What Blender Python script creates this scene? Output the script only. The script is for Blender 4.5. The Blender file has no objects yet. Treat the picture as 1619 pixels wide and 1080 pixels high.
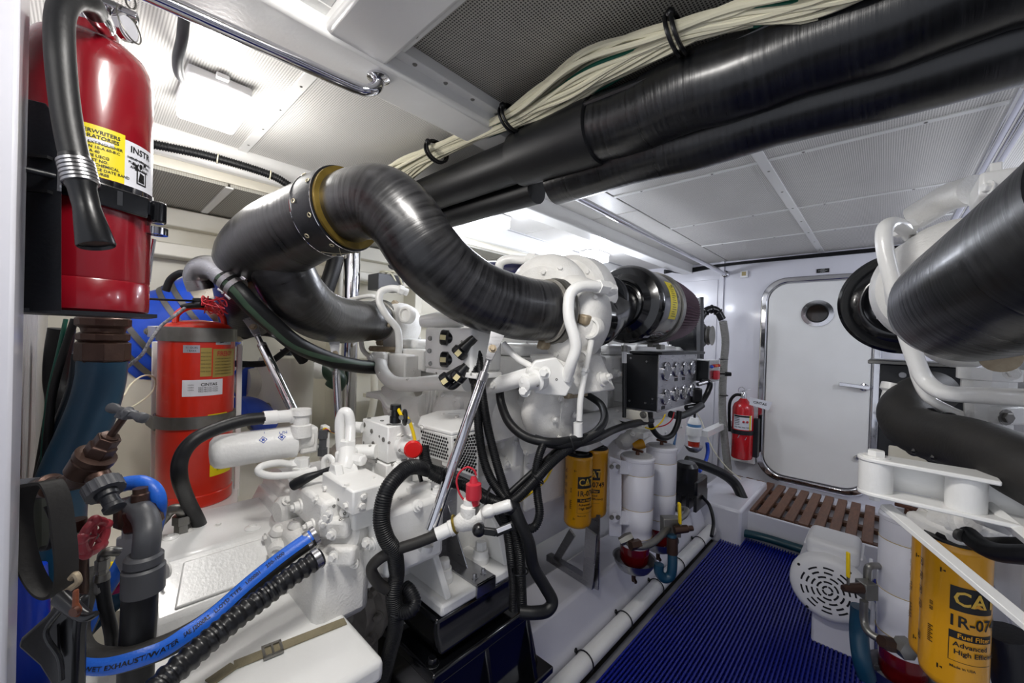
import bpy, math, random
from mathutils import Vector, Matrix
random.seed(7)
S = bpy.context.scene
C = S.collection
R_ = math.radians
PI = math.pi
# ------------------------------------------------------------ camera
FPX = 630.13
CAMZ = 1.13
yaw, pit, rol = R_(43.069), R_(-0.430), R_(1.729)
_f = Vector((-math.sin(yaw)*math.cos(pit), math.cos(yaw)*math.cos(pit), math.sin(pit)))
_r = Vector((math.cos(yaw), math.sin(yaw), 0)); _u = _r.cross(_f)
RT = math.cos(rol)*_r + math.sin(rol)*_u
UP = -math.sin(rol)*_r + math.cos(rol)*_u
FW = _f
CAM = Vector((0, 0, CAMZ))
cd = bpy.data.cameras.new('camera'); cam = bpy.data.objects.new('camera', cd); C.objects.link(cam)
cd.sensor_width = 36; cd.lens = FPX/1619*36; cd.clip_start = .02; cd.clip_end = 50
m4 = Matrix(((RT.x, UP.x, -FW.x, 0), (RT.y, UP.y, -FW.y, 0), (RT.z, UP.z, -FW.z, CAMZ), (0, 0, 0, 1)))
cam.matrix_world = m4
S.camera = cam
# ------------------------------------------------------------ world, light, exposure
S.view_settings.view_transform = 'Standard'; S.view_settings.look = 'None'
S.view_settings.gamma = 1; S.view_settings.use_curve_mapping = False
S.view_settings.exposure = 0.72
wd = bpy.data.worlds.new('world'); S.world = wd; wd.use_nodes = True
wd.node_tree.nodes['Background'].inputs[0].default_value = (.86, .9, 1, 1)
wd.node_tree.nodes['Background'].inputs[1].default_value = 0.45
def area(name, loc, sx, sy, power, col=(1, 1, 1), direction=(0, 0, -1)):
    d = bpy.data.lights.new(name, 'AREA'); d.shape = 'RECTANGLE'; d.size = sx; d.size_y = sy
    d.energy = power; d.color = col
    o = bpy.data.objects.new(name, d); C.objects.link(o); o.location = loc
    o.rotation_euler = Vector(direction).to_track_quat('-Z', 'Y').to_euler()
    return o
def bulb(loc, power, col, r=.05):
    d = bpy.data.lights.new('lamp_and_fill_glow', 'POINT'); d.energy = power; d.color = col; d.shadow_soft_size = r
    o = bpy.data.objects.new('lamp_and_fill_glow', d); C.objects.link(o); o.location = loc
LW = (1.0, .97, .93); LC = (.86, .90, 1.0)
bulb((-1.375, .245, 1.60), 3.8, LW)
bulb((-1.46, 1.38, 1.60), 4.5, LC)
bulb((-1.46, 2.45, 1.61), 7.5, LC)
bulb((.80, 1.38, 1.62), 1.2, LC)  # added out of frame, weak fill for the starboard side
bulb((.80, 2.45, 1.62), 9, LC)  # added out of frame to brighten the door and ceiling
area('unseen_light', (-.40, -.55, 1.85), .5, .3, 5, LW, (-.35, .6, -.5))  # added soft fill from behind the camera, no fixture there
area('unseen_light', (-.38, .22, 1.76), .30, .14, 5.6, LW, (-.25, .40, -.85))

# ------------------------------------------------------------ helpers
def W(u, v, z):                                   # pixel + forward distance -> point of the room
    return CAM + z*(FW + (u-809.5)/FPX*RT - (v-540)/FPX*UP)
def WY(u, v, Y):
    d = W(u, v, 1)-CAM; return CAM + d*(Y/d.y)
def WX(u, v, X):
    d = W(u, v, 1)-CAM; return CAM + d*(X/d.x)
def WZ(u, v, Z):
    d = W(u, v, 1)-CAM; return CAM + d*((Z-CAMZ)/d.z)
X_, Y_, Z_ = Vector((1, 0, 0)), Vector((0, 1, 0)), Vector((0, 0, 1))
def V(*a): return Vector(a)
def frame(d):
    d = Vector(d).normalized(); a = Z_ if abs(d.z) < .9 else X_
    x = a.cross(d).normalized(); return x, d.cross(x), d
def spline(P, k=8):
    P = [Vector(p) for p in P]
    if len(P) < 3: return P
    Q = [2*P[0]-P[1]]+P+[2*P[-1]-P[-2]]; out = []
    for i in range(1, len(Q)-2):
        a, b, c, d = Q[i-1:i+3]
        for j in range(k):
            t = j/k
            out.append(.5*((2*b)+(c-a)*t+(2*a-5*b+4*c-d)*t*t+(3*b-a-3*c+d)*t**3))
    out.append(P[-1]); return out
def lerp_list(L, n):
    out = []
    for i in range(n):
        t = i/(n-1)*(len(L)-1); a = int(min(t, len(L)-2)); out.append(L[a]+(L[a+1]-L[a])*(t-a))
    return out
def frames(path):
    n = len(path); T = []
    for i in range(n):
        T.append((path[min(i+1, n-1)]-path[max(i-1, 0)]).normalized())
    x, y, _ = frame(T[0]); out = [(x, y)]
    for i in range(1, n):
        q = T[i-1].rotation_difference(T[i]); x = q @ x; x = (x-T[i]*x.dot(T[i])).normalized(); out.append((x, T[i].cross(x)))
    return T, out
class M:
    def __init__(s): s.v = []; s.f = []
    def add(s, vs, fs):
        o = len(s.v); s.v += [tuple(p) for p in vs]; s.f += [tuple(i+o for i in f) for f in fs]; return s
    def box(s, lo, hi, rot=None, c=None):
        lo = Vector(lo); hi = Vector(hi)
        vs = [V(x, y, z) for z in (lo.z, hi.z) for y in (lo.y, hi.y) for x in (lo.x, hi.x)]
        if rot is not None:
            c = Vector(c) if c is not None else (lo+hi)/2; vs = [c+rot @ (p-c) for p in vs]
        return s.add(vs, [(0, 2, 3, 1), (4, 5, 7, 6), (0, 1, 5, 4), (2, 6, 7, 3), (0, 4, 6, 2), (1, 3, 7, 5)])
    def obox(s, c, ax, ay, az):                   # box about c with half-axis vectors
        c = Vector(c); vs = [c+i*ax+j*ay+k*az for k in (-1, 1) for j in (-1, 1) for i in (-1, 1)]
        return s.add(vs, [(0, 2, 3, 1), (4, 5, 7, 6), (0, 1, 5, 4), (2, 6, 7, 3), (0, 4, 6, 2), (1, 3, 7, 5)])
    def bar(s, a, b, w, h, up=Z_):                # rectangular bar from a to b
        a = Vector(a); b = Vector(b); d = b-a; x = d.cross(up).normalized(); y = x.cross(d).normalized()
        return s.obox((a+b)/2, x*w/2, d/2, y*h/2)
    def lathe(s, p, d, prof, n=32, ph=0, sx=1, sy=1, closed=False, fr=None):
        p = Vector(p); x, y, d = frame(d) if fr is None else fr
        vs = []; fs = []
        for (t, r) in prof:
            for k in range(n):
                a = ph+2*PI*k/n; vs.append(p+d*t+(x*math.cos(a)*sx+y*math.sin(a)*sy)*r)
        m = len(prof)
        for i in range(m-1 if not closed else m):
            j = (i+1) % m
            for k in range(n):
                l = (k+1) % n; fs.append((i*n+k, i*n+l, j*n+l, j*n+k))
        if not closed:
            fs.append(tuple(range(n))[::-1]); fs.append(tuple((m-1)*n+k for k in range(n)))
        return s.add(vs, fs)
    def cyl(s, a, b, r, r2=None, n=24, ch=0):
        a = Vector(a); b = Vector(b); L = (b-a).length; r2 = r if r2 is None else r2
        pr = [(0, r), (L, r2)] if not ch else [(0, r-ch), (ch, r), (L-ch, r2), (L, r2-ch)]
        return s.lathe(a, b-a, pr, n)
    def ring(s, p, d, r0, r1, h, n=32):           # flat ring, hole through
        return s.lathe(Vector(p)-Vector(d).normalized()*h/2, d, [(0, r0), (0, r1), (h, r1), (h, r0)], n, closed=True)
    def torus(s, p, d, R, r, n=32, k=10, sx=1, sy=1):
        return s.lathe(p, d, [(r*math.sin(2*PI*i/k), R+r*math.cos(2*PI*i/k)) for i in range(k)], n, closed=True, sx=sx, sy=sy)
    def hexa(s, p, d, r, h): return s.lathe(p, d, [(0, r), (h*.85, r), (h, r*.85)], 6)
    def bolt(s, p, d, r=.008, h=.008):
        s.lathe(p, d, [(0, r*1.5), (h*.2, r*1.5)], 12); d = Vector(d).normalized()
        return s.hexa(Vector(p)+d*h*.2, d, r, h)
    def ball(s, p, r, n=14, sc=(1, 1, 1)):
        p = Vector(p); vs = [p+V(0, 0, -r*sc[2])]; m = n//2
        for i in range(1, m):
            a = -PI/2+PI*i/m
            for k in range(n):
                b = 2*PI*k/n; vs.append(p+V(r*sc[0]*math.cos(a)*math.cos(b), r*sc[1]*math.cos(a)*math.sin(b), r*sc[2]*math.sin(a)))
        vs.append(p+V(0, 0, r*sc[2])); fs = []
        for k in range(n): fs.append((0, 1+(k+1) % n, 1+k)); fs.append((len(vs)-1, 1+(m-2)*n+k, 1+(m-2)*n+(k+1) % n))
        for i in range(m-2):
            for k in range(n):
                l = (k+1) % n; fs.append((1+i*n+k, 1+i*n+l, 1+(i+1)*n+l, 1+(i+1)*n+k))
        return s.add(vs, fs)
    def tube(s, path, r, n=14, sx=1, sy=1, cap=True, a0=0, a1=2*PI):
        m = len(path); r = [r]*m if not isinstance(r, (list, tuple)) else (r if len(r) == m else lerp_list(r, m))
        T, F = frames(path); full = abs(a1-a0-2*PI) < 1e-6; c = n if full else n+1; vs = []; fs = []
        for i in range(m):
            x, y = F[i]
            for k in range(c):
                a = a0+(a1-a0)*k/n; vs.append(path[i]+(x*math.cos(a)*sx+y*math.sin(a)*sy)*r[i])
        for i in range(m-1):
            for k in range(n):
                l = (k+1) % c; fs.append((i*c+k, i*c+l, (i+1)*c+l, (i+1)*c+k))
        if cap and full: fs.append(tuple(range(n))[::-1]); fs.append(tuple((m-1)*n+k for k in range(n)))
        return s.add(vs, fs)
    def prism(s, pts, ext):
        ext = Vector(ext); pts = [Vector(p) for p in pts]; n = len(pts)
        fs = [tuple(range(n))[::-1], tuple(range(n, 2*n))]+[(k, (k+1) % n, n+(k+1) % n, n+k) for k in range(n)]
        return s.add(pts+[p+ext for p in pts], fs)
    def hull_fix(s): return s
    def build(s, name, mat, parent=None, bevel=0, seg=2, ang=35, label=None, kind=None, flat=False, sub=0, wn=False):
        off = wloc(parent) if parent else V(0, 0, 0)
        me = bpy.data.meshes.new(name)
        vs = s.v
        if parent is None and vs:
            lo = [min(p[i] for p in vs) for i in range(3)]; hi = [max(p[i] for p in vs) for i in range(3)]
            off = V((lo[0]+hi[0])/2, (lo[1]+hi[1])/2, lo[2])
        me.from_pydata([(p[0]-off.x, p[1]-off.y, p[2]-off.z) for p in vs], [], s.f)
        me.update()
        import bmesh
        bm = bmesh.new(); bm.from_mesh(me); bmesh.ops.recalc_face_normals(bm, faces=bm.faces); bm.to_mesh(me); bm.free()
        if not flat:
            for p in me.polygons: p.use_smooth = True
            me.set_sharp_from_angle(angle=R_(ang))
        me.materials.append(mat)
        o = bpy.data.objects.new(name, me); C.objects.link(o)
        if parent: o.parent = parent
        else: o.location = off
        if bevel:
            b = o.modifiers.new('bevel', 'BEVEL'); b.width = bevel; b.segments = seg; b.limit_method = 'ANGLE'; b.angle_limit = R_(40)
            b.harden_normals = False
        if sub:
            b = o.modifiers.new('sub', 'SUBSURF'); b.levels = sub; b.render_levels = sub
        if label: o['label'] = label
        if kind: o['kind'] = kind
        return o
def wloc(o):
    p = V(0, 0, 0)
    while o is not None: p = p+o.location; o = o.parent
    return p
def thing(name, label, cat, loc=(0, 0, 0), group=None):
    o = bpy.data.objects.new(name, None); C.objects.link(o); o.location = loc; o.empty_display_size = .05
    o['label'] = label; o['category'] = cat
    if group: o['group'] = group
    return o
def tag(o, label, cat, group=None):
    o['label'] = label; o['category'] = cat
    if group: o['group'] = group
    return o
def copy_tree(o, parent=None):
    c = o.copy(); C.objects.link(c); c.parent = parent
    for ch in list(o.children): copy_tree(ch, c)
    return c
# ---- lettering
_tc = {}
def text_geo(s, bold=False):
    k = (s, bold)
    if k in _tc: return _tc[k]
    cu = bpy.data.curves.new('t', 'FONT'); cu.body = s; cu.size = 1; cu.resolution_u = 2; cu.align_x = 'CENTER'; cu.align_y = 'CENTER'
    if bold: cu.offset = .018
    o = bpy.data.objects.new('t', cu); C.objects.link(o)
    dg = bpy.context.evaluated_depsgraph_get(); me = o.evaluated_get(dg).to_mesh()
    vs = [(v.co.x, v.co.y) for v in me.vertices]; fs = [tuple(p.vertices) for p in me.polygons]
    o.evaluated_get(dg).to_mesh_clear(); bpy.data.objects.remove(o); bpy.data.curves.remove(cu)
    _tc[k] = (vs, fs); return _tc[k]
def text_map(m, s, size, fn, bold=False, cx=0, cy=0, sx=1):
    vs, fs = text_geo(s, bold)
    m.add([fn(cx+x*size*sx, cy+y*size) for x, y in vs], fs)
def flat_fn(p, ax, ay, lift=.0006):
    p = Vector(p); ax = Vector(ax).normalized(); ay = Vector(ay).normalized(); n = ax.cross(ay)
    return lambda x, y: p+ax*x+ay*y+n*lift
def cyl_fn(c, r, face, lift=.0005, up=Z_):        # vertical cylinder round c; x runs round it, starts at direction face
    c = Vector(c); face = Vector(face); face = (face-up*face.dot(up)).normalized(); side = up.cross(face)
    return lambda x, y: c+up*y+(face*math.cos(x/r)+side*math.sin(x/r))*(r+lift)
def patch(m, fn, x0, x1, y0, y1, n=8, k=1):
    vs = [fn(x0+(x1-x0)*i/n, y0+(y1-y0)*j/k) for j in range(k+1) for i in range(n+1)]
    m.add(vs, [(j*(n+1)+i, j*(n+1)+i+1, (j+1)*(n+1)+i+1, (j+1)*(n+1)+i) for j in range(k) for i in range(n)])
# ---- materials
def lin(h):
    h = h.lstrip('#'); return tuple(((c/255)/12.92 if c/255 <= .04045 else ((c/255+.055)/1.055)**2.4) for c in (int(h[i:i+2], 16) for i in (0, 2, 4)))+(1,)
def mat(name, col, rough=.4, metal=0, noise=0, nscale=30, bump=0, bscale=200, coat=0, col2=None, emis=None, es=0, trans=0, wave=None, spec=None, rvar=0, stretch=None):
    m = bpy.data.materials.new(name); m.use_nodes = True; N = m.node_tree.nodes; L = m.node_tree.links
    b = N['Principled BSDF']; c = lin(col) if isinstance(col, str) else col
    b.inputs['Base Color'].default_value = c; b.inputs['Roughness'].default_value = rough; b.inputs['Metallic'].default_value = metal
    if spec is not None: b.inputs['Specular IOR Level'].default_value = spec
    if coat: b.inputs['Coat Weight'].default_value = coat; b.inputs['Coat Roughness'].default_value = .08
    if trans: b.inputs['Transmission Weight'].default_value = trans
    tc = N.new('ShaderNodeTexCoord'); co = tc.outputs['Object']
    if stretch:
        mp = N.new('ShaderNodeMapping'); mp.inputs['Scale'].default_value = stretch; L.new(co, mp.inputs[0]); co = mp.outputs[0]
    if noise or rvar:
        n = N.new('ShaderNodeTexNoise'); n.inputs['Scale'].default_value = nscale; n.inputs['Detail'].default_value = 6; L.new(co, n.inputs['Vector'])
        if noise:
            r = N.new('ShaderNodeMapRange'); r.inputs[1].default_value = .35; r.inputs[2].default_value = .75; r.inputs[3].default_value = 0; r.inputs[4].default_value = noise
            L.new(n.outputs[0], r.inputs[0]); x = N.new('ShaderNodeMix'); x.data_type = 'RGBA'; L.new(r.outputs[0], x.inputs[0])
            x.inputs[6].default_value = c; x.inputs[7].default_value = lin(col2) if col2 else tuple(k*.55 for k in c[:3])+(1,); L.new(x.outputs[2], b.inputs['Base Color'])
        if rvar:
            r = N.new('ShaderNodeMapRange'); r.inputs[3].default_value = max(0, rough-rvar); r.inputs[4].default_value = min(1, rough+rvar); L.new(n.outputs[0], r.inputs[0]); L.new(r.outputs[0], b.inputs['Roughness'])
    if bump:
        n2 = N.new('ShaderNodeTexNoise'); n2.inputs['Scale'].default_value = bscale; n2.inputs['Detail'].default_value = 3; L.new(co, n2.inputs['Vector'])
        bp = N.new('ShaderNodeBump'); bp.inputs['Strength'].default_value = bump; bp.inputs['Distance'].default_value = .002; L.new(n2.outputs[0], bp.inputs['Height']); L.new(bp.outputs[0], b.inputs['Normal'])
    if emis: b.inputs['Emission Color'].default_value = lin(emis); b.inputs['Emission Strength'].default_value = es
    return m
white = mat('gloss_white_paint', '#ececea', .28, noise=.10, nscale=9, bump=.18, bscale=120, col2='#cfccc2', coat=.3)
ewhite = mat('engine_white_paint', '#f0f0ee', .3, noise=.14, nscale=14, bump=.3, bscale=150, col2='#c2beb4', coat=.3)
cast = mat('cast_white_paint', '#ecebe8', .38, noise=.22, nscale=22, bump=.6, bscale=220, col2='#b9b3a6')
grime = mat('grimy_white_paint', '#b5b0a6', .45, noise=.6, nscale=18, bump=.4, bscale=90, col2='#6a5f52')
cream = mat('cream_gelcoat', '#e6e2d4', .35, noise=.3, nscale=4, bump=.25, bscale=40, col2='#bdb59d')
bedw = mat('grey_white_gelcoat', '#dcdce4', .25, noise=.12, nscale=5, bump=.08, bscale=40, col2='#b5b5c0', coat=.3)
blk = mat('black_rubber', '#0e0f12', .45, noise=.3, nscale=20, bump=.15, bscale=120, col2='#1c1d20', spec=.4)
blkg = mat('gloss_black_paint', '#0a0b0e', .18, noise=.15, nscale=10, bump=.05, bscale=60, coat=.5, col2='#15161a')
blkm = mat('matt_black_metal', '#0f1218', .42, noise=.3, nscale=25, bump=.2, bscale=160, col2='#1e222a')
blkp = mat('black_plastic', '#0e0f12', .3, noise=.2, nscale=30, bump=.05)
dkblue = mat('black_blue_rubber', '#123f58', .38, noise=.3, nscale=12, bump=.1, col2='#0a2636')
oldrub = mat('worn_dark_rubber', '#1e1d1c', .62, noise=.45, nscale=25, bump=.25, bscale=160, col2='#302d29')
red = mat('dark_red_enamel', '#860a1a', .25, noise=.2, nscale=6, bump=.05, bscale=60, coat=.5, col2='#640814')
red2 = mat('orange_red_enamel', '#d32a14', .28, noise=.2, nscale=7, bump=.06, bscale=60, coat=.5, col2='#b02010')
chrome = mat('polished_steel', '#d8d8dc', .07, 1, rvar=.05, nscale=20)
steel = mat('brushed_steel', '#a9a9ac', .3, 1, noise=.2, nscale=30, rvar=.1, stretch=(1, 1, 8), col2='#85858a')
galv = mat('dull_steel', '#8d8c88', .42, .9, noise=.4, nscale=30, col2='#6a655c')
brassd = mat('tarnished_bronze', '#4a3831', .4, .7, noise=.5, nscale=30, bump=.3, bscale=120, col2='#5a4438')
bronze = mat('worn_bronze', '#5a3a2e', .4, .6, noise=.5, nscale=25, col2='#3a2824')
copper = mat('copper', '#8a4a32', .35, .9, noise=.4, nscale=40, col2='#5a3020')
rustb = mat('beige_rusty_metal', '#b3a58c', .5, .3, noise=.7, nscale=35, bump=.4, col2='#6a5238')
yell = mat('yellow_filter_paint', '#d99a08', .3, noise=.1, nscale=8, coat=.4, col2='#c08406')
ylab = mat('yellow_label', '#e8d414', .4, noise=.1, nscale=20, col2='#cdb90c')
ink = mat('black_ink', '#0c0c0e', .5)
inkw = mat('white_ink', '#e8e8e8', .5)
inkb = mat('blue_ink', '#2a49a8', .5)
labw = mat('white_label', '#dcdde4', .45, noise=.15, nscale=30, col2='#c4c4c8')
labs = mat('silver_label', '#b9bcc6', .35, .5)
labg = mat('gold_label', '#b7a25a', .35, .55, noise=.1)
blueh = mat('blue_silicone', '#1f4fc8', .38, noise=.25, nscale=20, bump=.2, bscale=80, col2='#1a3f9c')
blues = mat('blue_hose_cover', '#1b62cf', .4, noise=.2, nscale=60, bump=.3, bscale=200, col2='#124a9e')
matb = mat('blue_vinyl', '#04188a', .38, noise=.2, nscale=30, col2='#03115e')
greens = mat('green_hose_stripe', '#3a5240', .5, noise=.5, nscale=20, col2='#22382c')
wirew = mat('cream_cable', '#dcd8c0', .4, noise=.2, nscale=15, col2='#bcb698')
wireg = mat('green_cable', '#0d5a4a', .4)
wirey = mat('yellow_cable', '#e6c40a', .4)
wirer = mat('red_cable', '#b3202c', .4)
wirem = mat('magenta_cable', '#b02060', .4)
redp = mat('red_plastic', '#c02838', .35)
redh = mat('worn_red_handwheel', '#b0303e', .4, noise=.4, nscale=40, bump=.4, bscale=120, col2='#c87880')
teak = mat('teak', '#6d4a36', .55, noise=.6, nscale=20, bump=.3, bscale=120, col2='#3f281c', stretch=(6, 1, 6))
fuelr = mat('red_fuel_bowl', '#6a0c10', .08, noise=.2, nscale=10, coat=.6, spec=.6, col2='#320608')
orfuel = mat('orange_fuel_bowl', '#b02a10', .1, coat=.6)
greyp = mat('grey_plastic', '#48494d', .45, noise=.2, nscale=25, bump=.1)
lgrey = mat('light_grey_plastic', '#b8b8ba', .4, noise=.2, nscale=25)
dark = mat('dark_bilge', '#2a2622', .6, noise=.5, nscale=6, col2='#14110f')
glassd = mat('dark_glass', '#1b1512', .05, coat=.5, noise=.5, nscale=6, col2='#3a2c22')
gaugeg = mat('gauge_glass', '#8a8c94', .3, coat=.1, noise=.3, nscale=15, col2='#5c5f68')
gauged = mat('dark_gauge_glass', '#15161a', .08, coat=.6)
strapm = mat('olive_webbing', '#8a8168', .8, noise=.3, nscale=60, bump=.6, bscale=300, col2='#5e5844')
lampm = mat('lit_diffuser', '#ffffff', .5, emis='#fffdf8', es=5.5)
lampm2 = mat('lit_diffuser_cool', '#ffffff', .5, emis='#eef2ff', es=4.5)
lampb = mat('lamp_housing', '#e8e8ea', .4)
maroon = mat('maroon_filter_gauze', '#4a2c3a', .6, noise=.3, nscale=60, col2='#634654')
# perforated panel
def perf(name, colr, hole, pitch=.0058, rad=.30, rough=.45, swap=False):
    m = bpy.data.materials.new(name); m.use_nodes = True; N = m.node_tree.nodes; L = m.node_tree.links; b = N['Principled BSDF']
    b.inputs['Roughness'].default_value = rough
    tc = N.new('ShaderNodeTexCoord'); mp = N.new('ShaderNodeMapping'); mp.inputs['Scale'].default_value = (1/pitch, 1/pitch, 0); L.new(tc.outputs['Object'], mp.inputs[0])
    fr = N.new('ShaderNodeVectorMath'); fr.operation = 'FRACTION'; L.new(mp.outputs[0], fr.inputs[0])
    sb = N.new('ShaderNodeVectorMath'); sb.operation = 'SUBTRACT'; sb.inputs[1].default_value = (.5, .5, 0); L.new(fr.outputs[0], sb.inputs[0])
    ln = N.new('ShaderNodeVectorMath'); ln.operation = 'LENGTH'; L.new(sb.outputs[0], ln.inputs[0])
    mr = N.new('ShaderNodeMapRange'); mr.inputs[1].default_value = rad-.06; mr.inputs[2].default_value = rad+.06; L.new(ln.outputs[1], mr.inputs[0])
    ns = N.new('ShaderNodeTexNoise'); ns.inputs['Scale'].default_value = 3; L.new(tc.outputs['Object'], ns.inputs['Vector'])
    x0 = N.new('ShaderNodeMix'); x0.data_type = 'RGBA'; x0.inputs[6].default_value = lin(colr); x0.inputs[7].default_value = tuple(k*.8 for k in lin(colr)[:3])+(1,); L.new(ns.outputs[0], x0.inputs[0])
    x = N.new('ShaderNodeMix'); x.data_type = 'RGBA'; x.inputs[6].default_value = lin(hole); L.new(mr.outputs[0], x.inputs[0]); L.new(x0.outputs[2], x.inputs[7]); L.new(x.outputs[2], b.inputs['Base Color'])
    bp = N.new('ShaderNodeBump'); bp.inputs['Strength'].default_value = .6; bp.inputs['Distance'].default_value = .001; L.new(mr.outputs[0], bp.inputs['Height']); L.new(bp.outputs[0], b.inputs['Normal'])
    return m
perfw = perf('perforated_white_panel', '#eceae6', '#9a9894')
perfg = perf('perforated_grey_panel', '#b9b6ac', '#3c3a36', pitch=.0065, rad=.33)
perfc = perf('perforated_guard', '#ececea', '#101010', pitch=.0115, rad=.33)
# wrapped exhaust lagging
def lagging(name, c1, c2, rough=.32, sc=(6, 6, 6), coat=.4):
    m = bpy.data.materials.new(name); m.use_nodes = True; N = m.node_tree.nodes; L = m.node_tree.links; b = N['Principled BSDF']
    b.inputs['Coat Weight'].default_value = coat; b.inputs['Coat Roughness'].default_value = .2
    tc = N.new('ShaderNodeUVMap'); tc.uv_map = 'uv'
    mp = N.new('ShaderNodeMapping'); mp.inputs['Scale'].default_value = (1.2, 70, 1); mp.inputs['Rotation'].default_value = (0, 0, .05); L.new(tc.outputs[0], mp.inputs[0])
    n = N.new('ShaderNodeTexNoise'); n.inputs['Scale'].default_value = 1.6; n.inputs['Detail'].default_value = 5; L.new(mp.outputs[0], n.inputs['Vector'])
    n2 = N.new('ShaderNodeTexNoise'); n2.inputs['Scale'].default_value = 9; n2.inputs['Detail'].default_value = 4; tc2 = N.new('ShaderNodeTexCoord'); L.new(tc2.outputs['Object'], n2.inputs['Vector'])
    ad = N.new('ShaderNodeMath'); ad.operation = 'MULTIPLY'; L.new(n.outputs[0], ad.inputs[0]); L.new(n2.outputs[0], ad.inputs[1])
    mr = N.new('ShaderNodeMapRange'); mr.inputs[1].default_value = .18; mr.inputs[2].default_value = .42; L.new(ad.outputs[0], mr.inputs[0])
    x = N.new('ShaderNodeMix'); x.data_type = 'RGBA'; x.inputs[6].default_value = lin(c1); x.inputs[7].default_value = lin(c2); L.new(mr.outputs[0], x.inputs[0]); L.new(x.outputs[2], b.inputs['Base Color'])
    r = N.new('ShaderNodeMapRange'); r.inputs[3].default_value = rough-.08; r.inputs[4].default_value = rough+.2; L.new(n.outputs[0], r.inputs[0]); L.new(r.outputs[0], b.inputs['Roughness'])
    bp = N.new('ShaderNodeBump'); bp.inputs['Strength'].default_value = .35; bp.inputs['Distance'].default_value = .003; L.new(n.outputs[0], bp.inputs['Height']); L.new(bp.outputs[0], b.inputs['Normal'])
    return m
lag = lagging('wrapped_exhaust_lagging', '#101012', '#343436', .27)
lagd = lagging('dark_wrapped_lagging', '#08090b', '#17181c', .26, coat=.2)
lagt = lagging('worn_trunk_lagging', '#0d0d0f', '#29292c', .27, coat=.3)
pwrap = lagging('black_pipe_wrap', '#08090c', '#16181d', .26, coat=.3)
def uv_tube(o, m, n):                              # u round the pipe, v along it in metres
    me = o.data; uv = me.uv_layers.new(name='uv')
    for p in me.polygons:
        for li in p.loop_indices:
            vi = me.loops[li].vertex_index; i, k = divmod(vi, n); uv.data[li].uv = (k/n if k/n < .5 else 1-k/n, m[min(i, len(m)-1)])
def lagtube(name, path, r, mt, parent=None, n=40, label=None):
    s = [0]
    for i in range(1, len(path)): s.append(s[-1]+(path[i]-path[i-1]).length)
    o = M().tube(path, r, n).build(name, mt, parent, label=label); uv_tube(o, s, n); return o
def px(*pts): return [W(*p) for p in pts]
def hose(name, label, cat, pts, r, mt, parent=None, n=14, k=8, group=None, sub=None):
    """one bent tube; pts are points of the room"""
    o = M().tube(spline(pts, k), r, n).build(name, mt, parent)
    if cat: tag(o, label, cat, group)
    elif label: o['label'] = label
    return o
def corr(path, r, amp, pitch):                    # ridged radii along a path resampled at pitch/4
    L = [0]
    for i in range(1, len(path)): L.append(L[-1]+(path[i]-path[i-1]).length)
    tot = L[-1]; step = pitch/4; out = []; rr = []; j = 0; d = 0; c = 0
    while d < tot:
        while j < len(L)-2 and L[j+1] < d: j += 1
        t = (d-L[j])/max(1e-9, L[j+1]-L[j]); out.append(path[j].lerp(path[j+1], t)); rr.append(r+(amp if c % 4 in (1, 2) else -amp)); d += step; c += 1
    return out, rr
# ================================================================ ROOM
CZ = CAMZ+.68
YF = 3.50
def struct(m, name, mt, parent=None, bevel=0, label=None, flat=False):
    o = m.build(name, mt, parent, bevel=bevel, flat=flat); o['kind'] = 'structure'
    if label: o['label'] = label
    return o
floor = struct(M().box((-2.4, -.9, -.06), (1.6, YF+.05, -.02)), 'floor', dark)
wallf = struct(M().box((-2.4, YF, -.02), (1.6, YF+.06, 1.9)), 'wall_forward', bedw)
wallh = struct(M().box((-2.42, -.9, -.02), (-2.36, YF, 1.9)), 'wall_port', cream)
walls = struct(M().box((1.56, -.9, -.02), (1.62, YF, 1.9)), 'wall_starboard', bedw)
ceil = struct(M().box((-2.4, -.9, CZ+.01), (1.6, YF+.05, CZ+.06)), 'ceiling', lampb)
# aft bulkhead with its door opening where the camera stands
m = M().box((-2.36, -.16, 0), (-.86, -.10, 1.8))
walla = struct(m, 'wall_aft', bedw)
m = M()
for k in range(14):
    x = -1.22-.033*k; m.box((x-.010, -.10, .02), (x+.010, -.088, 1.25))
m.build('rib', lgrey, walla, bevel=.003, kind='stuff')
jy = WX(21, 540, -.75).y
struct(M().box((-.86, -.62, 0), (-.75, jy, 1.95)), 'trim_1', bedw, bevel=.004)
# ceiling panels (perforated) : x0,x1,y0,y1
def panel(x0, x1, y0, y1, mt, z=CZ, t=.012):
    g = .004; o = M().box((x0+g, y0+g, z-t), (x1-g, y1-g, z+.01)).build('ceiling_panel', mt, ceil, bevel=.002); return o
for (a, b) in ((1.12, 1.66), (1.66, 2.32), (2.32, 2.86), (2.86, 3.5)):
    for (c, d) in ((-.93, -.34), (-.34, .42), (.42, 1.55)):
        panel(c, d, a, b, perfw)
for (a, b) in ((1.12, 1.9), (1.9, 2.7), (2.7, 3.5)): panel(-1.70, -.93, a, b, perfw)
for (a, b) in ((-.9, .33), (.45, 1.0)):
    for (c, d) in ((-.86, .35), (.35, 1.55)): panel(c, d, a, b, perfg)
for (a, b) in ((-.10, .385), (.385, 1.0)): panel(-1.76, -.96, a, b, perfw)
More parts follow.
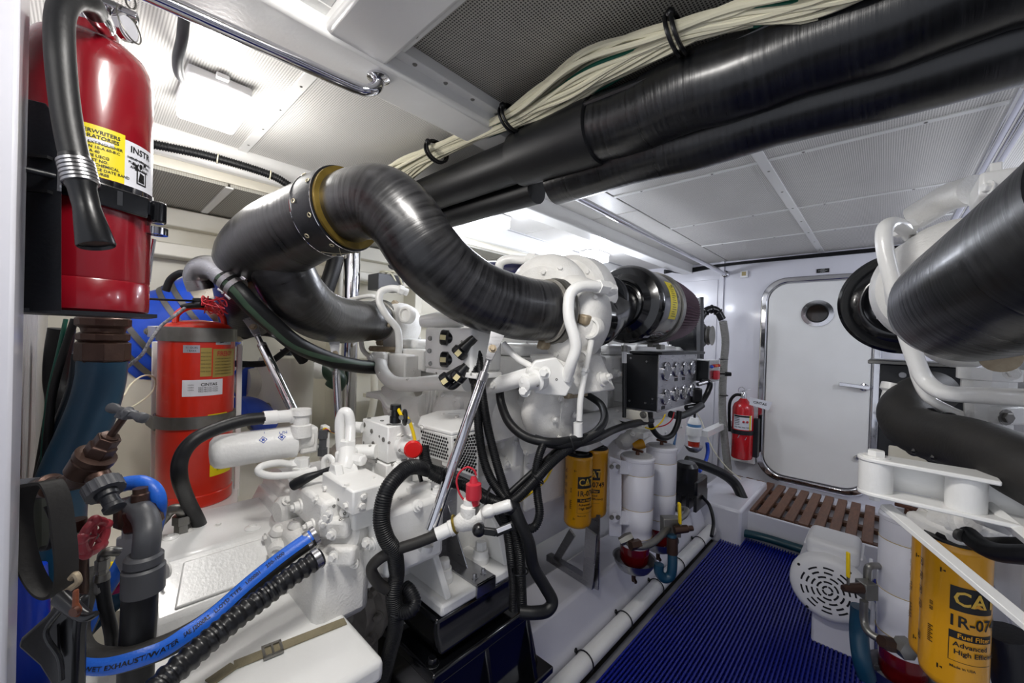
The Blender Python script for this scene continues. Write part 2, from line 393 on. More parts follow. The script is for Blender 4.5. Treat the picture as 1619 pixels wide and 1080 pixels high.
# cover strips under the panel joints
m = M()
for (a, b) in ((1.12, 3.5),): m.box((-.356, a, CZ-.017), (-.322, b, CZ-.011)); m.box((.404, a, CZ-.017), (.436, b, CZ-.011))
m.build('cover_strip', white, ceil, bevel=.001)
for y in (1.66, 2.32, 2.86): M().box((-.93, y-.010, CZ-.0155), (1.55, y+.010, CZ-.011)).build('cover_strip', white, ceil, bevel=.001)
M().box((-1.76, .372, CZ-.017), (-.96, .402, CZ-.011)).build('cover_strip', white, ceil, bevel=.001)
for (y0, y1) in ((.46, .485), (.295, .32)): M().box((-.84, y0, CZ-.04), (1.5, y1, CZ-.012)).build('panel_frame', white, ceil, bevel=.002)
for (y0, y1) in ((.45, 1.0), (-.85, .33)): M().box((-.855, y0, CZ-.0415), (-.812, y1, CZ-.012)).build('panel_frame', white, ceil, bevel=.002)
m = M()
for i in range(9): m.lathe((-.339, 1.22+i*.27, CZ-.017), (0, 0, -1), [(0, .005), (.0015, .004)], 10)
for y in (1.66, 2.32, 2.86):
    for i in range(8): m.lathe((-.8+i*.29, y, CZ-.0155), (0, 0, -1), [(0, .005), (.0015, .004)], 10)
for i in range(6): m.lathe((-.826, .52+i*.09, CZ-.0415), (0, 0, -1), [(0, .006), (.0025, .004)], 10)
for i in range(6): m.lathe((-.75+i*.17, .472, CZ-.04), (0, 0, -1), [(0, .006), (.0025, .004)], 10)
for i in range(5): m.lathe((-1.0-i*.17, .387, CZ-.017), (0, 0, -1), [(0, .004), (.0015, .003)], 10)
o = m.build('screw', galv, ceil, kind='stuff')
# beams
struct(M().box((-.97, -.9, CZ-.075), (-.84, 1.02, CZ+.01)), 'trim_2', white, bevel=.012, label='glossy white fore-and-aft ceiling beam')
struct(M().box((-.90, .32, CZ-.07), (1.56, .46, CZ+.01)), 'trim_3', white, bevel=.012, label='glossy white crosswise ceiling beam')
struct(M().box((-1.80, 1.00, CZ-.15), (1.56, 1.12, CZ+.01)), 'trim_4', white, bevel=.006, label='white crosswise beam under the black pipe')
struct(M().box((-1.30, 1.12, CZ-.085), (-1.20, YF, CZ+.01)), 'trim_5', white, bevel=.006)
struct(M().box((-1.81, -.10, CZ-.10), (-1.76, YF, CZ+.01)), 'trim_6', white, bevel=.012)
M_ = M().box((-2.4, -.10, 1.68), (-1.81, YF, 1.72)); o = struct(M_, 'trim_7', cream)
for i, (a, b) in enumerate(((-.1, .36), (.36, 1.1), (1.1, 1.9), (1.9, 2.8))):
    M().box((-2.33, a+.004, 1.668), (-1.82, b-.004, 1.681)).build('panel', perfg, o)
M().box((-2.3, .35, 1.663), (-1.82, .375, 1.669)).build('cover_strip', white, o)
struct(M().box((-2.36, -.10, 1.44), (-2.26, YF, 1.50)).box((-2.36, -.10, 1.58), (-2.30, YF, 1.66)), 'trim_8', cream, bevel=.006)
# hull frames and shelf on the port side
sh = struct(M().box((-2.36, -.10, .52), (-1.42, 1.15, .57)).box((-1.46, -.10, .40), (-1.40, 1.15, .575)), 'trim_9', cream, bevel=.006, label='cream hull shelf behind the gearbox')
m = M()
for y in (.46, .95, 1.45, 1.95, 2.5, 3.0): m.box((-2.36, y, .3), (-2.22, y+.05, 1.6))
m.build('hull_frame', cream, sh, bevel=.004, kind='stuff')
m = M()
for z in (.75, 1.0, 1.25): m.box((-2.30, 1.15, z), (-2.20, 3.4, z+.025))
m.build('longitudinal', cream, sh, bevel=.004, kind='stuff')
# engine bed, port
bed = struct(M().prism([V(-1.75, .1, .02), V(-.745, .1, .02), V(-.755, .1, .10), V(-.80, .1, .20), V(-.96, .1, .20), V(-.96, .1, .06), V(-1.75, .1, .06)], (0, 2.6, 0)), 'trim_10', bedw, bevel=.012, label='white moulded engine bed beside the blue mat')
struct(M().prism([V(1.3, .1, .02), V(.14, .1, .02), V(.15, .1, .10), V(.195, .1, .20), V(.35, .1, .20), V(.35, .1, .06), V(1.3, .1, .06)], (0, 2.5, 0)), 'trim_11', bedw, bevel=.012)
struct(M().box((-.85, 2.52, -.02), (-.56, 3.2, .20)), 'trim_12', bedw, bevel=.015)
# step before the door
st = struct(M().box((-.93, 2.68, -.02), (.9, 2.70, .152)).box((-.55, 2.70, -.02), (.9, 3.5, .11)), 'trim_13', bedw, bevel=.004, label='white step riser before the door')
g = thing('teak_grating', 'slatted brown teak grating on the step in front of the door', 'grating', (-.3, 2.95, .11))
for i in range(20):
    x = -.83+.066*i
    M().box((x-.023, 2.715, .134), (x+.023, 3.36+random.uniform(-.004, .004), .156)).build('slat', teak, g, bevel=.003)
for y in (2.78, 3.0, 3.24): M().box((-.86, y-.02, .112), (.5, y+.02, .134)).build('batten', teak, g)
# forward wall fittings
def rrect(x0, x1, z0, z1, r, n=10):
    P = []
    for (cx, cz, a) in ((x1-r, z1-r, 0), (x0+r, z1-r, 90), (x0+r, z0+r, 180), (x1-r, z0+r, 270)):
        for k in range(n+1):
            t = R_(a+90*k/n); P.append((cx+r*math.cos(t), cz+r*math.sin(t)))
    return P
def rframe(m, out, inn, ya, yb, ym=None):
    n = len(out); vs = [V(x, ya, z) for x, z in out]+[V(x, yb, z) for x, z in out]+[V(x, yb, z) for x, z in inn]+[V(x, ya, z) for x, z in inn]
    fs = []
    for k in range(n):
        l = (k+1) % n
        for a in range(4):
            b = (a+1) % 4; fs.append((a*n+k, a*n+l, b*n+l, b*n+k))
    m.add(vs, fs)
DX0, DX1, DZ0, DZ1 = WY(1200, 600, YF).x, WY(1393, 600, YF).x, .145, 1.635
door = struct(M().prism([V(x, YF-.030, z) for x, z in rrect(DX0+.05, DX1-.05, DZ0+.05, DZ1-.045, .13)], (0, .03, 0)), 'door_1', white, bevel=.006, label='white rounded watertight door with a round port light')
m = M(); rframe(m, rrect(DX0, DX1, DZ0, DZ1, .17), rrect(DX0+.045, DX1-.045, DZ0+.045, DZ1-.04, .135), YF, YF-.035)
m.build('door_frame', chrome, door, bevel=.010, seg=3)
pc = WY(1293, 496, YF)
m = M().ring((pc.x, YF-.032, pc.z), Y_, .062, .092, .012, 40)
for k in range(8): a = k*PI/4+.2; m.lathe((pc.x+.077*math.cos(a), YF-.038, pc.z+.077*math.sin(a)), -Y_, [(0, .004), (.001, .003)], 8)
m.build('port_frame', chrome, door, bevel=.002)
M().lathe((pc.x, YF-.036, pc.z), Y_, [(0, .063), (.004, .063)], 40).build('port_glass', glassd, door)
M().torus((pc.x, YF-.038, pc.z), Y_, .061, .004, 40, 6).build('port_seal', blk, door)
h = WY(1366, 613, YF-.06)
m = M().lathe((h.x, YF-.03, h.z), -Y_, [(0, .026), (.008, .026), (.01, .012), (.04, .012)], 24)
m.bar((h.x+.03, YF-.065, h.z), (h.x-.125, YF-.060, h.z+.012), .012, .024)
m.build('handle', chrome, door, bevel=.003)
k_ = WY(1356, 724, YF-.03); M().lathe((k_.x, YF-.03, k_.z), -Y_, [(0, .018), (.01, .02), (.02, .01)], 20).build('hinge_knob', chrome, door)
# wall corner strip, sill plate
struct(M().box((-.985, YF-.02, 0), (-.955, YF, CZ)).box((-1.60, YF-.006, .1), (-1.0, YF, 1.66)), 'trim_14', bedw, bevel=.002)
p = WY(1301, 428, YF-.004)
m = M().box((p.x-.035, YF-.006, p.z-.014), (p.x+.035, YF, p.z+.014)); o = m.build('notice_plate', blkp); tag(o, 'tiny black notice plate above the white door', 'sign')
m = M()
fn = flat_fn((p.x, YF-.0062, p.z), X_, Z_)
text_map(m, 'DATE BY', .006, fn, cy=.008); text_map(m, 'OVERBOARD VENT', .006, fn); text_map(m, '6 MARINE', .006, fn, cy=-.008)
m.build('lettering', inkw, o, kind='stuff')
p = WY(1176, 434, YF-.012)
o = M().box((p.x-.022, YF-.028, p.z-.026), (p.x+.03, YF, p.z+.026)).build('wall_thermostat', lampb, bevel=.003); tag(o, 'small white wall box high left of the door', 'box')
M().box((p.x-.010, YF-.031, p.z-.012), (p.x+.018, YF-.027, p.z+.018)).build('window', mat('amber_window', '#a89868', .3), o)
# white drain pipe and the mat
pipe = M().cyl((-.712, .2, .045), (-.712, 2.66, .045), .030, n=20).build('floor_pipe', white); tag(pipe, 'long white pipe lying along the left edge of the blue mat', 'pipe')
m = M()
for y in (.82, .98, 1.17, 1.45, 1.75, 2.0, 2.3):
    c = M().tube([V(-.712+.034*math.cos(a), y, .045+.034*math.sin(a)) for a in [R_(t) for t in range(-60, 200, 20)]], .0025, 6)
    c.ball((-.75, y, .062), .008, 8)
    o = c.build('pipe_tie', blkp, pipe)
mt = thing('floor_mat', 'dark blue open-grid vinyl mat on the walkway floor', 'mat', (-.3, 1.4, -.02))
m = M(); x = -.66; i = 0
while x < .13:
    pts = [V(x+.006*math.sin(yy*3.1+x*9)*(x+.66), yy, .006) for yy in [.25+.1*j for j in range(25)]]
    m.tube(pts, .0046, 5, sx=1, sy=1); x += .0128; i += 1
m.build('ribs', matb, mt, kind='stuff')
m = M(); y = .25
while y < 2.66: m.box((-.665, y, -.012), (.13, y+.012, -.003)); y += .026
m.build('cross_bars', matb, mt, kind='stuff')
struct(M().box((-.70, .1, -.022), (.14, 2.68, -.016)), 'trim_15', mat('light_floor_under_mat', '#8a8a90', .5))
# ================================================================ OVERHEAD
def rod(name, label, a, b, r, foot=True, ends=None):
    t = thing(name, label, 'handrail', (Vector(a)+Vector(b))/2)
    a, b = Vector(a), Vector(b)
    M().tube(spline([a+Z_*.05, a+Z_*.012+(b-a).normalized()*.01, a+(b-a).normalized()*.045, b-(b-a).normalized()*.045, b+Z_*.012-(b-a).normalized()*.01, b+Z_*.05], 6), r, 16).build('rail', chrome, t)
    for e in (a, b): M().lathe(e+Z_*.052, -Z_, [(0, .022), (.004, .022), (.008, r+.002)], 20).build('foot', chrome, t)
    return t
a = W(225, -14, .650); b = W(588, 150, .945)
rail = thing('handrail', 'polished steel handrail under the glossy beam above the red extinguisher', 'handrail', (a+b)/2)
M().tube(spline([a-(b-a)*.3, a, a.lerp(b, .5), b-(b-a).normalized()*.05, b-(b-a).normalized()*.012+V(.010, 0, .002), b+V(.016, .006, .02), b+V(.018, .006, .05)], 8), .0135, 18).build('rail', chrome, rail)
M().lathe(V(b.x+.018, b.y+.006, CZ-.075), -Z_, [(0, .026), (.005, .026), (.010, .016)], 24).build('foot', chrome, rail)
a = WZ(872, 292, 1.735); b = WY(1146, 433, YF-.03)
t = thing('overhead_rail', 'long polished rail under the panelled ceiling, middle of the room', 'handrail', (a+b)/2)
M().cyl(a, b, .015, n=18).build('rail', chrome, t)
M().lathe(b, Y_, [(0, .017), (.008, .026), (.028, .03)], 20).build('foot', chrome, t)
a = WZ(1625, 130, 1.735); b = WZ(1527, 318, 1.735)
t = thing('overhead_rail', 'polished rail pair above the right-hand engine', 'handrail', (a+b)/2)
for dx in (0, .03): M().cyl(a+X_*dx, V(a.x, 2.9, a.z)+X_*dx, .013, n=18).build('rail', chrome, t)
# big black transverse pipe with its sleeve, second pipe below
pz = CAMZ+.535
yy = .88
t = thing('overhead_pipe', 'thick black wrapped pipe crossing under the ceiling', 'pipe', (-.2, yy, pz))
pp = [V(1.5-.06*i, yy+.004*math.sin(i), pz+.004*math.sin(i*1.7)) for i in range(36)]
lagtube('pipe', [p for p in pp if p.x > -.60], .078, pwrap, t, 36)
M().lathe((-.66, yy, pz), X_, [(-.15, .074), (-.15, .076), (.10, .083), (.115, .082), (.12, .070)], 36).build('sleeve', blk, t)
M().cyl((-1.75, yy, pz), (-.8, yy, pz), .062, n=30).build('inner_pipe', blk, t)
for k, dz in enumerate((.03, -.02, -.055)):
    M().tube([V(1.45-.1*i, yy+.06*(dz < 0)-.072*math.cos(dz*12), pz+dz+.005*math.sin(i+k)) for i in range(21)], .006, 6).build('wrap_fold', pwrap, t)
pz2 = CAMZ+.475
t = thing('lower_pipe', 'second black pipe tucked below and behind the thick wrapped one', 'pipe', (-.2, .97, pz2))
lagtube('pipe', [V(1.5-.08*i, .965+.003*math.sin(i*2), pz2+.003*math.sin(i*1.3)) for i in range(29)], .062, pwrap, t, 30)
M().cyl((-1.4, .97, pz2), (-.82, .97, pz2), .045, n=24).build('inner_pipe', blk, t)
# cable bundle
bun = thing('cable_bundle', 'bundle of cream and green cables strapped under the ceiling along the black pipe', 'cables', (-.4, .76, 1.74))
ctr = [W(600, 305, 1.55), W(640, 268, 1.46), W(700, 236, 1.32), W(800, 192, 1.13), W(880, 148, 1.0), W(960, 100, .89), W(1070, 55, .775), W(1180, 22, .70), W(1300, -8, .63), W(1420, -60, .57)]
cs = spline(ctr, 8)
for i in range(34):
    a = 2*PI*i/34*3.6; rr = .005+.027*math.sqrt(((i*7) % 34)/34); ph = random.uniform(0, 6); pts = []
    for j, p in enumerate(cs):
        s = .75+.35*math.sin(j*.19+1); wv = .0035*math.sin(j*.35+ph)
        pts.append(p+Z_*(rr*math.sin(a)*s+wv)+Y_*(rr*math.cos(a)*s*1.5-wv))
    M().tube(pts, .0048 if i % 4 else .0058, 7).build('cable', wireg if i in (3, 9, 15) else wirew, bun)
for (u, v, z) in ((690, 240, 1.335), (808, 188, 1.115), (1070, 55, .775)):
    c = W(u, v, z); m = M()
    for s_ in (-1, 1):
        m.torus(c+X_*.006*s_, X_+Z_*.2, .036, .0042, 28, 8, sx=1.15, sy=1)
    m.ball(c+V(0, -.035, .02), .010, 10)
    m.build('strap', blkp, bun)
# black conduit along the outboard beam
cond = [W(232, 226, 1.26), W(330, 247, 1.36), W(420, 274, 1.46), W(455, 292, 1.50), W(490, 318, 1.56)]
c = spline(cond, 10); pth, rr = corr(c, .0135, .0012, .007)
o = M().tube(pth, rr, 12).build('ribbed_conduit', blk); tag(o, 'black ribbed conduit clipped along the ledge left of the near lamp', 'conduit')
for (u, v, z) in ((344, 251, 1.37), (427, 277, 1.465)): M().torus(W(u, v, z), W(427, 277, 1.53)-W(344, 251, 1.43), .016, .002, 16, 6).build('cable_tie', wirew, o)
# bulkhead lamps
def lamp(c, lm, label, ax=X_, size=(.098, .068)):
    c = Vector(c); ay = Z_.cross(ax); a, b = size
    t = thing('ceiling_lamp', label, 'lamp', c, 'rectangular bulkhead lamps')
    M().obox(c+Z_*.030, ax*a*1.03, ay*b*1.03, Z_*.012).build('housing', lampb, t, bevel=.006)
    M().obox(c-Z_*.002, ax*a, ay*b, Z_*.024).build('diffuser', lm, t, bevel=.010, seg=3)
    m = M()
    for i in (-1, 1): M().obox(c+ax*(a+.008)*i+Z_*.034, ax*.012, ay*.014, Z_*.006).build('lug', lampb, t, bevel=.002)
    return t
lamp(WZ(337, 168, 1.752), lampm, 'bright lamp on the perforated ceiling nearest to the red extinguisher', X_)
lamp(WZ(773, 352, 1.752), lampm2, 'middle lamp in front of the black elbow bend, cool white', Y_)
lamp(WZ(940, 408, 1.752), lampm2, 'farthest lamp, glowing behind the black air cleaner', Y_)
lamp((.80, 1.38, 1.752), lampm2, 'added unseen lamp above the right-hand engine, nearer of the two', Y_)  # fixture added out of frame for the nearer starboard fill
lamp((.80, 2.45, 1.752), lampm2, 'added unseen lamp above the right-hand engine, farther of the two', Y_)  # fixture added out of frame for the farther starboard fill
hose('lamp_conduit', 'short grey conduit feeding the lamp beside the red extinguisher', 'conduit', px((291, 30, .855), (288, 60, .87), (281, 95, .90), (284, 118, .94), (296, 130, 1.0)), .0105, greyp)
# cables along the top of the forward wall
m = M()
for k in range(3): m.tube(spline([V(-1.32, 3.2, 1.70+.01*k), V(-1.25, YF-.03, 1.76-.012*k), V(-.9, YF-.02-.008*k, 1.775-.005*k), V(-.3, YF-.02, 1.78-.006*k), V(.6, YF-.02, 1.78-.006*k)], 6), .008, 8)
tag(m.build('wall_cable', blk), 'black cables along the top of the wall above the door', 'cables')

# ================================================================ FIRE GEAR, LEFT
ex = W(141, 300, .66)
def zat(u, v, z): return W(u, v, z).z
zt, zb = zat(141, 78, .66), zat(141, 494, .66)
def extinguisher(label, c, r, z0, z1):
    t = thing('fire_extinguisher', label, 'extinguisher', (c.x, c.y, z0)); H = z1-z0
    M().lathe((c.x, c.y, z0), Z_, [(0, r*.9), (.006, r*.98), (.012, r), (.05, r), (.052, r*.99), (.056, r), (H-.055, r), (H-.03, r*.96), (H-.012, r*.80), (H, r*.45), (H+.004, r*.34), (H+.022, r*.32)], 64).build('cylinder', red, t)
    return t
# unit vectors towards the camera at the extinguisher
fire = thing('fire_extinguisher', 'large dark red fire extinguisher hung on the bulkhead at far left', 'extinguisher', (ex.x, ex.y, zb))
r = .077; H = zt-zb+.012
M().lathe((ex.x, ex.y, zb), Z_, [(0, r*.93), (.004, r*.99), (.010, r), (.050, r), (.052, r*.985), (.055, r), (H-.060, r), (H-.040, r*.975), (H-.020, r*.86), (H-.006, r*.66), (H, r*.42), (H+.018, r*.40)], 72).build('cylinder', red, fire)
tocam = (CAM-ex); tocam.z = 0; tocam.normalize(); sidec = Z_.cross(tocam)       # sidec: to the right in the picture
fc = cyl_fn((ex.x, ex.y, 0), r, tocam)
def bandz(v): return zat(141, v, .572)
ya, yb = bandz(262), bandz(176)
# labels printed round the cylinder
m = M(); patch(m, fc, -.045, .040, ya, yb, 20); m.build('warning_label', ylab, fire)
m = M(); patch(m, fc, .040, .125, ya-.01, yb-.006, 20); m.build('instruction_label', labw, fire)
m = M(); q = cyl_fn((ex.x, ex.y, 0), r, tocam, lift=.0012)
cy = (ya+yb)/2; hh = yb-ya
text_map(m, 'UNDERWRITERS', .0080, q, True, .004, yb-.010); text_map(m, 'LABORATORIES', .0080, q, True, .004, yb-.018)
for i, s in enumerate(('CHEMICAL FIRE EXTINGUISHER', 'CLASSIFICATION 10-A 60-B:C', 'NO. 1-A 40', 'SIZE II   TYPE USCG', 'U.S. BRACKET NO.', 'DISCHARGE DRY CHEMICAL', 'REQUIRES MAINTENANCE DATE BAND', 'AT TEMPERATURES', '-40 TO 120 F', 'CHARGED TO 195 PSI', 'TESTED TO 585 PSI', 'MADE IN U.S.A.')):
    text_map(m, s, .0058, q, True, -.004, yb-.027-.0066*i)
M_ul = m; m.torus(q(-.042, yb-.014), tocam-sidec*.4, .008, .0007, 20, 4); text_map(m, 'UL', .008, q, True, -.042, yb-.014)
text_map(m, 'INSTR', .014, q, True, .066, yb-.018)
for i, s in enumerate(('HOLD UPRIGHT', 'PULL RING PIN', 'AIM AT BASE')): text_map(m, s, .0058, q, True, .064, yb-.032-.007*i)
for k in range(3): patch(m, q, .055+.008*k, .060+.008*k, cy-.010+.006*k, cy+.0+.003*k, 2)
for (a, b, c, d) in ((.058, .077, ya+.008, ya+.010), (.058, .077, ya+.030, ya+.032), (.058, .060, ya+.008, ya+.032), (.075, .077, ya+.008, ya+.032)): patch(m, q, a, b, c, d, 4)
m.add([q(.061, ya+.012), q(.073, ya+.012), q(.072, ya+.026), q(.064, ya+.028)], [(0, 1, 2, 3)]); m.add([q(.050, ya+.036), q(.056, ya+.036), q(.053, ya+.042)], [(0, 1, 2)])
patch(m, q, .046, .090, ya+.046, ya+.047, 8)
m.build('lettering', ink, fire, kind='stuff')
m = M(); patch(m, q, -.028, .026, cy+.012, cy+.018, 12); m.build('blank_strip', labw, fire)
# valve head, handle, gauge, pin ring
vb = W(168, 62, .66); vb = V(ex.x, ex.y, zb+H+.016)
hd = tocam*.25+sidec*.97
m = M().lathe(vb, Z_, [(0, .030), (.012, .030), (.014, .024), (.045, .022), (.05, .016), (.075, .015)], 28)
m.build('valve', chrome, fire, bevel=.0015)
hv = W(196, 22, .60)
m = M(); m.bar(vb+Z_*.055-sidec*.03, vb+Z_*.045+hd*.055, .022, .012); m.bar(vb+Z_*.075-sidec*.045, vb+Z_*.080+hd*.045, .024, .005)
m.build('squeeze_handle', chrome, fire, bevel=.002)
gc = vb+Z_*.018+hd*.024
gd = (hd*.8+tocam*.5).normalized()
m = M().lathe(gc, gd, [(0, .008), (.012, .010), (.014, .020), (.024, .021)], 28); m.build('gauge', chrome, fire)
M().lathe(gc+gd*.0235, gd, [(0, .0175), (.002, .0175)], 28).build('gauge_face', labw, fire)
M().torus(gc+gd*.025+Z_*.006, gd+Z_*.3, .022, .0012, 24, 5, sx=1, sy=1.3).build('pin_ring', galv, fire)
M().torus(vb+Z_*.07+hd*.045, gd-Z_*.2, .010, .0016, 20, 5).build('seal_ring', galv, fire)
# hose of the extinguisher
hp = px((150, 18, .585), (140, 2, .56), (112, -2, .53), (96, 22, .51), (95, 80, .50), (101, 150, .50), (110, 210, .50), (121, 262, .50), (130, 310, .50), (143, 352, .50), (152, 386, .50))
M().tube(spline(hp[:8], 8), .0142, 20).build('hose', blk, fire)
M().lathe(hp[7], hp[10]-hp[7], [(-.012, .0145), (0, .0165), (.02, .0165), (.03, .0135), (.055, .013), (.102, .0185), (.104, .0175), (.100, .016)], 28).build('nozzle', blkp, fire)
m = M(); 
for k in range(6): m.lathe(hp[7], hp[10]-hp[7], [(-.006+.005*k, .0155), (-.005+.005*k, .0175), (-.002+.005*k, .0175), (-.001+.005*k, .0155)], 24)
m.build('ferrule', steel, fire)
m = M().lathe(hp[0]+V(0, 0, 0), hp[0]-hp[1], [(-.014, .012), (0, .0125), (.01, .0155), (.05, .014)], 20); m.build('elbow', chrome, fire)
# bracket : backplate, clamp band, latches, shelf
br = thing('extinguisher_bracket', 'black steel wall bracket clamping the large dark red extinguisher', 'bracket', (ex.x, ex.y, zb))
m = M(); A = [W(18, 150, .56), W(72, 163, .56), W(93, 190, .56), W(97, 215, .56), W(97, 492, .56), W(16, 492, .56)]
m.prism(A, -tocam*.004); m.build('back_plate', blkm, br, bevel=.001)
M().box((ex.x-.10, ex.y-.10, zb-.006), (ex.x+.09, ex.y+.08, zb)).build('shelf', blkm, br)
zc = bandz(276)
m = M(); m.ring((ex.x, ex.y, zc), Z_, r+.0005, r+.004, .022, 72); m.build('clamp_band', chrome, br)
zc2 = bandz(292)
fb = lambda x, y, l=0: cyl_fn((ex.x, ex.y, 0), r+l, tocam)(x, y)
m = M()
m.add(*(lambda: ([fb(-.055+.0075*i, zc2+s-.05*0-.0004*i*i*0, .005+o) for o in (0, .006) for s in (-.011, .011) for i in range(20)], [(i, i+1, 21+i, 20+i) for i in range(19)]+[(40+i, 60+i, 61+i, 41+i) for i in range(19)]+[(i, 40+i, 41+i, i+1) for i in range(19)]+[(20+i, 21+i, 61+i, 60+i) for i in range(19)]))())
m.build('strap', blkm, br)
m = M(); p0 = fb(.018, zc2, .014)
m.bar(p0-sidec*.012, fb(.075, zc2-.004, .016), .006, .034)
m.build('latch', blkg, br, bevel=.002)
m = M(); pl = fb(.098, zc2-.006, .014)
m.lathe(pl-Z_*.016, Z_, [(0, .013), (.036, .013)], 24); m.build('latch_roller', blkg, br, bevel=.003)
m = M().ring(fb(.104, zc2-.034, .010), Z_, .010, .016, .012, 24); m.build('lower_latch', chrome, br)
a = W(24, 264, .53); b = fb(.004, zc2+.008, .02)
m = M().cyl(a, b, .0045, n=12); m.lathe(a.lerp(b, .62), b-a, [(0, .009), (.020, .009)], 6); m.lathe(a.lerp(b, .9), b-a, [(0, .007), (.014, .007)], 12)
m.build('clamp_screw', blkm, br)
m = M().bar(W(96, 245, .54), W(94, 305, .54), .004, .02, up=tocam); m.build('screw_plate', chrome, br)
for v in (246, 300): M().bar(W(40, v, .557), W(80, v+4, .557), .004, .008, up=tocam).build('slot', ink, br)
o = hose('latch_pull', None, None, px((243, 378, .80), (238, 410, .80), (234, 445, .80)), .004, chrome, parent=br)

# fire-suppression cylinder
tz = 1.25; tc_ = W(312, 600, tz); ttop = zat(312, 528, tz); tbot = zat(312, 790, tz); tr = .097
tank = thing('suppression_tank', 'orange-red fire suppression cylinder strapped on the shelf behind the gearbox', 'tank', (tc_.x, tc_.y, tbot))
Ht = ttop-tbot
M().lathe((tc_.x, tc_.y, tbot), Z_, [(0, tr*.96), (.004, tr), (.035, tr), (.038, tr*.97), (.046, tr*.97), (.05, tr*.985), (Ht, tr*.985)], 64).build('cylinder', red2, tank)
M().lathe((tc_.x, tc_.y, ttop), Z_, [(.004, tr), (.014, tr*.97), (.030, tr*.80), (.040, tr*.5), (.044, tr*.1)], 64).build('dome_top', red2, tank)
M().lathe((tc_.x, tc_.y, ttop-.022), Z_, [(0, tr), (.0, tr*1.035), (.040, tr*1.035), (.042, tr)], 64).build('top_band', galv, tank)
tcd = (CAM-tc_); tcd.z = 0; tcd.normalize(); tsd = Z_.cross(tcd)
zz = ttop+.03
M().tube(spline([V(tc_.x, tc_.y, zz)+tsd*-.055+tcd*.04, V(tc_.x, tc_.y, zz+.030)+tsd*-.050+tcd*.03, V(tc_.x, tc_.y, zz+.052)+tsd*-.02+tcd*.02, V(tc_.x, tc_.y, zz+.050)+tsd*.03, V(tc_.x, tc_.y, zz+.03)+tsd*.058, V(tc_.x, tc_.y, zz+.0)+tsd*.066], 8), .0085, 12).build('carry_handle', red2, tank)
q = cyl_fn((tc_.x, tc_.y, 0), tr*.985, tcd); q2 = cyl_fn((tc_.x, tc_.y, 0), tr*.985, tcd, lift=.0011)
def tx(u): return math.asin(max(-1, min(1, (u-312)/65)))*tr
def tzv(v): return zat(312, v, tz-tr*.8)
def tpatch(name, mt_, u0, v0, u1, v1):
    m = M(); patch(m, q, tx(u0), tx(u1), tzv(v1), tzv(v0), 12); return m.build(name, mt_, tank)
tpatch('name_label', labg, 336, 552, 373, 598); tpatch('data_label', labg, 316, 550, 334, 596)
tpatch('service_label', labw, 289, 601, 353, 627); tpatch('small_plate', labs, 289, 546, 315, 558); tpatch('top_plate', labs, 340, 538, 366, 545)
tpatch('yellow_sticker', ylab, 335, 740, 371, 760); tpatch('yellow_strip', ylab, 330, 658, 362, 664)
m = M(); text_map(m, 'FIREBOY', .020, q2, True, tx(357), tzv(560), sx=.7); m.build('red_lettering', wirer, tank)
m = M()
for i in range(6):
    text_map(m, 'AUTOMATIC FIRE EXTINGUISHING SYSTEM', .0052, q2, False, tx(355), tzv(568+5*i), sx=.55); text_map(m, 'MARINE USE ONLY', .005, q2, False, tx(325), tzv(558+6*i), sx=.6)
text_map(m, 'CINTAS', .012, q2, True, tx(331), tzv(609))
for i in range(3): text_map(m, 'FIRE PROTECTION', .006, q2, False, tx(330), tzv(614+3*i)); text_map(m, '123456', .005, q2, False, tx(302), tzv(609+4*i))
text_map(m, '11 OLBS', .008, q2, False, tx(302), tzv(550)); text_map(m, '1 BARR', .007, q2, False, tx(302), tzv(555)); text_map(m, 'EMPTY', .008, q2, True, tx(353), tzv(541)); text_map(m, 'E3 74', .011, q2, False, tx(353), tzv(750))
m.build('lettering', ink, tank, kind='stuff')
tb = thing('tank_bracket', 'white channel and steel straps holding the orange-red cylinder to the hull', 'bracket', (tc_.x, tc_.y, tbot))
zs = zat(312, 672, tz-.1)
M().ring((tc_.x, tc_.y, zs), Z_, tr, tr+.005, .036, 64).build('strap', galv, tb)
for zq, u_, vv in ((zs, 232, 663), (ttop, 235, 524)):
    e = W(u_, vv, tz+.02); m = M().bar(e, V(tc_.x, tc_.y, e.z)-tsd*(tr*.98)-tcd*.0, .008, .036, up=Z_); m.build('ear', white if vv < 600 else galv, tb, bevel=.003)
    M().bolt(e+tcd*.006, tcd, .008, .008).build('bolt', galv, tb)
M().bar(W(247, 540, tz+.03), W(244, 800, tz+.03), .030, .02, up=tsd).build('channel', white, tb, bevel=.003)
M().bar(W(379, 545, tz+.10), W(374, 790, tz+.10), .016, .016, up=tsd).build('channel', white, tb, bevel=.003)
M().lathe((tc_.x, tc_.y, tbot-.03), Z_, [(0, .16), (.03, .16)], 4, ph=.55).build('base_plate', white, tb, bevel=.002)
# ================================================================ WISHBONE EXHAUST, PORT ENGINE
ext = thing('exhaust_elbow', 'black wrapped exhaust elbow sweeping from the near turbocharger up to the steel collar', 'exhaust pipe', W(700, 400, 1.0))
P_ = [W(868, 492, 1.16), W(815, 486, 1.10), W(755, 466, 1.045), W(705, 432, 1.0), W(668, 392, .97), W(640, 350, .965), W(607, 322, .975), W(572, 322, 1.0), W(545, 332, 1.03)]
lagtube('bend', spline(P_, 10), [.087, .088, .088, .088, .088, .088, .088, .088, .087], lag, ext, 48)
a, b = W(548, 331, 1.03), W(505, 345, 1.075)
wy = thing('exhaust_wishbone', 'black wrapped twin exhaust trunk joining both turbocharger pipes above the red cylinder', 'exhaust pipe', W(440, 420, 1.2))
T_ = [a, W(520, 340, 1.06), W(480, 358, 1.09), W(440, 380, 1.13), W(408, 408, 1.19), W(394, 448, 1.32), W(392, 500, 1.48)]
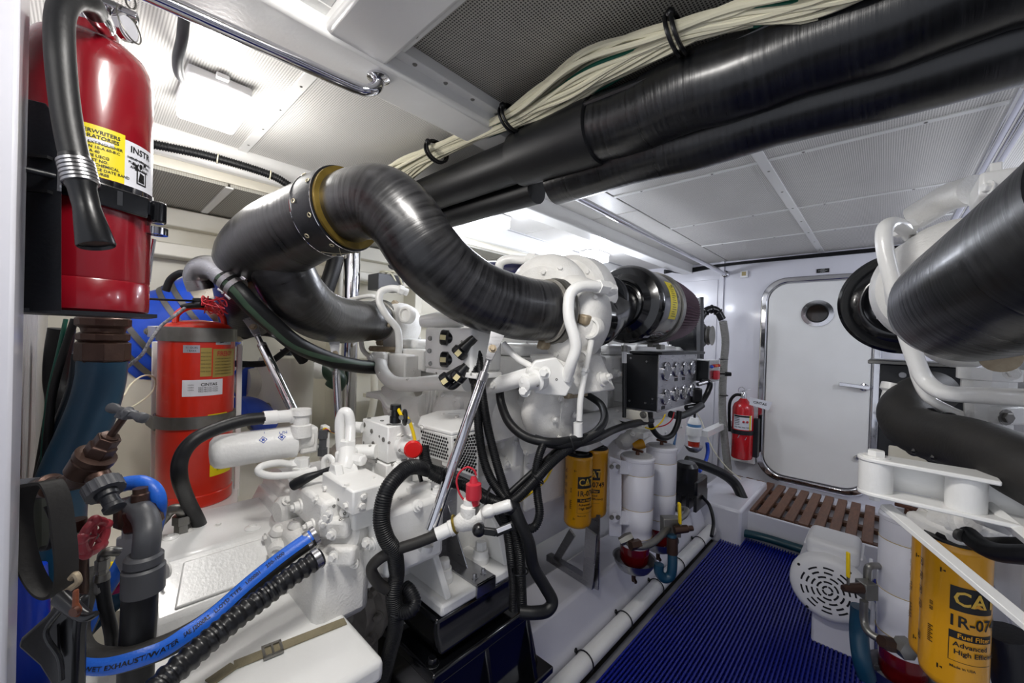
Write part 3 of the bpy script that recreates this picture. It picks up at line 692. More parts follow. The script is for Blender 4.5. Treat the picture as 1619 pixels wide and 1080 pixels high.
lagtube('trunk', spline(T_, 10), [.100, .101, .104, .110, .110, .10, .09], lagt, wy, 48)
B_ = [W(598, 507, 1.83), W(570, 508, 1.70), W(535, 506, 1.52), W(500, 494, 1.35), W(468, 465, 1.22), W(445, 425, 1.16), W(428, 395, 1.14)]
lagtube('branch', spline(B_, 10), [.087, .087, .089, .088, .086, .085, .086], lagt, wy, 44)
# steel collar with lockwire between elbow and trunk
dr = (b-a).normalized()
col = thing('exhaust_collar', 'black and bronze joint collar laced with steel wire between elbow and trunk', 'collar', (a+b)/2)
M().lathe(a, dr, [(-.012, .096), (-.012, .104), (-.004, .104), (-.002, .096)], 56).build('gold_flange', mat('bronze_gasket', '#8a7434', .4, .7, noise=.5, nscale=30, col2='#4a3c1c'), col)
M().lathe(a, dr, [(-.002, .100), (-.002, .108), (.002, .109), (.072, .107), (.072, .1)], 56).build('sleeve', lagd if False else blkm, col)
m = M(); 
for t_ in (.000, .072): m.torus(a+dr*t_, dr, .108, .0014, 56, 6)
m.build('edge_wire', chrome, col)
x1, y1, d1 = frame(dr)
m = M()
for k in range(7):
    pts = []
    for j in range(12):
        an = -1.2+k*.50+j*.05*(1 if k % 2 else -1); pts.append(a+dr*(.006+.060*j/11)+(x1*math.cos(an+PI)+y1*math.sin(an+PI))*.1095)
    m.tube(pts, .0010, 5)
for k in range(16):
    an = 2*PI*k/16; m.torus(a+dr*(.012 if k % 2 else .055)+(x1*math.cos(an)+y1*math.sin(an))*.110, x1*math.cos(an)+y1*math.sin(an), .005, .0014, 10, 5)
m.build('lock_wire', mat('lock_wire', '#c8c0a4', .35, .6), col)
# V-band clamps at the turbo outlets
def vband(p, d, r, par, lugdirs):
    d = Vector(d).normalized()
    M().lathe(p, d, [(-.012, r), (-.012, r+.004), (-.002, r+.004), (0, r)], 48).build('ring', mat('grey_end_ring', '#b0aca4', .4, .5, noise=.4), par)
    M().lathe(p, d, [(.004, r-.004), (.004, r+.006), (.010, r+.009), (.016, r+.006), (.020, r+.006), (.026, r+.009), (.032, r+.006), (.034, r-.004)], 48).build('clamp', galv, par)
    for l in lugdirs:
        l = Vector(l).normalized(); q_ = p+d*.02+l*(r+.014)
        m = M().obox(q_, l*.014, d*.015, d.cross(l)*.016); o = m.build('lug', rustb, par, bevel=.006); M().bolt(q_+d.cross(l)*.016, d.cross(l), .006, .006).build('bolt', rustb, o)
vc = thing('band_clamp', 'steel band clamp with beige lugs on the near turbocharger outlet', 'clamp', W(870, 492, 1.16))
pd = (W(880, 491, 1.18)-P_[1])
vband(P_[0], pd, .088, vc, [UP*.9+RT*.5, -UP*.3+RT*.9-FW*.6, -UP*.95-RT*.3])
vc = thing('band_clamp', 'stained band clamp on the far turbocharger outlet, left of the valve block', 'clamp', B_[0])
vband(B_[0], B_[0]-B_[1], .088, vc, [UP*.8+RT*.7, -UP*.2+RT*.6-FW*.8, -UP*.95])
# muffler / riser, stainless dome and inlet elbow
mu = thing('exhaust_riser', 'stainless steel exhaust mixing riser behind the orange-red cylinder', 'exhaust riser', W(330, 500, 1.40))
H_ = px((338, 492, 1.62), (295, 510, 1.60), (255, 530, 1.56), (215, 558, 1.52))
hd_ = (H_[3]-H_[0]).normalized()
M().lathe(H_[0], -hd_, [(-.02, .155), (.05, .154), (.09, .146), (.13, .128), (.16, .10), (.17, .05)], 56).build('body', mat('warm_stainless', '#b9b2a4', .28, 1, noise=.2, nscale=12, rvar=.1, col2='#8c8270'), mu)
E1 = px((318, 458, 1.18), (312, 438, 1.17), (320, 424, 1.16), (338, 424, 1.15), (352, 434, 1.14), (366, 446, 1.13))
M().tube(spline(E1, 8), .034, 24).build('inlet_elbow', steel, mu)
bh = thing('blue_exhaust_hose', 'bright blue silicone exhaust hose with grey clamps behind the cylinder', 'hose', W(230, 540, 1.6))
M().lathe(H_[0], hd_, [(0, .150), (.002, .160), (.10, .163), (.16, .178), (.30, .182), (.30, .17)], 56).build('sleeve', blueh, bh)
for k, dd in enumerate((.03, .075, .20, .255)): M().lathe(H_[0], hd_, [(dd, .155), (dd, .166+.019*(k > 1)), (dd+.018, .166+.019*(k > 1)), (dd+.018, .155)], 56).build('clamp', galv, bh)
ht = thing('hull_exhaust_tube', 'fat off-white exhaust tube running down the hull below the blue hose', 'pipe', W(180, 700, 1.7))
M().tube(spline([H_[0]+hd_*.24, H_[0]+hd_*.30-Z_*.03, H_[0]+hd_*.34-Z_*.12+Y_*.03, H_[0]+hd_*.34-Z_*.26+Y_*.06, H_[0]+hd_*.34-Z_*.52+Y_*.08], 8), .168, 48).build('tube', cream, ht)
# struts that carry the pipes
def strut(label, a, b, fork=None, fork2=None, r=.0125):
    a, b = Vector(a), Vector(b); d = (b-a).normalized(); L = (b-a).length
    t = thing('pipe_strut', label, 'strut', b)
    M().cyl(a+d*.075, b, r, n=24).build('tube', chrome, t)
    M().lathe(a, d, [(.015, .0075), (.06, .0075), (.062, .013), (.085, .013), (.087, .010)], 6 if False else 16).build('threaded_end', steel, t)
    s = d.cross(CAM-a).normalized(); n = s.cross(d).normalized()
    m = M()
    for k in (-1, 1): m.prism([a+n*.008*k-d*.005-s*.013, a+n*.008*k-d*.005+s*.013, a+n*.008*k+d*.03+s*.008, a+n*.008*k+d*.03-s*.008], n*.003*k)
    m.build('fork', steel, t, bevel=.001)
    m = M().prism([a-d*.045-s*.018-n*.002, a-d*.045+s*.018-n*.002, a+d*.012+s*.010-n*.002, a+d*.012-s*.010-n*.002], n*.004); m.build('lug_plate', steel, t)
    M().bolt(a+n*.011, n, .007, .006).build('bolt', rustb, t)
    return t
strut('polished strut slanting from the near exhaust elbow down to the mounting bracket', W(778, 553, 1.0), W(681, 838, .87))
strut('upright steel strut under the far exhaust branch', W(530, 560, 1.42), W(541, 760, 1.36), r=.013)
strut('slanting steel strut right of the orange-red cylinder, topped by a hanger', W(402, 520, 1.22), W(470, 662, 1.12), r=.013)
t = thing('steel_post', 'tall polished steel post rising behind the exhaust wishbone', 'post', W(545, 800, 2.2))
M().cyl(W(558, 370, 2.15), W(544, 860, 2.15), .042, n=32).build('post', chrome, t)
# ================================================================ PORT ENGINE
eng = thing('marine_engine', 'white twin-turbo marine diesel engine filling the middle of the room', 'engine', (-1.25, 1.5, .2))
# block, sump, flywheel housing, heads
M().prism([V(-1.14, .62, .32), V(-.92, .62, .32), V(-.90, .62, .50), V(-.885, .62, .70), V(-.95, .62, .735), V(-1.14, .62, .735)], (0, .40, 0)).build('timing_case', ewhite, eng, bevel=.01)
m = M().prism([V(-1.58, .98, .55), V(-1.50, .98, .30), V(-1.0, .98, .30), V(-.90, .98, .50), V(-.88, .98, .92), V(-1.0, .98, .98), V(-1.5, .98, .98), V(-1.6, .98, .9)], (0, 1.6, 0))
m.build('engine_block', ewhite, eng, bevel=.008)
m = M().lathe((-1.22, .56, .49), Y_, [(0, .27), (.03, .30), (.09, .30), (.10, .27)], 56); m.build('flywheel_housing', grime, eng, bevel=.004)
m = M()
for k in range(20):
    a = 2*PI*k/20; m.bolt((-1.22+.285*math.cos(a), .585, .49+.285*math.sin(a)), -Y_, .009, .016)
m.build('housing_bolts', grime, eng, kind='stuff')
for sx_ in (-.93, -1.55):
    for k in range(6):
        y = .95+k*.27; m = M().box((sx_-.10, y, .98), (sx_+.10, y+.24, 1.07)); m.build('cylinder_head', cast, eng, bevel=.012)
        m = M().box((sx_-.085, y+.01, 1.07), (sx_+.085, y+.23, 1.115)); o = m.build('valve_cover', ewhite, eng, bevel=.018, seg=3)
        m = M()
        for q_ in (.05, .19): m.bolt((sx_+.06, y+q_, 1.113), Z_, .007, .008)
        m.build('bolts', ewhite, o, kind='stuff')
# side details facing the walkway
m = M().cyl((-.83, .98, .80), (-.83, 2.45, .80), .05, n=28, ch=.01); m.build('manifold_pipe', ewhite, eng)
for k in range(5):
    y = 1.10+k*.28; m = M().box((-.88, y-.05, .86), (-.80, y+.05, .95)); m.cyl((-.86, y, .84), (-.93, y, 1.0), .033, n=16); m.build('intake_runner', cast, eng, bevel=.008, kind='stuff')
m = M()
for k in range(14):
    y = .9+k*.12; m.bolt((-.885, y, .60+.03*(k % 2)), X_, .009, .010); m.bolt((-.885, y+.04, .72), X_, .008, .010)
m.build('side_bolts', ewhite, eng, kind='stuff')
for k, (y, z) in enumerate(((1.15, .66), (1.62, .66), (2.05, .66))):
    m = M().box((-.89, y-.13, z-.12), (-.866, y+.13, z+.08)); m.build('side_cover', cast, eng, bevel=.014)
# rear front-facing housing plates (towards camera)

# sump grime
m = M().box((-1.45, .55, .33), (-1.05, .60, .55)); m.build('lower_cover', grime, eng, bevel=.02)
# rear plates seen from the gearbox side
def facebox(u0, v0, u1, v1, z, depth, name, mt=ewhite, bevel=.006, par=eng, seg=2):
    """box square to the engine; its aft face fills the given rectangle at distance z"""
    a = W(u0, (v0+v1)/2, z); Y = a.y; b = WY(u1, (v0+v1)/2, Y); t = WY((u0+u1)/2, v0, Y).z; q = WY((u0+u1)/2, v1, Y).z
    return M().box((a.x, Y, q), (b.x, Y+depth, t)).build(name, mt, par, bevel=bevel, seg=seg)
# turbochargers
def turbo(par, c, s=1.0, side=1, pipe=True):
    """compact turbocharger seen from aft; c is the turbine centre"""
    c = Vector(c)
    out = V(.62*side, -.60, -.05).normalized()      # turbine outlet direction
    m = M().lathe(c+V(0, -.075, 0)*s, Y_, [(0, .03*s), (.004*s, .075*s), (.018*s, .108*s), (.045*s, .128*s), (.085*s, .132*s), (.12*s, .120*s), (.14*s, .09*s)], 48, sx=1.0, sy=1.12)
    tb = m.build('turbine_housing', cast, par)
    return tb
tc1 = W(897, 488, 1.27); tc2 = W(628, 500, 1.95)
# near turbo: big shield-shaped water-cooled housing
def shield(c, s, par, flip=1):
    """pear-shaped water-cooled turbine housing: a stack of rings bulging towards the camera"""
    c = Vector(c); n = (CAM-c); n.z = 0; n = (n.normalized()*.3-Y_*.7).normalized(); x = Z_.cross(-n).normalized()*-1; x = n.cross(Z_)*-1
    x = Z_.cross(n).normalized()
    prof = [(-.10, .70), (-.07, .92), (-.03, 1.0), (.02, 1.0), (.045, .95), (.062, .84), (.070, .66), (.074, .3)]
    def outline(a):
        ca, sa = math.cos(a), math.sin(a); w = .105 if sa > 0 else .105-.035*(-sa)**1.5; h = .120 if sa > 0 else .150
        return (w*math.copysign(abs(ca)**.9, ca), h*math.copysign(abs(sa)**.9, sa))
    N = 44; vs = []; fs = []
    for (d, k) in prof:
        for i in range(N):
            ox, oz = outline(2*PI*i/N); vs.append(c+x*ox*k*s+Z_*oz*k*s+n*d*s)
    for j in range(len(prof)-1):
        for i in range(N): l = (i+1) % N; fs.append((j*N+i, j*N+l, (j+1)*N+l, (j+1)*N+i))
    fs.append(tuple(range(N))[::-1]); fs.append(tuple((len(prof)-1)*N+i for i in range(N)))
    o = M().add(vs, fs).build('turbine_housing', cast, par)
    return o, n, x
tb1, n1, x1_ = shield(W(905, 500, 1.21), 1.02, eng)
c1 = W(934, 519, 1.125)
M().lathe(c1-n1*.012, n1, [(0, .036), (.02, .034), (.026, .030), (.027, .024), (.020, .022), (.020, 0.001)], 32).build('boss', cast, tb1)
c1b = W(921, 565, 1.13); M().lathe(c1b-n1*.02, n1, [(0, .022), (.03, .020), (.033, .015), (.024, .010)], 20).build('port_boss', cast, tb1)
# volute ring left of the shield, holding the outlet
M().lathe(W(868, 470, 1.27), (W(868, 492, 1.16)-W(890, 488, 1.27)).normalized(), [(-.07, .09), (-.04, .125), (0, .135), (.03, .130), (.055, .11), (.07, .095)], 48).build('volute', cast, eng)
M().lathe(W(905, 470, 1.34), Y_, [(-.05, .12), (-.03, .137), (.03, .140), (.06, .13), (.08, .10)], 48, sx=1.05).build('compressor_volute', cast, eng)
# mounting foot of the near turbo
m = M().prism([W(835, 560, 1.18), W(925, 560, 1.16), W(950, 620, 1.15), W(900, 625, 1.14), W(848, 590, 1.17)], Y_*.09); m.build('turbo_foot', cast, eng, bevel=.006)
m = M().obox(W(893, 622, 1.20), X_*.05, Y_*.05, Z_*.007); m.build('gasket', rustb, eng, bevel=.003)
for (u, v) in ((907, 560), (860, 590), (888, 600)): M().bolt(W(u, v, 1.09), n1, .010, .010).build('bolt', rustb, eng)
# far turbo
tb2, n2, x2_ = shield(W(629, 515, 1.88), .90, eng)
M().lathe(W(644, 498, 1.74)-n2*.01, n2, [(0, .040), (.022, .038), (.028, .033), (.029, .026), (.02, .024), (.02, .001)], 32).build('boss', cast, tb2)
m = M().lathe(W(622, 548, 1.86), -Z_, [(0, .105), (.012, .110), (.022, .105)], 28); m.build('gasket', rustb, eng)
def pipe(pts, r, name='pipe', mt=ewhite, par=eng, n=16, k=8, label=None):
    o = M().tube(spline(pts, k), r, n).build(name, mt, par)
    if label: o['label'] = label
    return o
def fitting(a, b, r=.014, par=eng, mt=ewhite, name='pipe_nut'):
    a, b = Vector(a), Vector(b); d = b-a; L = d.length
    m = M().lathe(a, d, [(0, r), (L*.55, r), (L*.56, r*.8), (L, r*.8)], 6); m.lathe(a, d, [(-L*.1, r*.75), (L*1.1, r*.75)], 16)
    return m.build(name, mt, par, bevel=.001)
# near turbo oil/coolant pipe (inverted J)
pipe(px((965, 458, 1.13), (945, 453, 1.10), (918, 453, 1.08), (903, 463, 1.07), (899, 480, 1.065), (900, 505, 1.06), (908, 532, 1.055), (910, 552, 1.055), (903, 575, 1.06), (896, 600, 1.08)), .0155, n=18)
fitting(W(944, 453, 1.10), W(968, 458, 1.14), .021); fitting(W(958, 452, 1.14), W(966, 462, 1.12), .019)
# far turbo pipe
pipe(px((634, 458, 1.72), (618, 456, 1.72), (602, 462, 1.70), (600, 478, 1.69), (612, 500, 1.68), (628, 520, 1.68), (631, 545, 1.68), (630, 560, 1.68)), .0150, n=16)
fitting(W(630, 457, 1.72), W(643, 462, 1.74), .022)
pipe(px((600, 472, 1.8), (585, 468, 1.8), (562, 472, 1.85), (540, 478, 1.9)), .010)
pipe(px((570, 537, 1.80), (575, 555, 1.80), (590, 568, 1.76)), .011)
# top crossover pipe behind the near turbo
pipe(px((788, 428, 1.36), (792, 415, 1.35), (806, 410, 1.35), (826, 411, 1.34), (846, 411, 1.32)), .0150)
fitting(W(836, 411, 1.33), W(858, 412, 1.30), .024)
# blue-black intercooler hose behind
o = M().cyl(W(765, 428, 1.55), W(850, 432, 1.35), .038, n=24).build('charge_air_hose', mat('violet_black_rubber', '#1b1c48', .35), eng)
# coolant pipe between the turbos: left elbow then horizontal run
pipe(px((600, 570, 1.62), (606, 590, 1.55), (622, 605, 1.48), (650, 608, 1.42), (690, 605, 1.36), (740, 606, 1.25)), .026, n=22, name='coolant_pipe')
m = M().obox(W(600, 568, 1.62), RT*.030, UP*.030, FW*.03); m.build('elbow_joint', cast, eng, bevel=.012)
for (u, v) in ((586, 566), (588, 580), (605, 580)): M().bolt(W(u, v, 1.58), -FW-RT*.4, .010, .01).build('bolt', cast, eng)
facebox(610, 560, 640, 612, 1.66, .08, 'thermostat_block', cast, .008)
facebox(632, 552, 668, 585, 1.70, .08, 'bracket_block', cast, .008)
pipe(px((770, 612, 1.16), (800, 605, 1.12), (838, 594, 1.08)), .0235, n=22, name='coolant_pipe')
# flange plate with triangular bracket right of it
m = M().prism([W(834, 585, 1.06), W(846, 570, 1.06), W(880, 565, 1.06), W(910, 600, 1.10), W(896, 627, 1.06), W(846, 623, 1.05)], FW*.04); m.build('flange_bracket', ewhite, eng, bevel=.005)
m = M().lathe(W(850, 600, 1.05), -RT*.55-FW*.6-UP*.12, [(-.01, .030), (.012, .030), (.016, .022), (.055, .019), (.058, .013)], 20); m.build('pipe_flange', ewhite, eng)
for (u, v) in ((831, 600), (862, 589), (830, 618)): M().bolt(W(u, v, 1.02), -RT*.5-FW, .011, .012).build('bolt', ewhite, eng)
pipe(px((796, 543, 1.12), (806, 555, 1.11), (820, 568, 1.10), (838, 578, 1.10)), .009)
# vertical dip pipe in front of the near shield
pipe(px((940, 500, 1.13), (934, 545, 1.12), (925, 590, 1.11), (918, 630, 1.10), (916, 665, 1.10)), .0085)
fitting(W(925, 582, 1.11), W(922, 592, 1.11), .014); m = M().cyl(W(914, 668, 1.10), W(914, 690, 1.10), .013, n=16); m.build('sensor', ewhite, eng)
# water elbows below
def bulb_elbow(pts, rr, name, par=eng, mt=cast):
    return M().tube(spline(pts, 8), rr, 28).build(name, mt, par)
bulb_elbow(px((862, 622, 1.18), (858, 640, 1.17), (858, 660, 1.17), (872, 678, 1.18), (885, 688, 1.20)), [.052, .055, .062, .060, .05, .045], 'water_elbow')
m = M().lathe(W(893, 660, 1.19), X_*.8+Y_*.2, [(-.014, .055), (0, .062), (.012, .062), (.018, .05)], 28, sy=1.2); m.build('elbow_flange', cast, eng)
for k in range(6): a_ = k*PI/3; M().bolt(W(893, 660, 1.15)+Z_*.066*math.sin(a_)+Y_*.05*math.cos(a_), X_, .007, .008).build('bolt', cast, eng)
bulb_elbow(px((628, 612, 1.62), (630, 632, 1.60), (640, 652, 1.57), (662, 658, 1.50), (684, 650, 1.46)), [.062, .066, .072, .074, .070], 'water_elbow')
for k in range(3): M().lathe(W(668+5*k, 640-2*k, 1.50), RT*.8-UP*.15+FW*.3, [(0, .068), (.005, .078), (.010, .078), (.014, .066)], 32).build('hose_bead', cast, eng)
bulb_elbow(px((640, 668, 1.5), (652, 690, 1.45), (660, 712, 1.4)), [.06, .055, .05], 'water_elbow')
# plate ledge sticking out left of the far turbo
m = M().prism([W(578, 620, 1.60), W(620, 614, 1.66), W(655, 640, 1.52), W(650, 665, 1.45), W(610, 640, 1.5), W(600, 625, 1.55)], -Z_*.02); m.build('lift_bracket', ewhite, eng, bevel=.004)
# big mid-engine castings visible between the turbos
bulb_elbow(px((800, 690, 1.35), (790, 655, 1.36), (785, 625, 1.38), (780, 595, 1.4)), [.07, .085, .075, .06], 'gear_case')
bulb_elbow(px((720, 680, 1.4), (725, 650, 1.42), (735, 620, 1.45), (740, 590, 1.5)), [.085, .09, .08, .07], 'gear_case')
facebox(690, 612, 765, 700, 1.42, .2, 'front_cover', cast, .03)
facebox(790, 570, 850, 720, 1.48, .3, 'front_cover', cast, .03)
facebox(940, 575, 984, 700, 1.85, .1, 'block_side', cast, .01)
# cross beam linking both sides, aftercooler body on top of the vee
M().box((-1.42, 1.05, 1.04), (-1.08, 2.5, 1.22)).build('aftercooler', ewhite, eng, bevel=.03, seg=3)
M().box((-1.32, .98, 1.0), (-1.18, 1.05, 1.16)).build('aftercooler_end', cast, eng, bevel=.02)
# ECU box with black connectors, between the turbos
ecu = facebox(671, 518, 745, 586, 1.24, .12, 'control_box', ewhite, .008)
m = M()
for (u, v) in ((680, 535), (681, 575), (679, 555)): m.bolt(W(u, v, 1.215), -FW, .005, .005)
m.build('screws', galv, ecu, kind='stuff')
facebox(673, 586, 752, 594, 1.22, .10, 'box_shelf', ewhite, .002)
m = M().lathe(W(690, 508, 1.3), RT, [(-.05, .03), (0, .05), (.05, .05), (.09, .03)], 24, sy=.6); m.build('box_bracket', ewhite, eng)
def plug(u, v, z, d, n_=0, L=.05):
    d = Vector(d).normalized(); p = W(u, v, z); m = M()
    m.lathe(p, d, [(0, .020), (.004, .023), (.020, .023), (.024, .017), (L, .012)], 20); o = m.build('connector', blkp, ecu)
    s_ = d.cross(FW).normalized(); M().obox(p+d*.010-FW*.0225, d*.008, s_*.007, FW*.002).build('tag', mat('cream_tag', '#d8cc9a', .5), o)
    return o
plug(697, 533, 1.16, RT*.9-UP*.1); plug(697, 568, 1.16, RT*.9-UP*.05); plug(722, 562, 1.10, RT*.5+UP*.5, L=.07); plug(700, 605, 1.12, RT*.7+UP*.5, L=.07); plug(720, 600, 1.10, RT*.5+UP*.6)
# mount bracket (white, gussets) and steel plate
br_ = V(-.81, .69, .50)
mb = 'mount_bracket'
o = M().box((-.915, .565, .485), (-.722, .81, .512)).build(mb, ewhite, eng, bevel=.006)
o['label'] = 'white gusseted mounting bracket above the black mount'
M().box((-.915, .565, .36), (-.885, .81, .74)).build('bracket_back', ewhite, o, bevel=.004)
M().prism([V(-.888, .585, .735), V(-.888, .585, .512), V(-.732, .585, .512)], (0, .018, 0)).build('gusset', ewhite, o, bevel=.003)
M().prism([V(-.888, .785, .735), V(-.888, .785, .512), V(-.735, .785, .512), V(-.77, .785, .60)], (0, .018, 0)).build('gusset', ewhite, o, bevel=.003)
for (x, y) in ((-.800, .628), (-.800, .755)):
    m = M().lathe((x, y, .512), Z_, [(0, .024), (.014, .024), (.018, .021), (.034, .020)], 24); m.hexa((x, y, .546), Z_, .016, .022); m.build('mount_nut', ewhite, o, bevel=.001)
m = M().box((-.89, .668, .512), (-.716, .732, .518)).box((-.722, .668, .485), (-.716, .732, .518)).box((-.886, .668, .512), (-.880, .732, .70)); m.prism([V(-.880, .698, .66), V(-.880, .698, .518), V(-.790, .698, .518)], (0, .004, 0))
m.build('steel_plate', steel, eng, bevel=.001)
for y in (.685, .715): M().bolt((-.745, y, .518), Z_, .0055, .010).build('bolt', steel, eng)
# perforated guard
gd1 = WX(668, 705, -.93)
pgx = [W(665, 660, 1.20), W(742, 668, 1.12)]
guard = thing('belt_guard', 'white perforated guard cover in front of the engine, behind the polished strut', 'guard', W(710, 720, 1.15))
A0, A1, A2, A3 = W(662, 676, 1.20), W(714, 690, 1.10), W(714, 734, 1.10), W(664, 718, 1.20)
m = M().prism([A0, A1, A2, A3], Y_*.05); m.build('perforated_face', ewhite, guard, bevel=.002)
B0, B1, B2, B3 = A1, W(757, 680, 1.16), W(757, 758, 1.16), W(716, 742, 1.10)
m = M().prism([B0, B1, B2, B3], -Y_*.0-X_*.05); m.build('perforated_face', ewhite, guard, bevel=.002)
M().prism([W(660, 676, 1.20), W(714, 690, 1.10), W(760, 680, 1.16), W(735, 652, 1.28), W(690, 655, 1.30), W(664, 664, 1.28)], Z_*.012).build('top', ewhite, guard, bevel=.004)
def holes(P0, P1, P2, P3, nx, ny, r, name='hole'):
    n = (P1-P0).cross(P3-P0).normalized()
    if n.dot(CAM-P0) < 0: n = -n
    m = M()
    for j in range(ny):
        for i in range(nx):
            s_ = (i+.5+(.5 if j % 2 else 0))/(nx+.5); t_ = (j+.5)/ny
            p = P0.lerp(P1, s_).lerp(P3.lerp(P2, s_), t_); m.lathe(p+n*.0002, n, [(0, r), (.0009, r)], 8)
    m.build(name, ink, guard, kind='stuff')
holes(A0.lerp(A2, .06), A1.lerp(A3, .08), A2.lerp(A0, .08), A3.lerp(A1, .08), 12, 7, .0036)
holes(B0.lerp(B2, .06), B1.lerp(B3, .08), B2.lerp(B0, .08), B3.lerp(B1, .08), 8, 13, .0040)
m = M(); fnb = flat_fn(W(718, 661, 1.22)+Z_*.013, RT*.9-FW*.2, Y_, .001); patch(m, fnb, -.02, .02, -.002, .002, 2); m.build('slot', ink, guard)
# lower engine covering below guard
M().box((-1.06, .50, .36), (-.935, .62, .80)).build('rear_casting', ewhite, eng, bevel=.004)
for (x, z) in ((-.96, .77), (-.96, .70), (-.96, .60), (-1.03, .77)): M().bolt((x, .50, z), -Y_, .007, .008).build('bolt', ewhite, eng)
# ================================================================ GEARBOX, PUMPS
gb = thing('gearbox', 'white marine gearbox casting at lower left in front of the engine', 'gearbox', (-1.2, .3, .2))
def gbox(lo, hi, name, mt=ewhite, bevel=.012, seg=3): return M().box(lo, hi).build(name, mt, gb, bevel=bevel, seg=seg)
# main ribbed body seen at (235-430, 820-980)
m = M().prism([V(-1.36, .10, .28), V(-1.045, .10, .28), V(-1.045, .10, .42), V(-1.02, .10, .44), V(-1.02, .10, .555), V(-1.10, .10, .638), V(-1.30, .10, .655), V(-1.37, .10, .60)], (0, .25, 0)); m.build('body', ewhite, gb, bevel=.007, seg=2)
M().box((-1.34, .085, .30), (-1.06, .10, .60)).build('end_cover', ewhite, gb, bevel=.005)
_sp = lambda t, y: V(-1.02-.08*t, y, .555+.083*t)
M().prism([_sp(.1, .13), _sp(.1, .33), _sp(.85, .31), _sp(.85, .15)], V(.006, 0, .006)).build('sloped_panel', ewhite, gb, bevel=.003)
m = M().prism([V(-1.025, .14, .45), V(-1.025, .34, .45), V(-1.025, .34, .53), V(-1.025, .28, .545), V(-1.025, .16, .53)], (.014, 0, 0)); m.build('side_panel', ewhite, gb, bevel=.005)
m = M().lathe(W(262, 900, .80), -RT*.3-FW-UP*.0, [(0, .018), (.004, .018)], 20); m.build('recess', cast, gb)
M().prism([V(-1.38, .345, .32), V(-1.0, .345, .32), V(-1.0, .345, .58), V(-1.08, .345, .675), V(-1.30, .345, .69), V(-1.38, .345, .62)], (0, .03, 0)).build('flange', ewhite, gb, bevel=.004)
M().lathe((-1.20, .37, .55), Y_, [(0, .20), (.06, .17), (.16, .155), (.20, .19), (.24, .19)], 40).build('bell', cast, gb)
M().box((-1.32, .36, .60), (-1.06, .58, .72)).build('top_casting', cast, gb, bevel=.008)
# upper castings (430-560, 770-860)
for (u, v, z, r_, L) in ((470, 800, 1.02, .035, .10), (455, 850, .98, .03, .09), (505, 800, 1.0, .03, .06), (480, 870, .95, .028, .06)):
    M().lathe(W(u, v, z), Y_*.95-X_*.15, [(-L/2, r_*.7), (-L/2+.01, r_), (L/2, r_), (L/2, r_*.8)], 24).build('cast_boss', cast, gb)
def fb2(*a, **k): return facebox(*a, par=gb, **k)
fb2(455, 775, 510, 830, .985, .12, 'valve_body', mt=cast, bevel=.01)
fb2(508, 762, 558, 800, .92, .09, 'valve_body', bevel=.004)
fb2(526, 778, 560, 830, .915, .05, 'valve_body', bevel=.006)
fb2(560, 795, 612, 900, .93, .15, 'rear_body', bevel=.012)
fb2(640, 770, 650, 812, .95, .06, 'side_lug', bevel=.006)
fb2(420, 845, 500, 960, 1.02, .12, 'lower_body', mt=cast, bevel=.02)
# square valve block with bolted layers
vb_ = thing('valve_block', 'white square solenoid valve block standing on the gearbox', 'valve block', (-.95, .54, .78))
for k, (z0, z1, e) in enumerate(((.815, .905, 0), (.775, .812, .004), (.70, .772, .0))):
    M().box((-1.013-e, .508-e, z0), (-.88+e, .583+e, z1)).build('block', ewhite, vb_, bevel=.003)
m = M()
for (x, z) in ((-.96, .88), (-.90, .87), (-.95, .85), (-.905, .795), (-1.0, .89)): m.lathe((x, .508, z), -Y_, [(0, .006), (.002, .006), (.003, .003)], 12)
for (x, y) in ((-1.0, .52), (-.90, .52), (-.90, .57), (-.95, .53)): m.lathe((x, y, .905), Z_, [(0, .005), (.002, .005)], 10)
m.build('cap_screws', galv, vb_, kind='stuff')
M().lathe((-.88, .55, .855), X_, [(0, .024), (.012, .024), (.014, .018), (.045, .018), (.046, .016)], 24).build('solenoid', ewhite, vb_)
rk = M().lathe((-.834, .55, .855), X_*.8-Y_*.5, [(0, .014), (.003, .021), (.012, .022), (.016, .018)], 24).build('knob', mat('bright_red_knob', '#d02020', .3), vb_); rk['label'] = 'round red knob'
M().torus((-.83, .545, .828), X_*.6-Y_, .010, .0015, 20, 6, sy=1.3).build('ring', chrome, vb_)
M().lathe((-.995, .50, .885), -Y_*.8-X_, [(0, .014), (.02, .014), (.024, .008)], 16).build('port_plug', ewhite, vb_)
M().lathe((-.875, .53, .80), X_, [(0, .012), (.01, .012), (.018, .008)], 12).build('port_plug', ewhite, vb_)
# sensor on top with clip and yellow lead
sn = thing('block_sensor', 'black plug sensor with a clamp and yellow lead on top of the valve block', 'sensor', W(625, 665, 1.0))
M().lathe(W(625, 668, 1.0), Z_, [(0, .014), (.015, .014), (.017, .011), (.03, .011), (.032, .014), (.045, .013)], 20).build('plug', blkp, sn)
M().torus(W(640, 660, .96), Y_+X_*.5, .015, .005, 20, 8, sx=1.3).build('clamp', blk, sn)
M().tube(spline(px((628, 643, 1.0), (634, 655, .98), (645, 662, .97), (652, 680, .97), (656, 696, .97)), 8), .0042, 8).build('lead', wirey, sn)
for (u, v) in ((646, 666), (635, 660)): M().lathe(W(u, v, .945), -FW, [(0, .006), (.004, .006)], 10).build('eyelet', galv, sn)
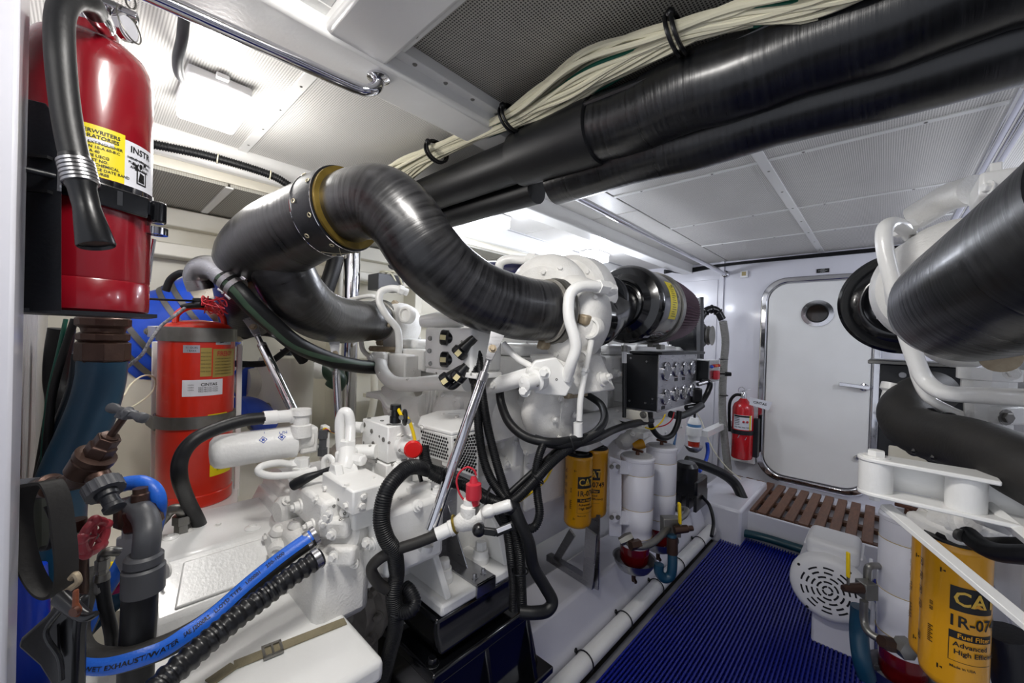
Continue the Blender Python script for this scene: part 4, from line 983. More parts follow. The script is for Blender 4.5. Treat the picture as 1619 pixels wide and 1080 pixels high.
# arched white pipe and fittings left of the block
pg = thing('gearbox_pipework', 'white arched pipe and elbow fittings beside the square valve block', 'pipe', W(550, 720, .98))
M().tube(spline(px((540, 712, 1.0), (538, 685, 1.0), (538, 665, 1.0), (543, 652, 1.0), (551, 655, 1.0), (554, 675, 1.0), (553, 700, .98)), 8), .0125, 18).build('arched_pipe', ewhite, pg)
M().lathe(W(550, 696, .98), -Z_, [(0, .020), (.03, .020), (.032, .015), (.06, .015)], 6).build('nut', ewhite, pg, bevel=.001)
M().obox(W(548, 725, .97), RT*.022, UP*.022, FW*.02).build('tee', ewhite, pg, bevel=.006)
M().lathe(W(560, 725, .96), RT*.9-FW*.5, [(-.01, .014), (.03, .014), (.034, .009)], 6).build('nut', ewhite, pg, bevel=.001)
M().lathe(W(576, 714, 1.0), RT, [(-.02, .018), (.03, .018)], 16).build('stub', ewhite, pg)
M().lathe(W(538, 746, .93), -RT*.6-FW*.6, [(-.035, .018), (.0, .020), (.003, .024), (.018, .024)], 6).build('elbow_nut', ewhite, pg, bevel=.001)
M().tube(spline(px((548, 712, .97), (548, 730, .95), (545, 742, .94)), 6), .02, 16).build('elbow', ewhite, pg)
M().tube(spline(px((512, 745, 1.0), (512, 728, 1.0), (520, 722, 1.0), (527, 730, .99), (528, 748, .97)), 6), .0065, 10).build('small_arch', ewhite, pg)
# black flexible bulb sleeve
hose('rubber_tail', 'short black rubber tail ending in a bulb beside the arched white pipe', 'hose', px((463, 768, .93), (470, 764, .93), (485, 756, .93), (505, 748, .94), (530, 738, .95), (560, 722, .97)), [.012, .013, .011, .0065, .006, .006], blk)
# temperature switch with wires
sw = thing('temperature_switch', 'small threaded switch with pink and yellow wires behind the arched pipe', 'switch', W(510, 710, 1.08))
M().lathe(W(510, 720, 1.08), Z_, [(0, .013), (.02, .013), (.021, .010), (.045, .010), (.047, .013), (.07, .012)], 6).build('body', greyp, sw)
for k, mt_ in enumerate((wirey, wirem, blk)): M().tube(spline(px((508+3*k, 684, 1.08), (514+2*k, 677+2*k, 1.08), (522, 682, 1.09), (535+3*k, 686, 1.1)), 6), .0022, 6).build('wire', mt_, sw)
# spin-on filter, lying down, with its head
ff = thing('oil_filter', 'white spin-on oil filter lying level beside the orange-red cylinder', 'filter', W(395, 715, 1.0))
A, B = W(330, 717, .93), W(466, 697, 1.05); dA = (B-A).normalized(); LA = (B-A).length
M().lathe(A, dA, [(0, .008), (.002, .026), (.010, .036), (.022, .040), (LA-.012, .040), (LA-.008, .042), (LA, .042)], 44).build('can', ewhite, ff)
fx, fy, _ = frame(dA)
_n = (-FW*.92+UP*.39); _n = (_n-dA*_n.dot(dA)).normalized(); _s = _n.cross(dA)
qf = lambda x, y: A+dA*(LA*.60+x)+(_n*math.cos(y/.04)+_s*math.sin(y/.04))*.0408
m = M(); text_map(m, 'L/N', .012, qf, False, .04, .014); text_map(m, 'ON FILTER', .009, qf, False, -.0, .040); text_map(m, 'I', .010, qf, False, .0, .022)
for cx_ in (-.005, .035):
    for k in range(4):
        a_ = k*PI/2; b_ = a_+PI/2; p_ = [(cx_+.009*math.cos(a_), .002+.009*math.sin(a_)), (cx_+.009*math.cos(b_), .002+.009*math.sin(b_)), (cx_+.007*math.cos(b_), .002+.007*math.sin(b_)), (cx_+.007*math.cos(a_), .002+.007*math.sin(a_))]
        m.add([qf(*z_) for z_ in p_], [(0, 1, 2, 3)])
    patch(m, qf, cx_-.003, cx_+.003, -.001, .005, 1)
m.build('lettering', inkb, ff, kind='stuff')
M().lathe(B, dA, [(0, .036), (.008, .030), (.04, .030), (.045, .02)], 28).build('filter_head', cast, ff)
M().obox(B+dA*.03, dA*.022, Z_*.034, dA.cross(Z_)*.024).build('head_block', cast, ff, bevel=.006)
M().obox(B+dA*.075-Z_*.02, dA*.008, Z_*.05, dA.cross(Z_)*.018).build('head_bracket', cast, ff, bevel=.003)
for k in range(2): M().cyl(B+dA*.05+Z_*(.005-.03*k), B+dA*.07+Z_*(.005-.03*k), .007, n=12).build('stud', ewhite, ff)
M().lathe(W(476, 690, 1.04), Z_, [(0, .026), (.03, .024), (.032, .019), (.055, .019), (.057, .024), (.072, .022)], 20).build('top_fitting', cast, ff)
M().lathe(W(416, 661, .99), W(466, 657, 1.04)-W(416, 661, .99), [(0, .017), (.03, .0175), (.032, .0155), (.06, .0165), (.062, .020), (.085, .020)], 20).build('hose_end', ewhite, ff)
M().lathe(W(688*0+478, 706, 1.02)-Z_*.03, -Z_, [(0, .019), (.02, .019), (.022, .022), (.036, .022)], 6).build('bottom_nut', ewhite, ff)
M().tube(spline(px((472, 738, 1.02), (462, 735, 1.01), (440, 732, .98), (415, 737, .95), (409, 746, .94), (425, 752, .95), (450, 752, .97), (480, 748, 1.0), (500, 742, 1.02)), 8), .0085, 14).build('return_pipe', ewhite, ff)
M().lathe(W(458, 735, 1.01), W(478, 733, 1.02)-W(458, 735, 1.01), [(0, .013), (.02, .013)], 6).build('nut', ewhite, ff)
hose('oil_hose', 'thick black hose looping from the white oil filter down onto the gearbox', 'hose', px((418, 661, .99), (385, 665, .96), (345, 677, .92), (308, 695, .88), (287, 722, .86), (284, 755, .86), (296, 790, .93), (314, 826, .98), (318, 840, 1.0)), .0150, blk, n=20)
o = thing('steel_elbow', 'shiny steel pipe elbow with hex nut beside the thick black hose', 'fitting', W(280, 810, .86))
M().tube(spline(px((262, 815, .93), (272, 806, .935), (284, 805, .94), (289, 814, .95), (290, 828, .96)), 6), .0115, 16).build('elbow', galv, o)
M().lathe(W(289, 814, .95), -Z_, [(0, .020), (.020, .020), (.022, .016), (.04, .016)], 6).build('nut', galv, o)
M().lathe(W(264, 814, .93), W(243, 832, .91)-W(264, 814, .93), [(0, .012), (.02, .015), (.05, .015)], 16).build('ferrule', galv, o)
# hydraulic pump with two hose tails
pu = thing('gear_pump', 'white gear pump with a hex plug feeding the blue-striped and ribbed hoses', 'pump', W(560, 850, .88))
ad = (-FW*.75-RT*.2+UP*.05).normalized(); pa = W(585, 830, .90)
M().lathe(W(565, 838, .93), W(520, 850, .83)-W(575, 838, .95), [(-.02, .058), (.02, .060), (.03, .052), (.07, .050), (.075, .044)], 36).build('pump_body', cast, pu)
M().lathe(W(582, 832, .92), ad, [(-.03, .042), (.0, .044), (.006, .040), (.012, .040)], 32).build('plug_boss', cast, pu)
M().lathe(W(582, 832, .92)+ad*.012, ad, [(0, .022), (.012, .022), (.014, .018)], 6).build('hex_plug', ewhite, pu, bevel=.001)
M().lathe(W(575, 882, .90), ad-UP*.3, [(-.03, .036), (.01, .038), (.016, .034), (.02, .028)], 32).build('lower_boss', cast, pu)
M().lathe(W(570, 860, .93), Z_, [(-.08, .05), (.03, .055)], 28).build('body', cast, pu)
for (u, v, z) in ((532, 832, .86), (540, 875, .85)):
    M().obox(W(u, v, z), RT*.034, UP*.020, FW*.020).build('port_block', cast, pu, bevel=.008)
for (u, v, z) in ((518, 818, .82), (525, 845, .82), (528, 880, .81), (580, 858, .86), (545, 810, .86), (560, 890, .85)): M().bolt(W(u, v, z), ad, .008, .008).build('bolt', cast, pu)
# mount: black cast feet
M().lathe(W(681, 838, .87), -UP+RT*-.3, [(-.006, .010), (.03, .008), (.032, .016), (.045, .016)], 14).build('strut_socket', ewhite, eng)
mo = thing('engine_mount', 'large black rubber engine mount under the white gusseted bracket', 'engine mount', (-.82, .69, .2))
M().prism([V(-.93, .585, .20), V(-.93, .585, .485), V(-.745, .585, .485), V(-.735, .585, .44), V(-.715, .585, .36)][0:0] or [V(-.93, .56, .475), V(-.735, .56, .475), V(-.735, .56, .445), V(-.715, .56, .40), V(-.93, .56, .40)], (0, .25, 0)).build('rubber_block', blkg, mo, bevel=.010, seg=3)
M().box((-.95, .53, .355), (-.70, .86, .385)).build('foot_plate', blkg, mo, bevel=.006)
M().box((-.91, .60, .478), (-.74, .79, .486)).build('shim', blkm, mo)
for (x, y) in ((-.90, .548), (-.73, .845), (-.73, .548)): M().bolt((x, y, .385), Z_, .011, .014).build('bolt', blkg, mo, bevel=.001)
# bracket frame below
M().prism([V(-.705, .53, .355), V(-.705, .86, .355), V(-.70, .90, .20), V(-.70, .50, .20)], (-.012, 0, 0)).build('web', blkg, mo, bevel=.003)
for y in (.535, .69, .845): M().prism([V(-.95, y, .355), V(-.705, y, .355), V(-.665, y, .20), V(-.95, y, .20)], (0, .014, 0)).build('rib', blkg, mo, bevel=.003)
M().box((-.96, .48, .185), (-.66, .92, .205)).build('base_plate', blkg, mo, bevel=.004)
# ================================================================ AIR CLEANER
AX, AZ = -.71, W(985, 480, 1.46).z
ac = thing('air_cleaner', 'gloss black air cleaner with a maroon cone, on the engine nearest the middle', 'air cleaner', (AX, 1.6, AZ-.15))
def C_(y, dz=0): return V(AX, y, AZ+dz)
M().lathe(C_(1.33), Y_, [(0, .070), (.0, .075), (.02, .105), (.03, .135), (.045, .145), (.06, .146), (.11, .143), (.16, .142), (.21, .142), (.22, .140), (.22, .12)], 64).build('housing', blkg, ac)
M().lathe(C_(1.335), Y_, [(.0, .080), (-.006, .084), (-.006, .092), (.012, .110)], 48).build('stepped_front', blkg, ac)
M().tube(spline([W(930, 505, 1.28), W(945, 505, 1.31), W(965, 492, 1.37), C_(1.34)], 10), [.088, .088, .078, .074, .070], 36).build('intake_elbow', blkg, ac)
M().lathe(C_(1.22), Y_+X_*.1, [(0, .080), (.006, .086), (.016, .086), (.022, .080)], 40).build('hose_band', blkm, ac)
M().lathe(C_(1.555), Y_, [(0, .143), (0, .147), (.03, .147), (.03, .143)], 64).build('clamp_band', galv, ac)
m = M(); N = 72; vs = []; fs = []
for j, (yy_, r_) in enumerate(((1.585, .142), (1.72, .132), (1.84, .116), (1.87, .09), (1.88, .03))):
    for k in range(2*N):
        a_ = PI*k/N; rr = r_+(.0035 if k % 2 else -.0035)*(j < 4); vs.append(V(AX+rr*math.cos(a_), yy_, AZ+rr*math.sin(a_)))
for j in range(4):
    for k in range(2*N): l = (k+1) % (2*N); fs.append((j*2*N+k, j*2*N+l, (j+1)*2*N+l, (j+1)*2*N+k))
o = M().add(vs, fs).build('pleated_cone', maroon, ac, ang=20)
td = CAM-C_(1.6); td = (td-Y_*td.dot(Y_)).normalized()
def acf(y0, a0, r=.1435): 
    sd = Y_.cross(td)
    return lambda x, y: V(AX, y0, AZ)+Y_*x+(td*math.cos(a0+y/r)-sd*math.sin(a0+y/r)*-1*-1)*r
qa = acf(1.475, .42)
m = M(); patch(m, qa, -.036, .028, -.085, .06, 2, 14); m.build('yellow_label', ylab, ac)
m = M(); qa2 = acf(1.475, .42, .1443)
for k in range(14): patch(m, qa2, -.020, .018-.007*(k % 3), -.075+.0085*k, -.0725+.0085*k, 2)
patch(m, qa2, .006, .020, .040, .050, 2)
m.build('printed_lines', mat('olive_print', '#6a6208', .5), ac, kind='stuff')
m = M(); patch(m, acf(1.37, -.75, .1475), -.02, .02, -.006, .006, 2, 3); m.build('small_plate', labs, ac)
m = M(); m.obox(C_(1.56, -.150)+X_*.03, X_*.012, Y_*.03, Z_*.008); m.obox(C_(1.56, -.156)+X_*.06, X_*.010, Y_*.02, Z_*.01)
m.build('buckle', galv, ac, bevel=.002, kind='stuff')
# indicator tube below the housing
in_ = thing('restriction_indicator', 'slim white and black service tube under the black air cleaner', 'sensor', W(987, 570, 1.42))
M().cyl(W(987, 546, 1.42), W(987, 556, 1.42), .011, n=14).build('nut', galv, in_)
M().cyl(W(987, 556, 1.42), W(987, 574, 1.42), .0085, n=14).build('sleeve', lampb, in_)
M().cyl(W(987, 574, 1.42), W(987, 660, 1.42), .007, n=12).build('tube', blkp, in_)
# ================================================================ GAUGE PANEL
GX = -.66
Y1 = WX(1040, 600, GX).y; Y2 = WX(1099, 600, GX).y; X0 = WY(986, 600, Y1).x; ZT = WX(1040, 561, GX).z; ZB = WX(1040, 651, GX).z
gp = thing('gauge_panel', 'black engine gauge box with a steel face of eight round gauges', 'gauge panel', (GX-.1, (Y1+Y2)/2, ZB))
M().box((X0, Y1, ZB), (GX, Y2, ZT)).build('box', blkm, gp, bevel=.004)
M().box((GX, Y1-.004, ZB-.002), (GX+.004, Y2+.004, ZT+.002)).build('face_plate', steel, gp, bevel=.0008)
M().box((X0+.03, Y1-.015, ZT), (GX+.02, Y2+.07, ZT+.012)).build('top_shelf', blkm, gp, bevel=.002)
LY = Y2-Y1; LZ = ZT-ZB
cols_ = [.16, .41, .63, .85]
for j, row in enumerate((.72, .26)):
    for i, cx_ in enumerate(cols_):
        r_ = .036 if (i == 0 and j == 0) else .029
        c = V(GX+.004, Y1+LY*cx_, ZB+LZ*row+(0 if i else -.004))
        t_ = M().lathe(c, X_, [(0, r_-.002), (0, r_+.004), (.006, r_+.004), (.009, r_), (.007, r_-.002)], 32, closed=True).build('gauge', chrome, gp)
        M().lathe(c+X_*.002, X_, [(0, r_-.001), (.005, r_-.001)], 32).build('dial', gauged if (i, j) in ((1, 1), (2, 1)) else gaugeg, t_)
        m = M()
        for k in range(9):
            a_ = -PI*.75+k*PI*1.5/8; m.bar(c+X_*.0074+(Y_*math.sin(a_)+Z_*math.cos(a_))*(r_*.72), c+X_*.0074+(Y_*math.sin(a_)+Z_*math.cos(a_))*(r_*.86), .0008, .0015, up=X_)
        m.bar(c+X_*.0078, c+X_*.0078+(Y_*math.sin(-.6+i*.5)+Z_*math.cos(-.6+i*.5))*r_*.65, .0005, .002, up=X_)
        m.build('dial_marks', inkw, t_, kind='stuff')
m = M()
for (cy_, cz_) in ((.42, .50), (.62, .50), (.86, .04), (.12, .03)): m.box((GX+.004, Y1+LY*cy_-.018, ZB+LZ*cz_-.007+.006), (GX+.005, Y1+LY*cy_+.018, ZB+LZ*cz_+.007+.006))
m.build('name_strips', ink, gp, kind='stuff')
m = M()
for i in range(4):
    for j in (.03, .97): m.lathe((GX+.004, Y1+LY*(.03+.31*i), ZB+LZ*j), X_, [(0, .004), (.002, .003)], 10)
m.build('screws', steel, gp, kind='stuff')
m = M()
for (x, z) in ((X0+.03, ZB+.03), (X0+.03, ZT-.02), (X0+.10, ZB+.03), (X0+.10, ZT-.03), (X0+.13, ZB+.05)): m.lathe((x, Y1, z), -Y_, [(0, .005), (.003, .004)], 12)
m.build('rivets', steel, gp, kind='stuff')
o = M().prism([W(984, 646, 1.50), W(1022, 652, 1.48), W(1024, 668, 1.48), W(985, 662, 1.50)], Y_*.012).build('panel_bracket', cream, eng, bevel=.003); M().bolt(W(1017, 656, 1.46), -Y_, .009, .006).build('bolt', galv, o)
# control box
cx0 = W(1118, 585, 1.95)
cb = thing('control_box', 'small grey switch box with coloured lamps right of the gauge panel', 'switch box', (cx0.x, cx0.y, cx0.z-.05))
q = .055
M().box((cx0.x-.07, cx0.y-.04, cx0.z-.055), (cx0.x+.02, cx0.y+.10, cx0.z+.045)).build('box', blkm, cb, bevel=.003)
M().box((cx0.x+.02, cx0.y-.045, cx0.z-.058), (cx0.x+.024, cx0.y+.105, cx0.z+.048)).build('face', steel, cb)
M().box((cx0.x-.07, cx0.y-.04, cx0.z+.045), (cx0.x+.02, cx0.y+.10, cx0.z+.049)).build('lid', lampb, cb)
for k, mt_ in enumerate((blueh, redp, mat('orange_lamp', '#e0701a', .3), redp)): M().lathe((cx0.x+.024, cx0.y-.02+.035*k, cx0.z+.018+.003*(k > 0)), X_, [(0, .008), (.004, .008), (.010, .005)], 14).build('pilot_lamp', mt_, cb)
M().box((cx0.x+.024, cx0.y+.01, cx0.z-.045), (cx0.x+.045, cx0.y+.05, cx0.z-.002)).build('switch_guard', redp, cb, bevel=.004)
M().lathe((cx0.x+.024, cx0.y+.09, cx0.z-.02), X_+Y_*.6, [(0, .004), (.03, .004), (.032, .012), (.06, .010)], 14).build('toggle', blkp, cb)
o = thing('control_stay', 'black bent arm and clamps hanging below the switch box', 'bracket', W(1110, 625, 1.9))
M().tube(spline(px((1085, 645, 1.85), (1105, 640, 1.88), (1118, 622, 1.9), (1122, 606, 1.9), (1108, 602, 1.9)), 8), .013, 14).build('arm', blkp, o)
M().tube(spline(px((1060, 655, 1.8), (1075, 658, 1.82), (1095, 650, 1.84), (1110, 640, 1.86)), 8), .016, 14).build('hose', greyp, o)
M().cyl(W(1103, 608, 1.88), W(1120, 603, 1.9), .010, n=14).build('clamp', chrome, o)
M().obox(W(1100, 625, 1.88), RT*.025, UP*.035, FW*.02).build('block', blkp, o, bevel=.008)
# dark pulley and stay behind the cone
o = thing('alternator', 'dark alternator and black stay behind the maroon cone', 'alternator', W(1095, 520, 2.3))
M().lathe(W(1088, 530, 2.3), X_, [(-.10, .07), (-.08, .09), (.06, .09), (.09, .06)], 32).build('body', blkm, o)
M().lathe(W(1088, 530, 2.3)+X_*.1, X_, [(0, .045), (.01, .055), (.02, .045), (.03, .055)], 24).build('pulley', galv, o)
M().bar(W(1107, 470, 2.1), W(1107, 575, 2.1), .05, .02, up=RT).build('stay', greyp, o, bevel=.006)
# ================================================================ FUEL FILTERS
def cat_filter(name_label, c, ztop, r=.054, H=.262, part='1R-0749', mir=0, rot=0.0, group=None):
    t = thing('fuel_filter', name_label, 'filter', (0, 0, 0), group)
    M().lathe((0, 0, 0), Z_, [(0, r*.35), (.002, r*.60), (.006, r*.82), (.014, r*.96), (.024, r), (H-.016, r), (H-.012, r*1.025), (H-.004, r*1.025), (H, r*.98)], 56).build('canister', yell, t)
    M().lathe((0, 0, H), Z_, [(0, r*.95), (.003, r*.95), (.004, r*.7), (.010, r*.68)], 40).build('gasket', blk, t)
    f = V(-c.x, -c.y, 0).normalized(); f = Matrix.Rotation(rot, 3, 'Z') @ f
    q = cyl_fn((0, 0, 0), r, f, .0004); q2 = cyl_fn((0, 0, 0), r, f, .0011)
    m = M(); patch(m, q, -.010, .050, H*.585, H*.745, 16); patch(m, q, -.010, .050, H*.40, H*.45, 16)
    for (a, b, c_, d) in ((-.010, -.009, H*.25, H*.45), (-.010, .05, H*.25, H*.253)): patch(m, q, a, b, c_, d, 10)
    text_map(m, part, .027, q2, True, .028, H*.515, sx=.88)
    text_map(m, 'Advanced', .0115, q2, True, .018, H*.365); text_map(m, 'High Efficiency', .0115, q2, True, .030, H*.315)
    text_map(m, 'Made in USA', .006, q2, True, .008, H*.215)
    for (x, z) in ((-.020, H*.82), (-.020, H*.17)): m.add([q2(x-.003, z-.004), q2(x-.001, z-.004), q2(x-.001, z+.004), q2(x-.003, z+.004)], [(0, 1, 2, 3)]); m.add([q2(x, z), q2(x+.004, z-.002), q2(x+.004, z+.002)], [(0, 1, 2)])
    for k in range(9): patch(m, q2, -.038, -.030-.003*(k % 2), H*.30+.0035*k, H*.30+.0035*k+.0018, 2)
    text_map(m, '05 03', .0075, lambda x, y: q2(-.034+y, H*.55+x), True); 
    for k, zc_ in enumerate((.80, .70, .60, .50, .28)):
        zz_ = H*zc_; s_ = .0065
        for (a, b, c2, d) in ((-s_, s_, s_-.0012, s_), (-s_, s_, -s_, -s_+.0012), (-s_, -s_+.0012, -s_, s_), (s_-.0012, s_, -s_, s_), (-.002, .002, -.003, .003)):
            patch(m, q2, -.060+a, -.060+b, zz_+c2, zz_+d, 2)
    m.build('lettering', ink, t, kind='stuff')
    m = M(); q3 = cyl_fn((0, 0, 0), r, f, .0014)
    text_map(m, 'CAT', .034, q3, True, .024, H*.667, sx=.9); m.build('emblem', mat('emblem_cream', '#d8b040', .4), t)
    m = M(); m.add([q3(.014, H*.625), q3(.034, H*.625), q3(.024, H*.655)], [(0, 1, 2)]); m.build('triangle', yell, t)
    m = M(); text_map(m, 'Fuel Filter', .011, q3, True, .022, H*.425); m.build('filter_name', yell, t)
    t.location = (c.x, c.y, ztop-H); return t
f1 = W(916, 720, 1.46); f2 = W(941, 708, 1.54)
cat_filter('yellow fuel filter hanging on the left-hand engine, nearer of its pair', f1, f1.z+.004, r=.050, rot=.15)
cat_filter('yellow fuel filter half hidden behind its pair on the left-hand engine', f2, f2.z, r=.050, rot=-.55)
o = M().prism([W(895, 712, 1.46), W(930, 716, 1.42), W(966, 700, 1.58), W(950, 690, 1.62), W(910, 698, 1.55)], Z_*.03).build('filter_head', cast, eng, bevel=.008)
def racor(label, c, ztop, r=.0735, H=.30, group=None, sc=1.0):
    t = thing('fuel_separator', label, 'filter', (0, 0, 0), group)
    M().lathe((0, 0, 0), Z_, [(0, r*.98), (.03, r*.98), (.033, r*1.0), (H*.36, r), (H*.365, r*.985), (H*.372, r), (H*.80, r), (H*.805, r*.985), (H*.812, r*1.0), (H*.965, r*.985), (H*.97, r*1.03), (H, r*1.03), (H+.006, r*.95)], 56).build('housing', bedw, t)
    M().lathe((0, 0, H+.005), Z_, [(0, r*.9), (.003, r*.85), (.004, r*.3)], 40).build('lid', lgrey, t)
    m = M().lathe((0, 0, H), Z_, [(0, .010), (.025, .008)], 12).bar((-.028, .006, H+.028), (.028, -.006, H+.028), .010, .010); m.build('tee_handle', bronze, t, bevel=.002, kind='stuff')
    for z in (.0, H*.36, H*.80): M().torus((0, 0, z), Z_, r*.998, .0012, 48, 4).build('seam', mat('old_gasket', '#a08a50', .6) if not bpy.data.materials.get('old_gasket') else bpy.data.materials['old_gasket'], t)
    M().lathe((0, 0, -.05), Z_, [(0, r*.85), (.05, r*.95)], 40).build('neck', bedw, t)
    M().lathe((0, 0, -.145), Z_, [(0, r*.3), (.010, r*.70), (.03, r*.86), (.095, r*.88)], 40).build('fuel_bowl', fuelr, t)
    M().lathe((0, 0, -.175), Z_, [(0, .012), (.003, r*.55), (.02, r*.98), (.045, r*1.18), (.064, r*1.26), (.066, r*1.30), (.062, r*1.22), (.045, r*1.14), (.02, r*.92), (.008, r*.4)], 48).build('heat_bowl', steel, t)
    m = M().lathe((0, 0, -.22), Z_, [(0, .008), (.02, .010), (.045, .008)], 12).bar((0, 0, -.205), (.018, -.012, -.215), .010, .012); m.build('drain_cock', brassd, t, kind='stuff')
    t.location = (c.x, c.y, ztop-H*sc); t.scale = (sc, sc, sc); return t
r1 = W(1008, 722, 1.55); r2 = W(1046, 706, 1.71)
rc1 = racor('white fuel separator on the left-hand engine bed, nearer of its pair', r1, r1.z, H=.345, sc=.862)
rc2 = racor('white fuel separator on the left-hand engine bed, farther of its pair', r2, r2.z, H=.345, sc=.862)
q = cyl_fn((0, 0, 0), .0735, V(-r1.x, -r1.y, 0), .0006); m = M(); patch(m, q, .0, .062, .165, .235, 12); m.build('blue_label', mat('pale_blue_label', '#7f9fd0', .4), rc1)
m = M(); q = cyl_fn((0, 0, 0), .0735, V(-r1.x, -r1.y, 0), .0012)
for k in range(7): patch(m, q, .004+.01*(k % 2), .030, .172+.009*k, .174+.009*k, 4)
m.build('printed_lines', inkb, rc1, kind='stuff')
# separator manifold: plate, pipes, valve
sm = thing('separator_manifold', 'white mounting plate with grey fuel pipework and a yellow-handled valve', 'fuel manifold', W(1040, 830, 1.552))
M().prism([W(963, 722, 1.483), W(983, 728, 1.483), W(983, 850, 1.483), W(963, 848, 1.483)], FW*.008).build('plate', bedw, sm, bevel=.003)
for v in (738, 818):
    M().lathe(W(972, v, 1.465), -FW, [(0, .016), (.006, .016)], 16).build('ear', bedw, sm)
    for du in (-5, 5): M().bolt(W(972+du, v, 1.457), -FW, .006, .006).build('bolt', galv, sm)
    M().bar(W(978, v, 1.483), W(992, v+2, 1.517), .05, .012, up=RT).build('bracket_arm', bedw, sm, bevel=.003)
M().tube(spline(px((988, 852, 1.431), (1000, 862, 1.405), (1018, 864, 1.405), (1035, 856, 1.448), (1050, 842, 1.500), (1060, 832, 1.534)), 8), .0125, 14).build('pipe', galv, sm)
M().lathe(W(988, 853, 1.422), UP*.5+RT, [(-.02, .014), (.01, .018), (.03, .014)], 6).build('union', galv, sm)
M().lathe(W(1000, 862, 1.396), RT*.8+FW*.3, [(-.01, .017), (.03, .017)], 6).build('union', brassd, sm)
M().obox(W(1060, 832, 1.534), RT*.034, UP*.036, FW*.02).build('valve_block', galv, sm, bevel=.003)
M().lathe(W(1066, 838, 1.500), RT+UP*.1, [(0, .016), (.05, .014), (.055, .010), (.07, .010)], 12).build('valve', brassd, sm)
M().bar(W(1075, 828, 1.500), W(1074, 795, 1.491), .010, .016, up=FW).build('yellow_handle', wirey, sm, bevel=.003)
M().bar(W(1075, 845, 1.500), W(1076, 828, 1.500), .005, .008, up=FW).build('handle_shaft', galv, sm)
M().tube(spline(px((1073, 822, 1.552), (1083, 815, 1.603), (1086, 806, 1.638), (1078, 804, 1.672), (1070, 806, 1.707)), 6), .010, 12).build('loop_pipe', galv, sm)
M().tube(spline(px((1062, 845, 1.500), (1063, 870, 1.491), (1063, 895, 1.483), (1060, 910, 1.483), (1050, 914, 1.483), (1042, 905, 1.483), (1042, 892, 1.483)), 8), .0175, 14).build('bent_hose', dkblue, sm)
M().cyl(W(1063, 850, 1.491), W(1063, 875, 1.491), .02, n=14).build('pipe_sleeve', brassd, sm)
# stand of steel flat bar under the filters
stn = thing('filter_stand', 'steel angle frame standing on the white bed under the yellow filters', 'stand', W(930, 920, 1.3))
Yb = V(0, 0, 0); p1 = WZ(940, 931, .20)
M().bar(W(935, 840, 1.36), V(p1.x-.03, p1.y, .20), .045, .006, up=Y_).build('upright', steel, stn)
M().bar(V(p1.x-.008, p1.y, .202), V(p1.x-.012, p1.y, W(935, 840, 1.36).z), .006, .05, up=X_).build('upright_web', steel, stn)
M().bar(W(905, 842, 1.42), V(p1.x-.20, p1.y+.03, .22), .03, .006, up=Y_).build('brace', steel, stn)
M().bar(V(p1.x-.24, p1.y+.03, .215), V(p1.x, p1.y, .215), .03, .025, up=Z_).build('foot', steel, stn)
# small water separator on the wall, hoses, battery box
ws = thing('fuel_separator', 'small white separator with an orange bowl on the wall left of the little extinguisher', 'filter', W(1098, 700, 2.7))
c = W(1098, 665, 2.75)
M().lathe(c, -Z_, [(-.02, .028), (0, .036), (.02, .043), (.045, .043), (.046, .050), (.10, .050), (.102, .040), (.14, .040)], 32).build('head', white, ws)
M().lathe(c, -Z_, [(.022, .0435), (.040, .0435)], 32).build('blue_label', mat('blue_label_small', '#5a8ab8', .4), ws)
M().lathe(c-Z_*.14, -Z_, [(0, .038), (.05, .036)], 32).build('fuel_bowl', orfuel, ws)
M().lathe(c-Z_*.185, -Z_, [(-.012, .058), (-.010, .060), (.01, .050), (.03, .030), (.035, .01)], 32).build('drip_bowl', steel, ws)
M().cyl(c+Z_*.02, c+Z_*.07, .008, n=10).build('vent', blkp, ws)
M().box((c.x+.04, c.y, c.z-.10), (c.x+.09, YF, c.z-.06)).build('bracket', white, ws)
hose('fuel_line', 'blue fuel line dropping from the small wall separator', 'hose', px((1118, 700, 2.75), (1119, 715, 2.75), (1115, 730, 2.7), (1106, 745, 2.6)), .012, blueh)
hose('fuel_line', 'thin blue pipe descending behind the gauge panel', 'hose', px((1072, 650, 2.4), (1068, 680, 2.4), (1064, 710, 2.35)), .011, mat('teal_pipe', '#1c5a8c', .4))
hose('wall_wire', 'thin cream wire hanging on the wall beside the small separator', 'cable', px((1100, 650, 2.9), (1110, 668, 2.9), (1118, 690, 2.85), (1130, 715, 2.8), (1150, 740, 2.75), (1172, 758, 2.7)), .0035, wirew)
bb = thing('bilge_pump', 'black box pump on the white bed behind the white separators', 'pump', W(1090, 780, 2.2))
M().obox(W(1090, 765, 2.25), X_*.07, Y_*.09, Z_*.05).build('body', blkp, bb, bevel=.012)
M().lathe(W(1085, 745, 2.2), Z_, [(-.05, .06), (.03, .06), (.05, .045)], 28).build('motor', blkp, bb)
for k in range(4): M().obox(W(1090, 785, 2.25)+X_*(-.06+.04*k), X_*.008, Y_*.092, Z_*.045).build('rib', blkp, bb, bevel=.003)
M().box((-1.02, 2.2, .2), (-.84, 2.55, .36)).build('white_tray', bedw, bb, bevel=.01)
hose('wall_cable', 'thick black cable bending down over the white bed by the step', 'hose', px((1085, 728, 2.5), (1110, 735, 2.5), (1140, 748, 2.5), (1162, 765, 2.5), (1175, 790, 2.45)), .030, blk)
hose('pump_cable', 'black cable running along the bed beside the white pipe', 'cable', px((1110, 785, 2.2), (1122, 800, 2.2), (1128, 825, 2.15), (1125, 848, 2.05)), .009, blk)
hose('step_hose', 'dark teal hose lying against the foot of the white step', 'hose', [V(-.70, 2.55, .05), V(-.5, 2.64, .045), V(-.3, 2.645, .045), V(-.15, 2.64, .045), V(-.05, 2.60, .045)], .022, mat('teal_hose', '#0f3c48', .35))
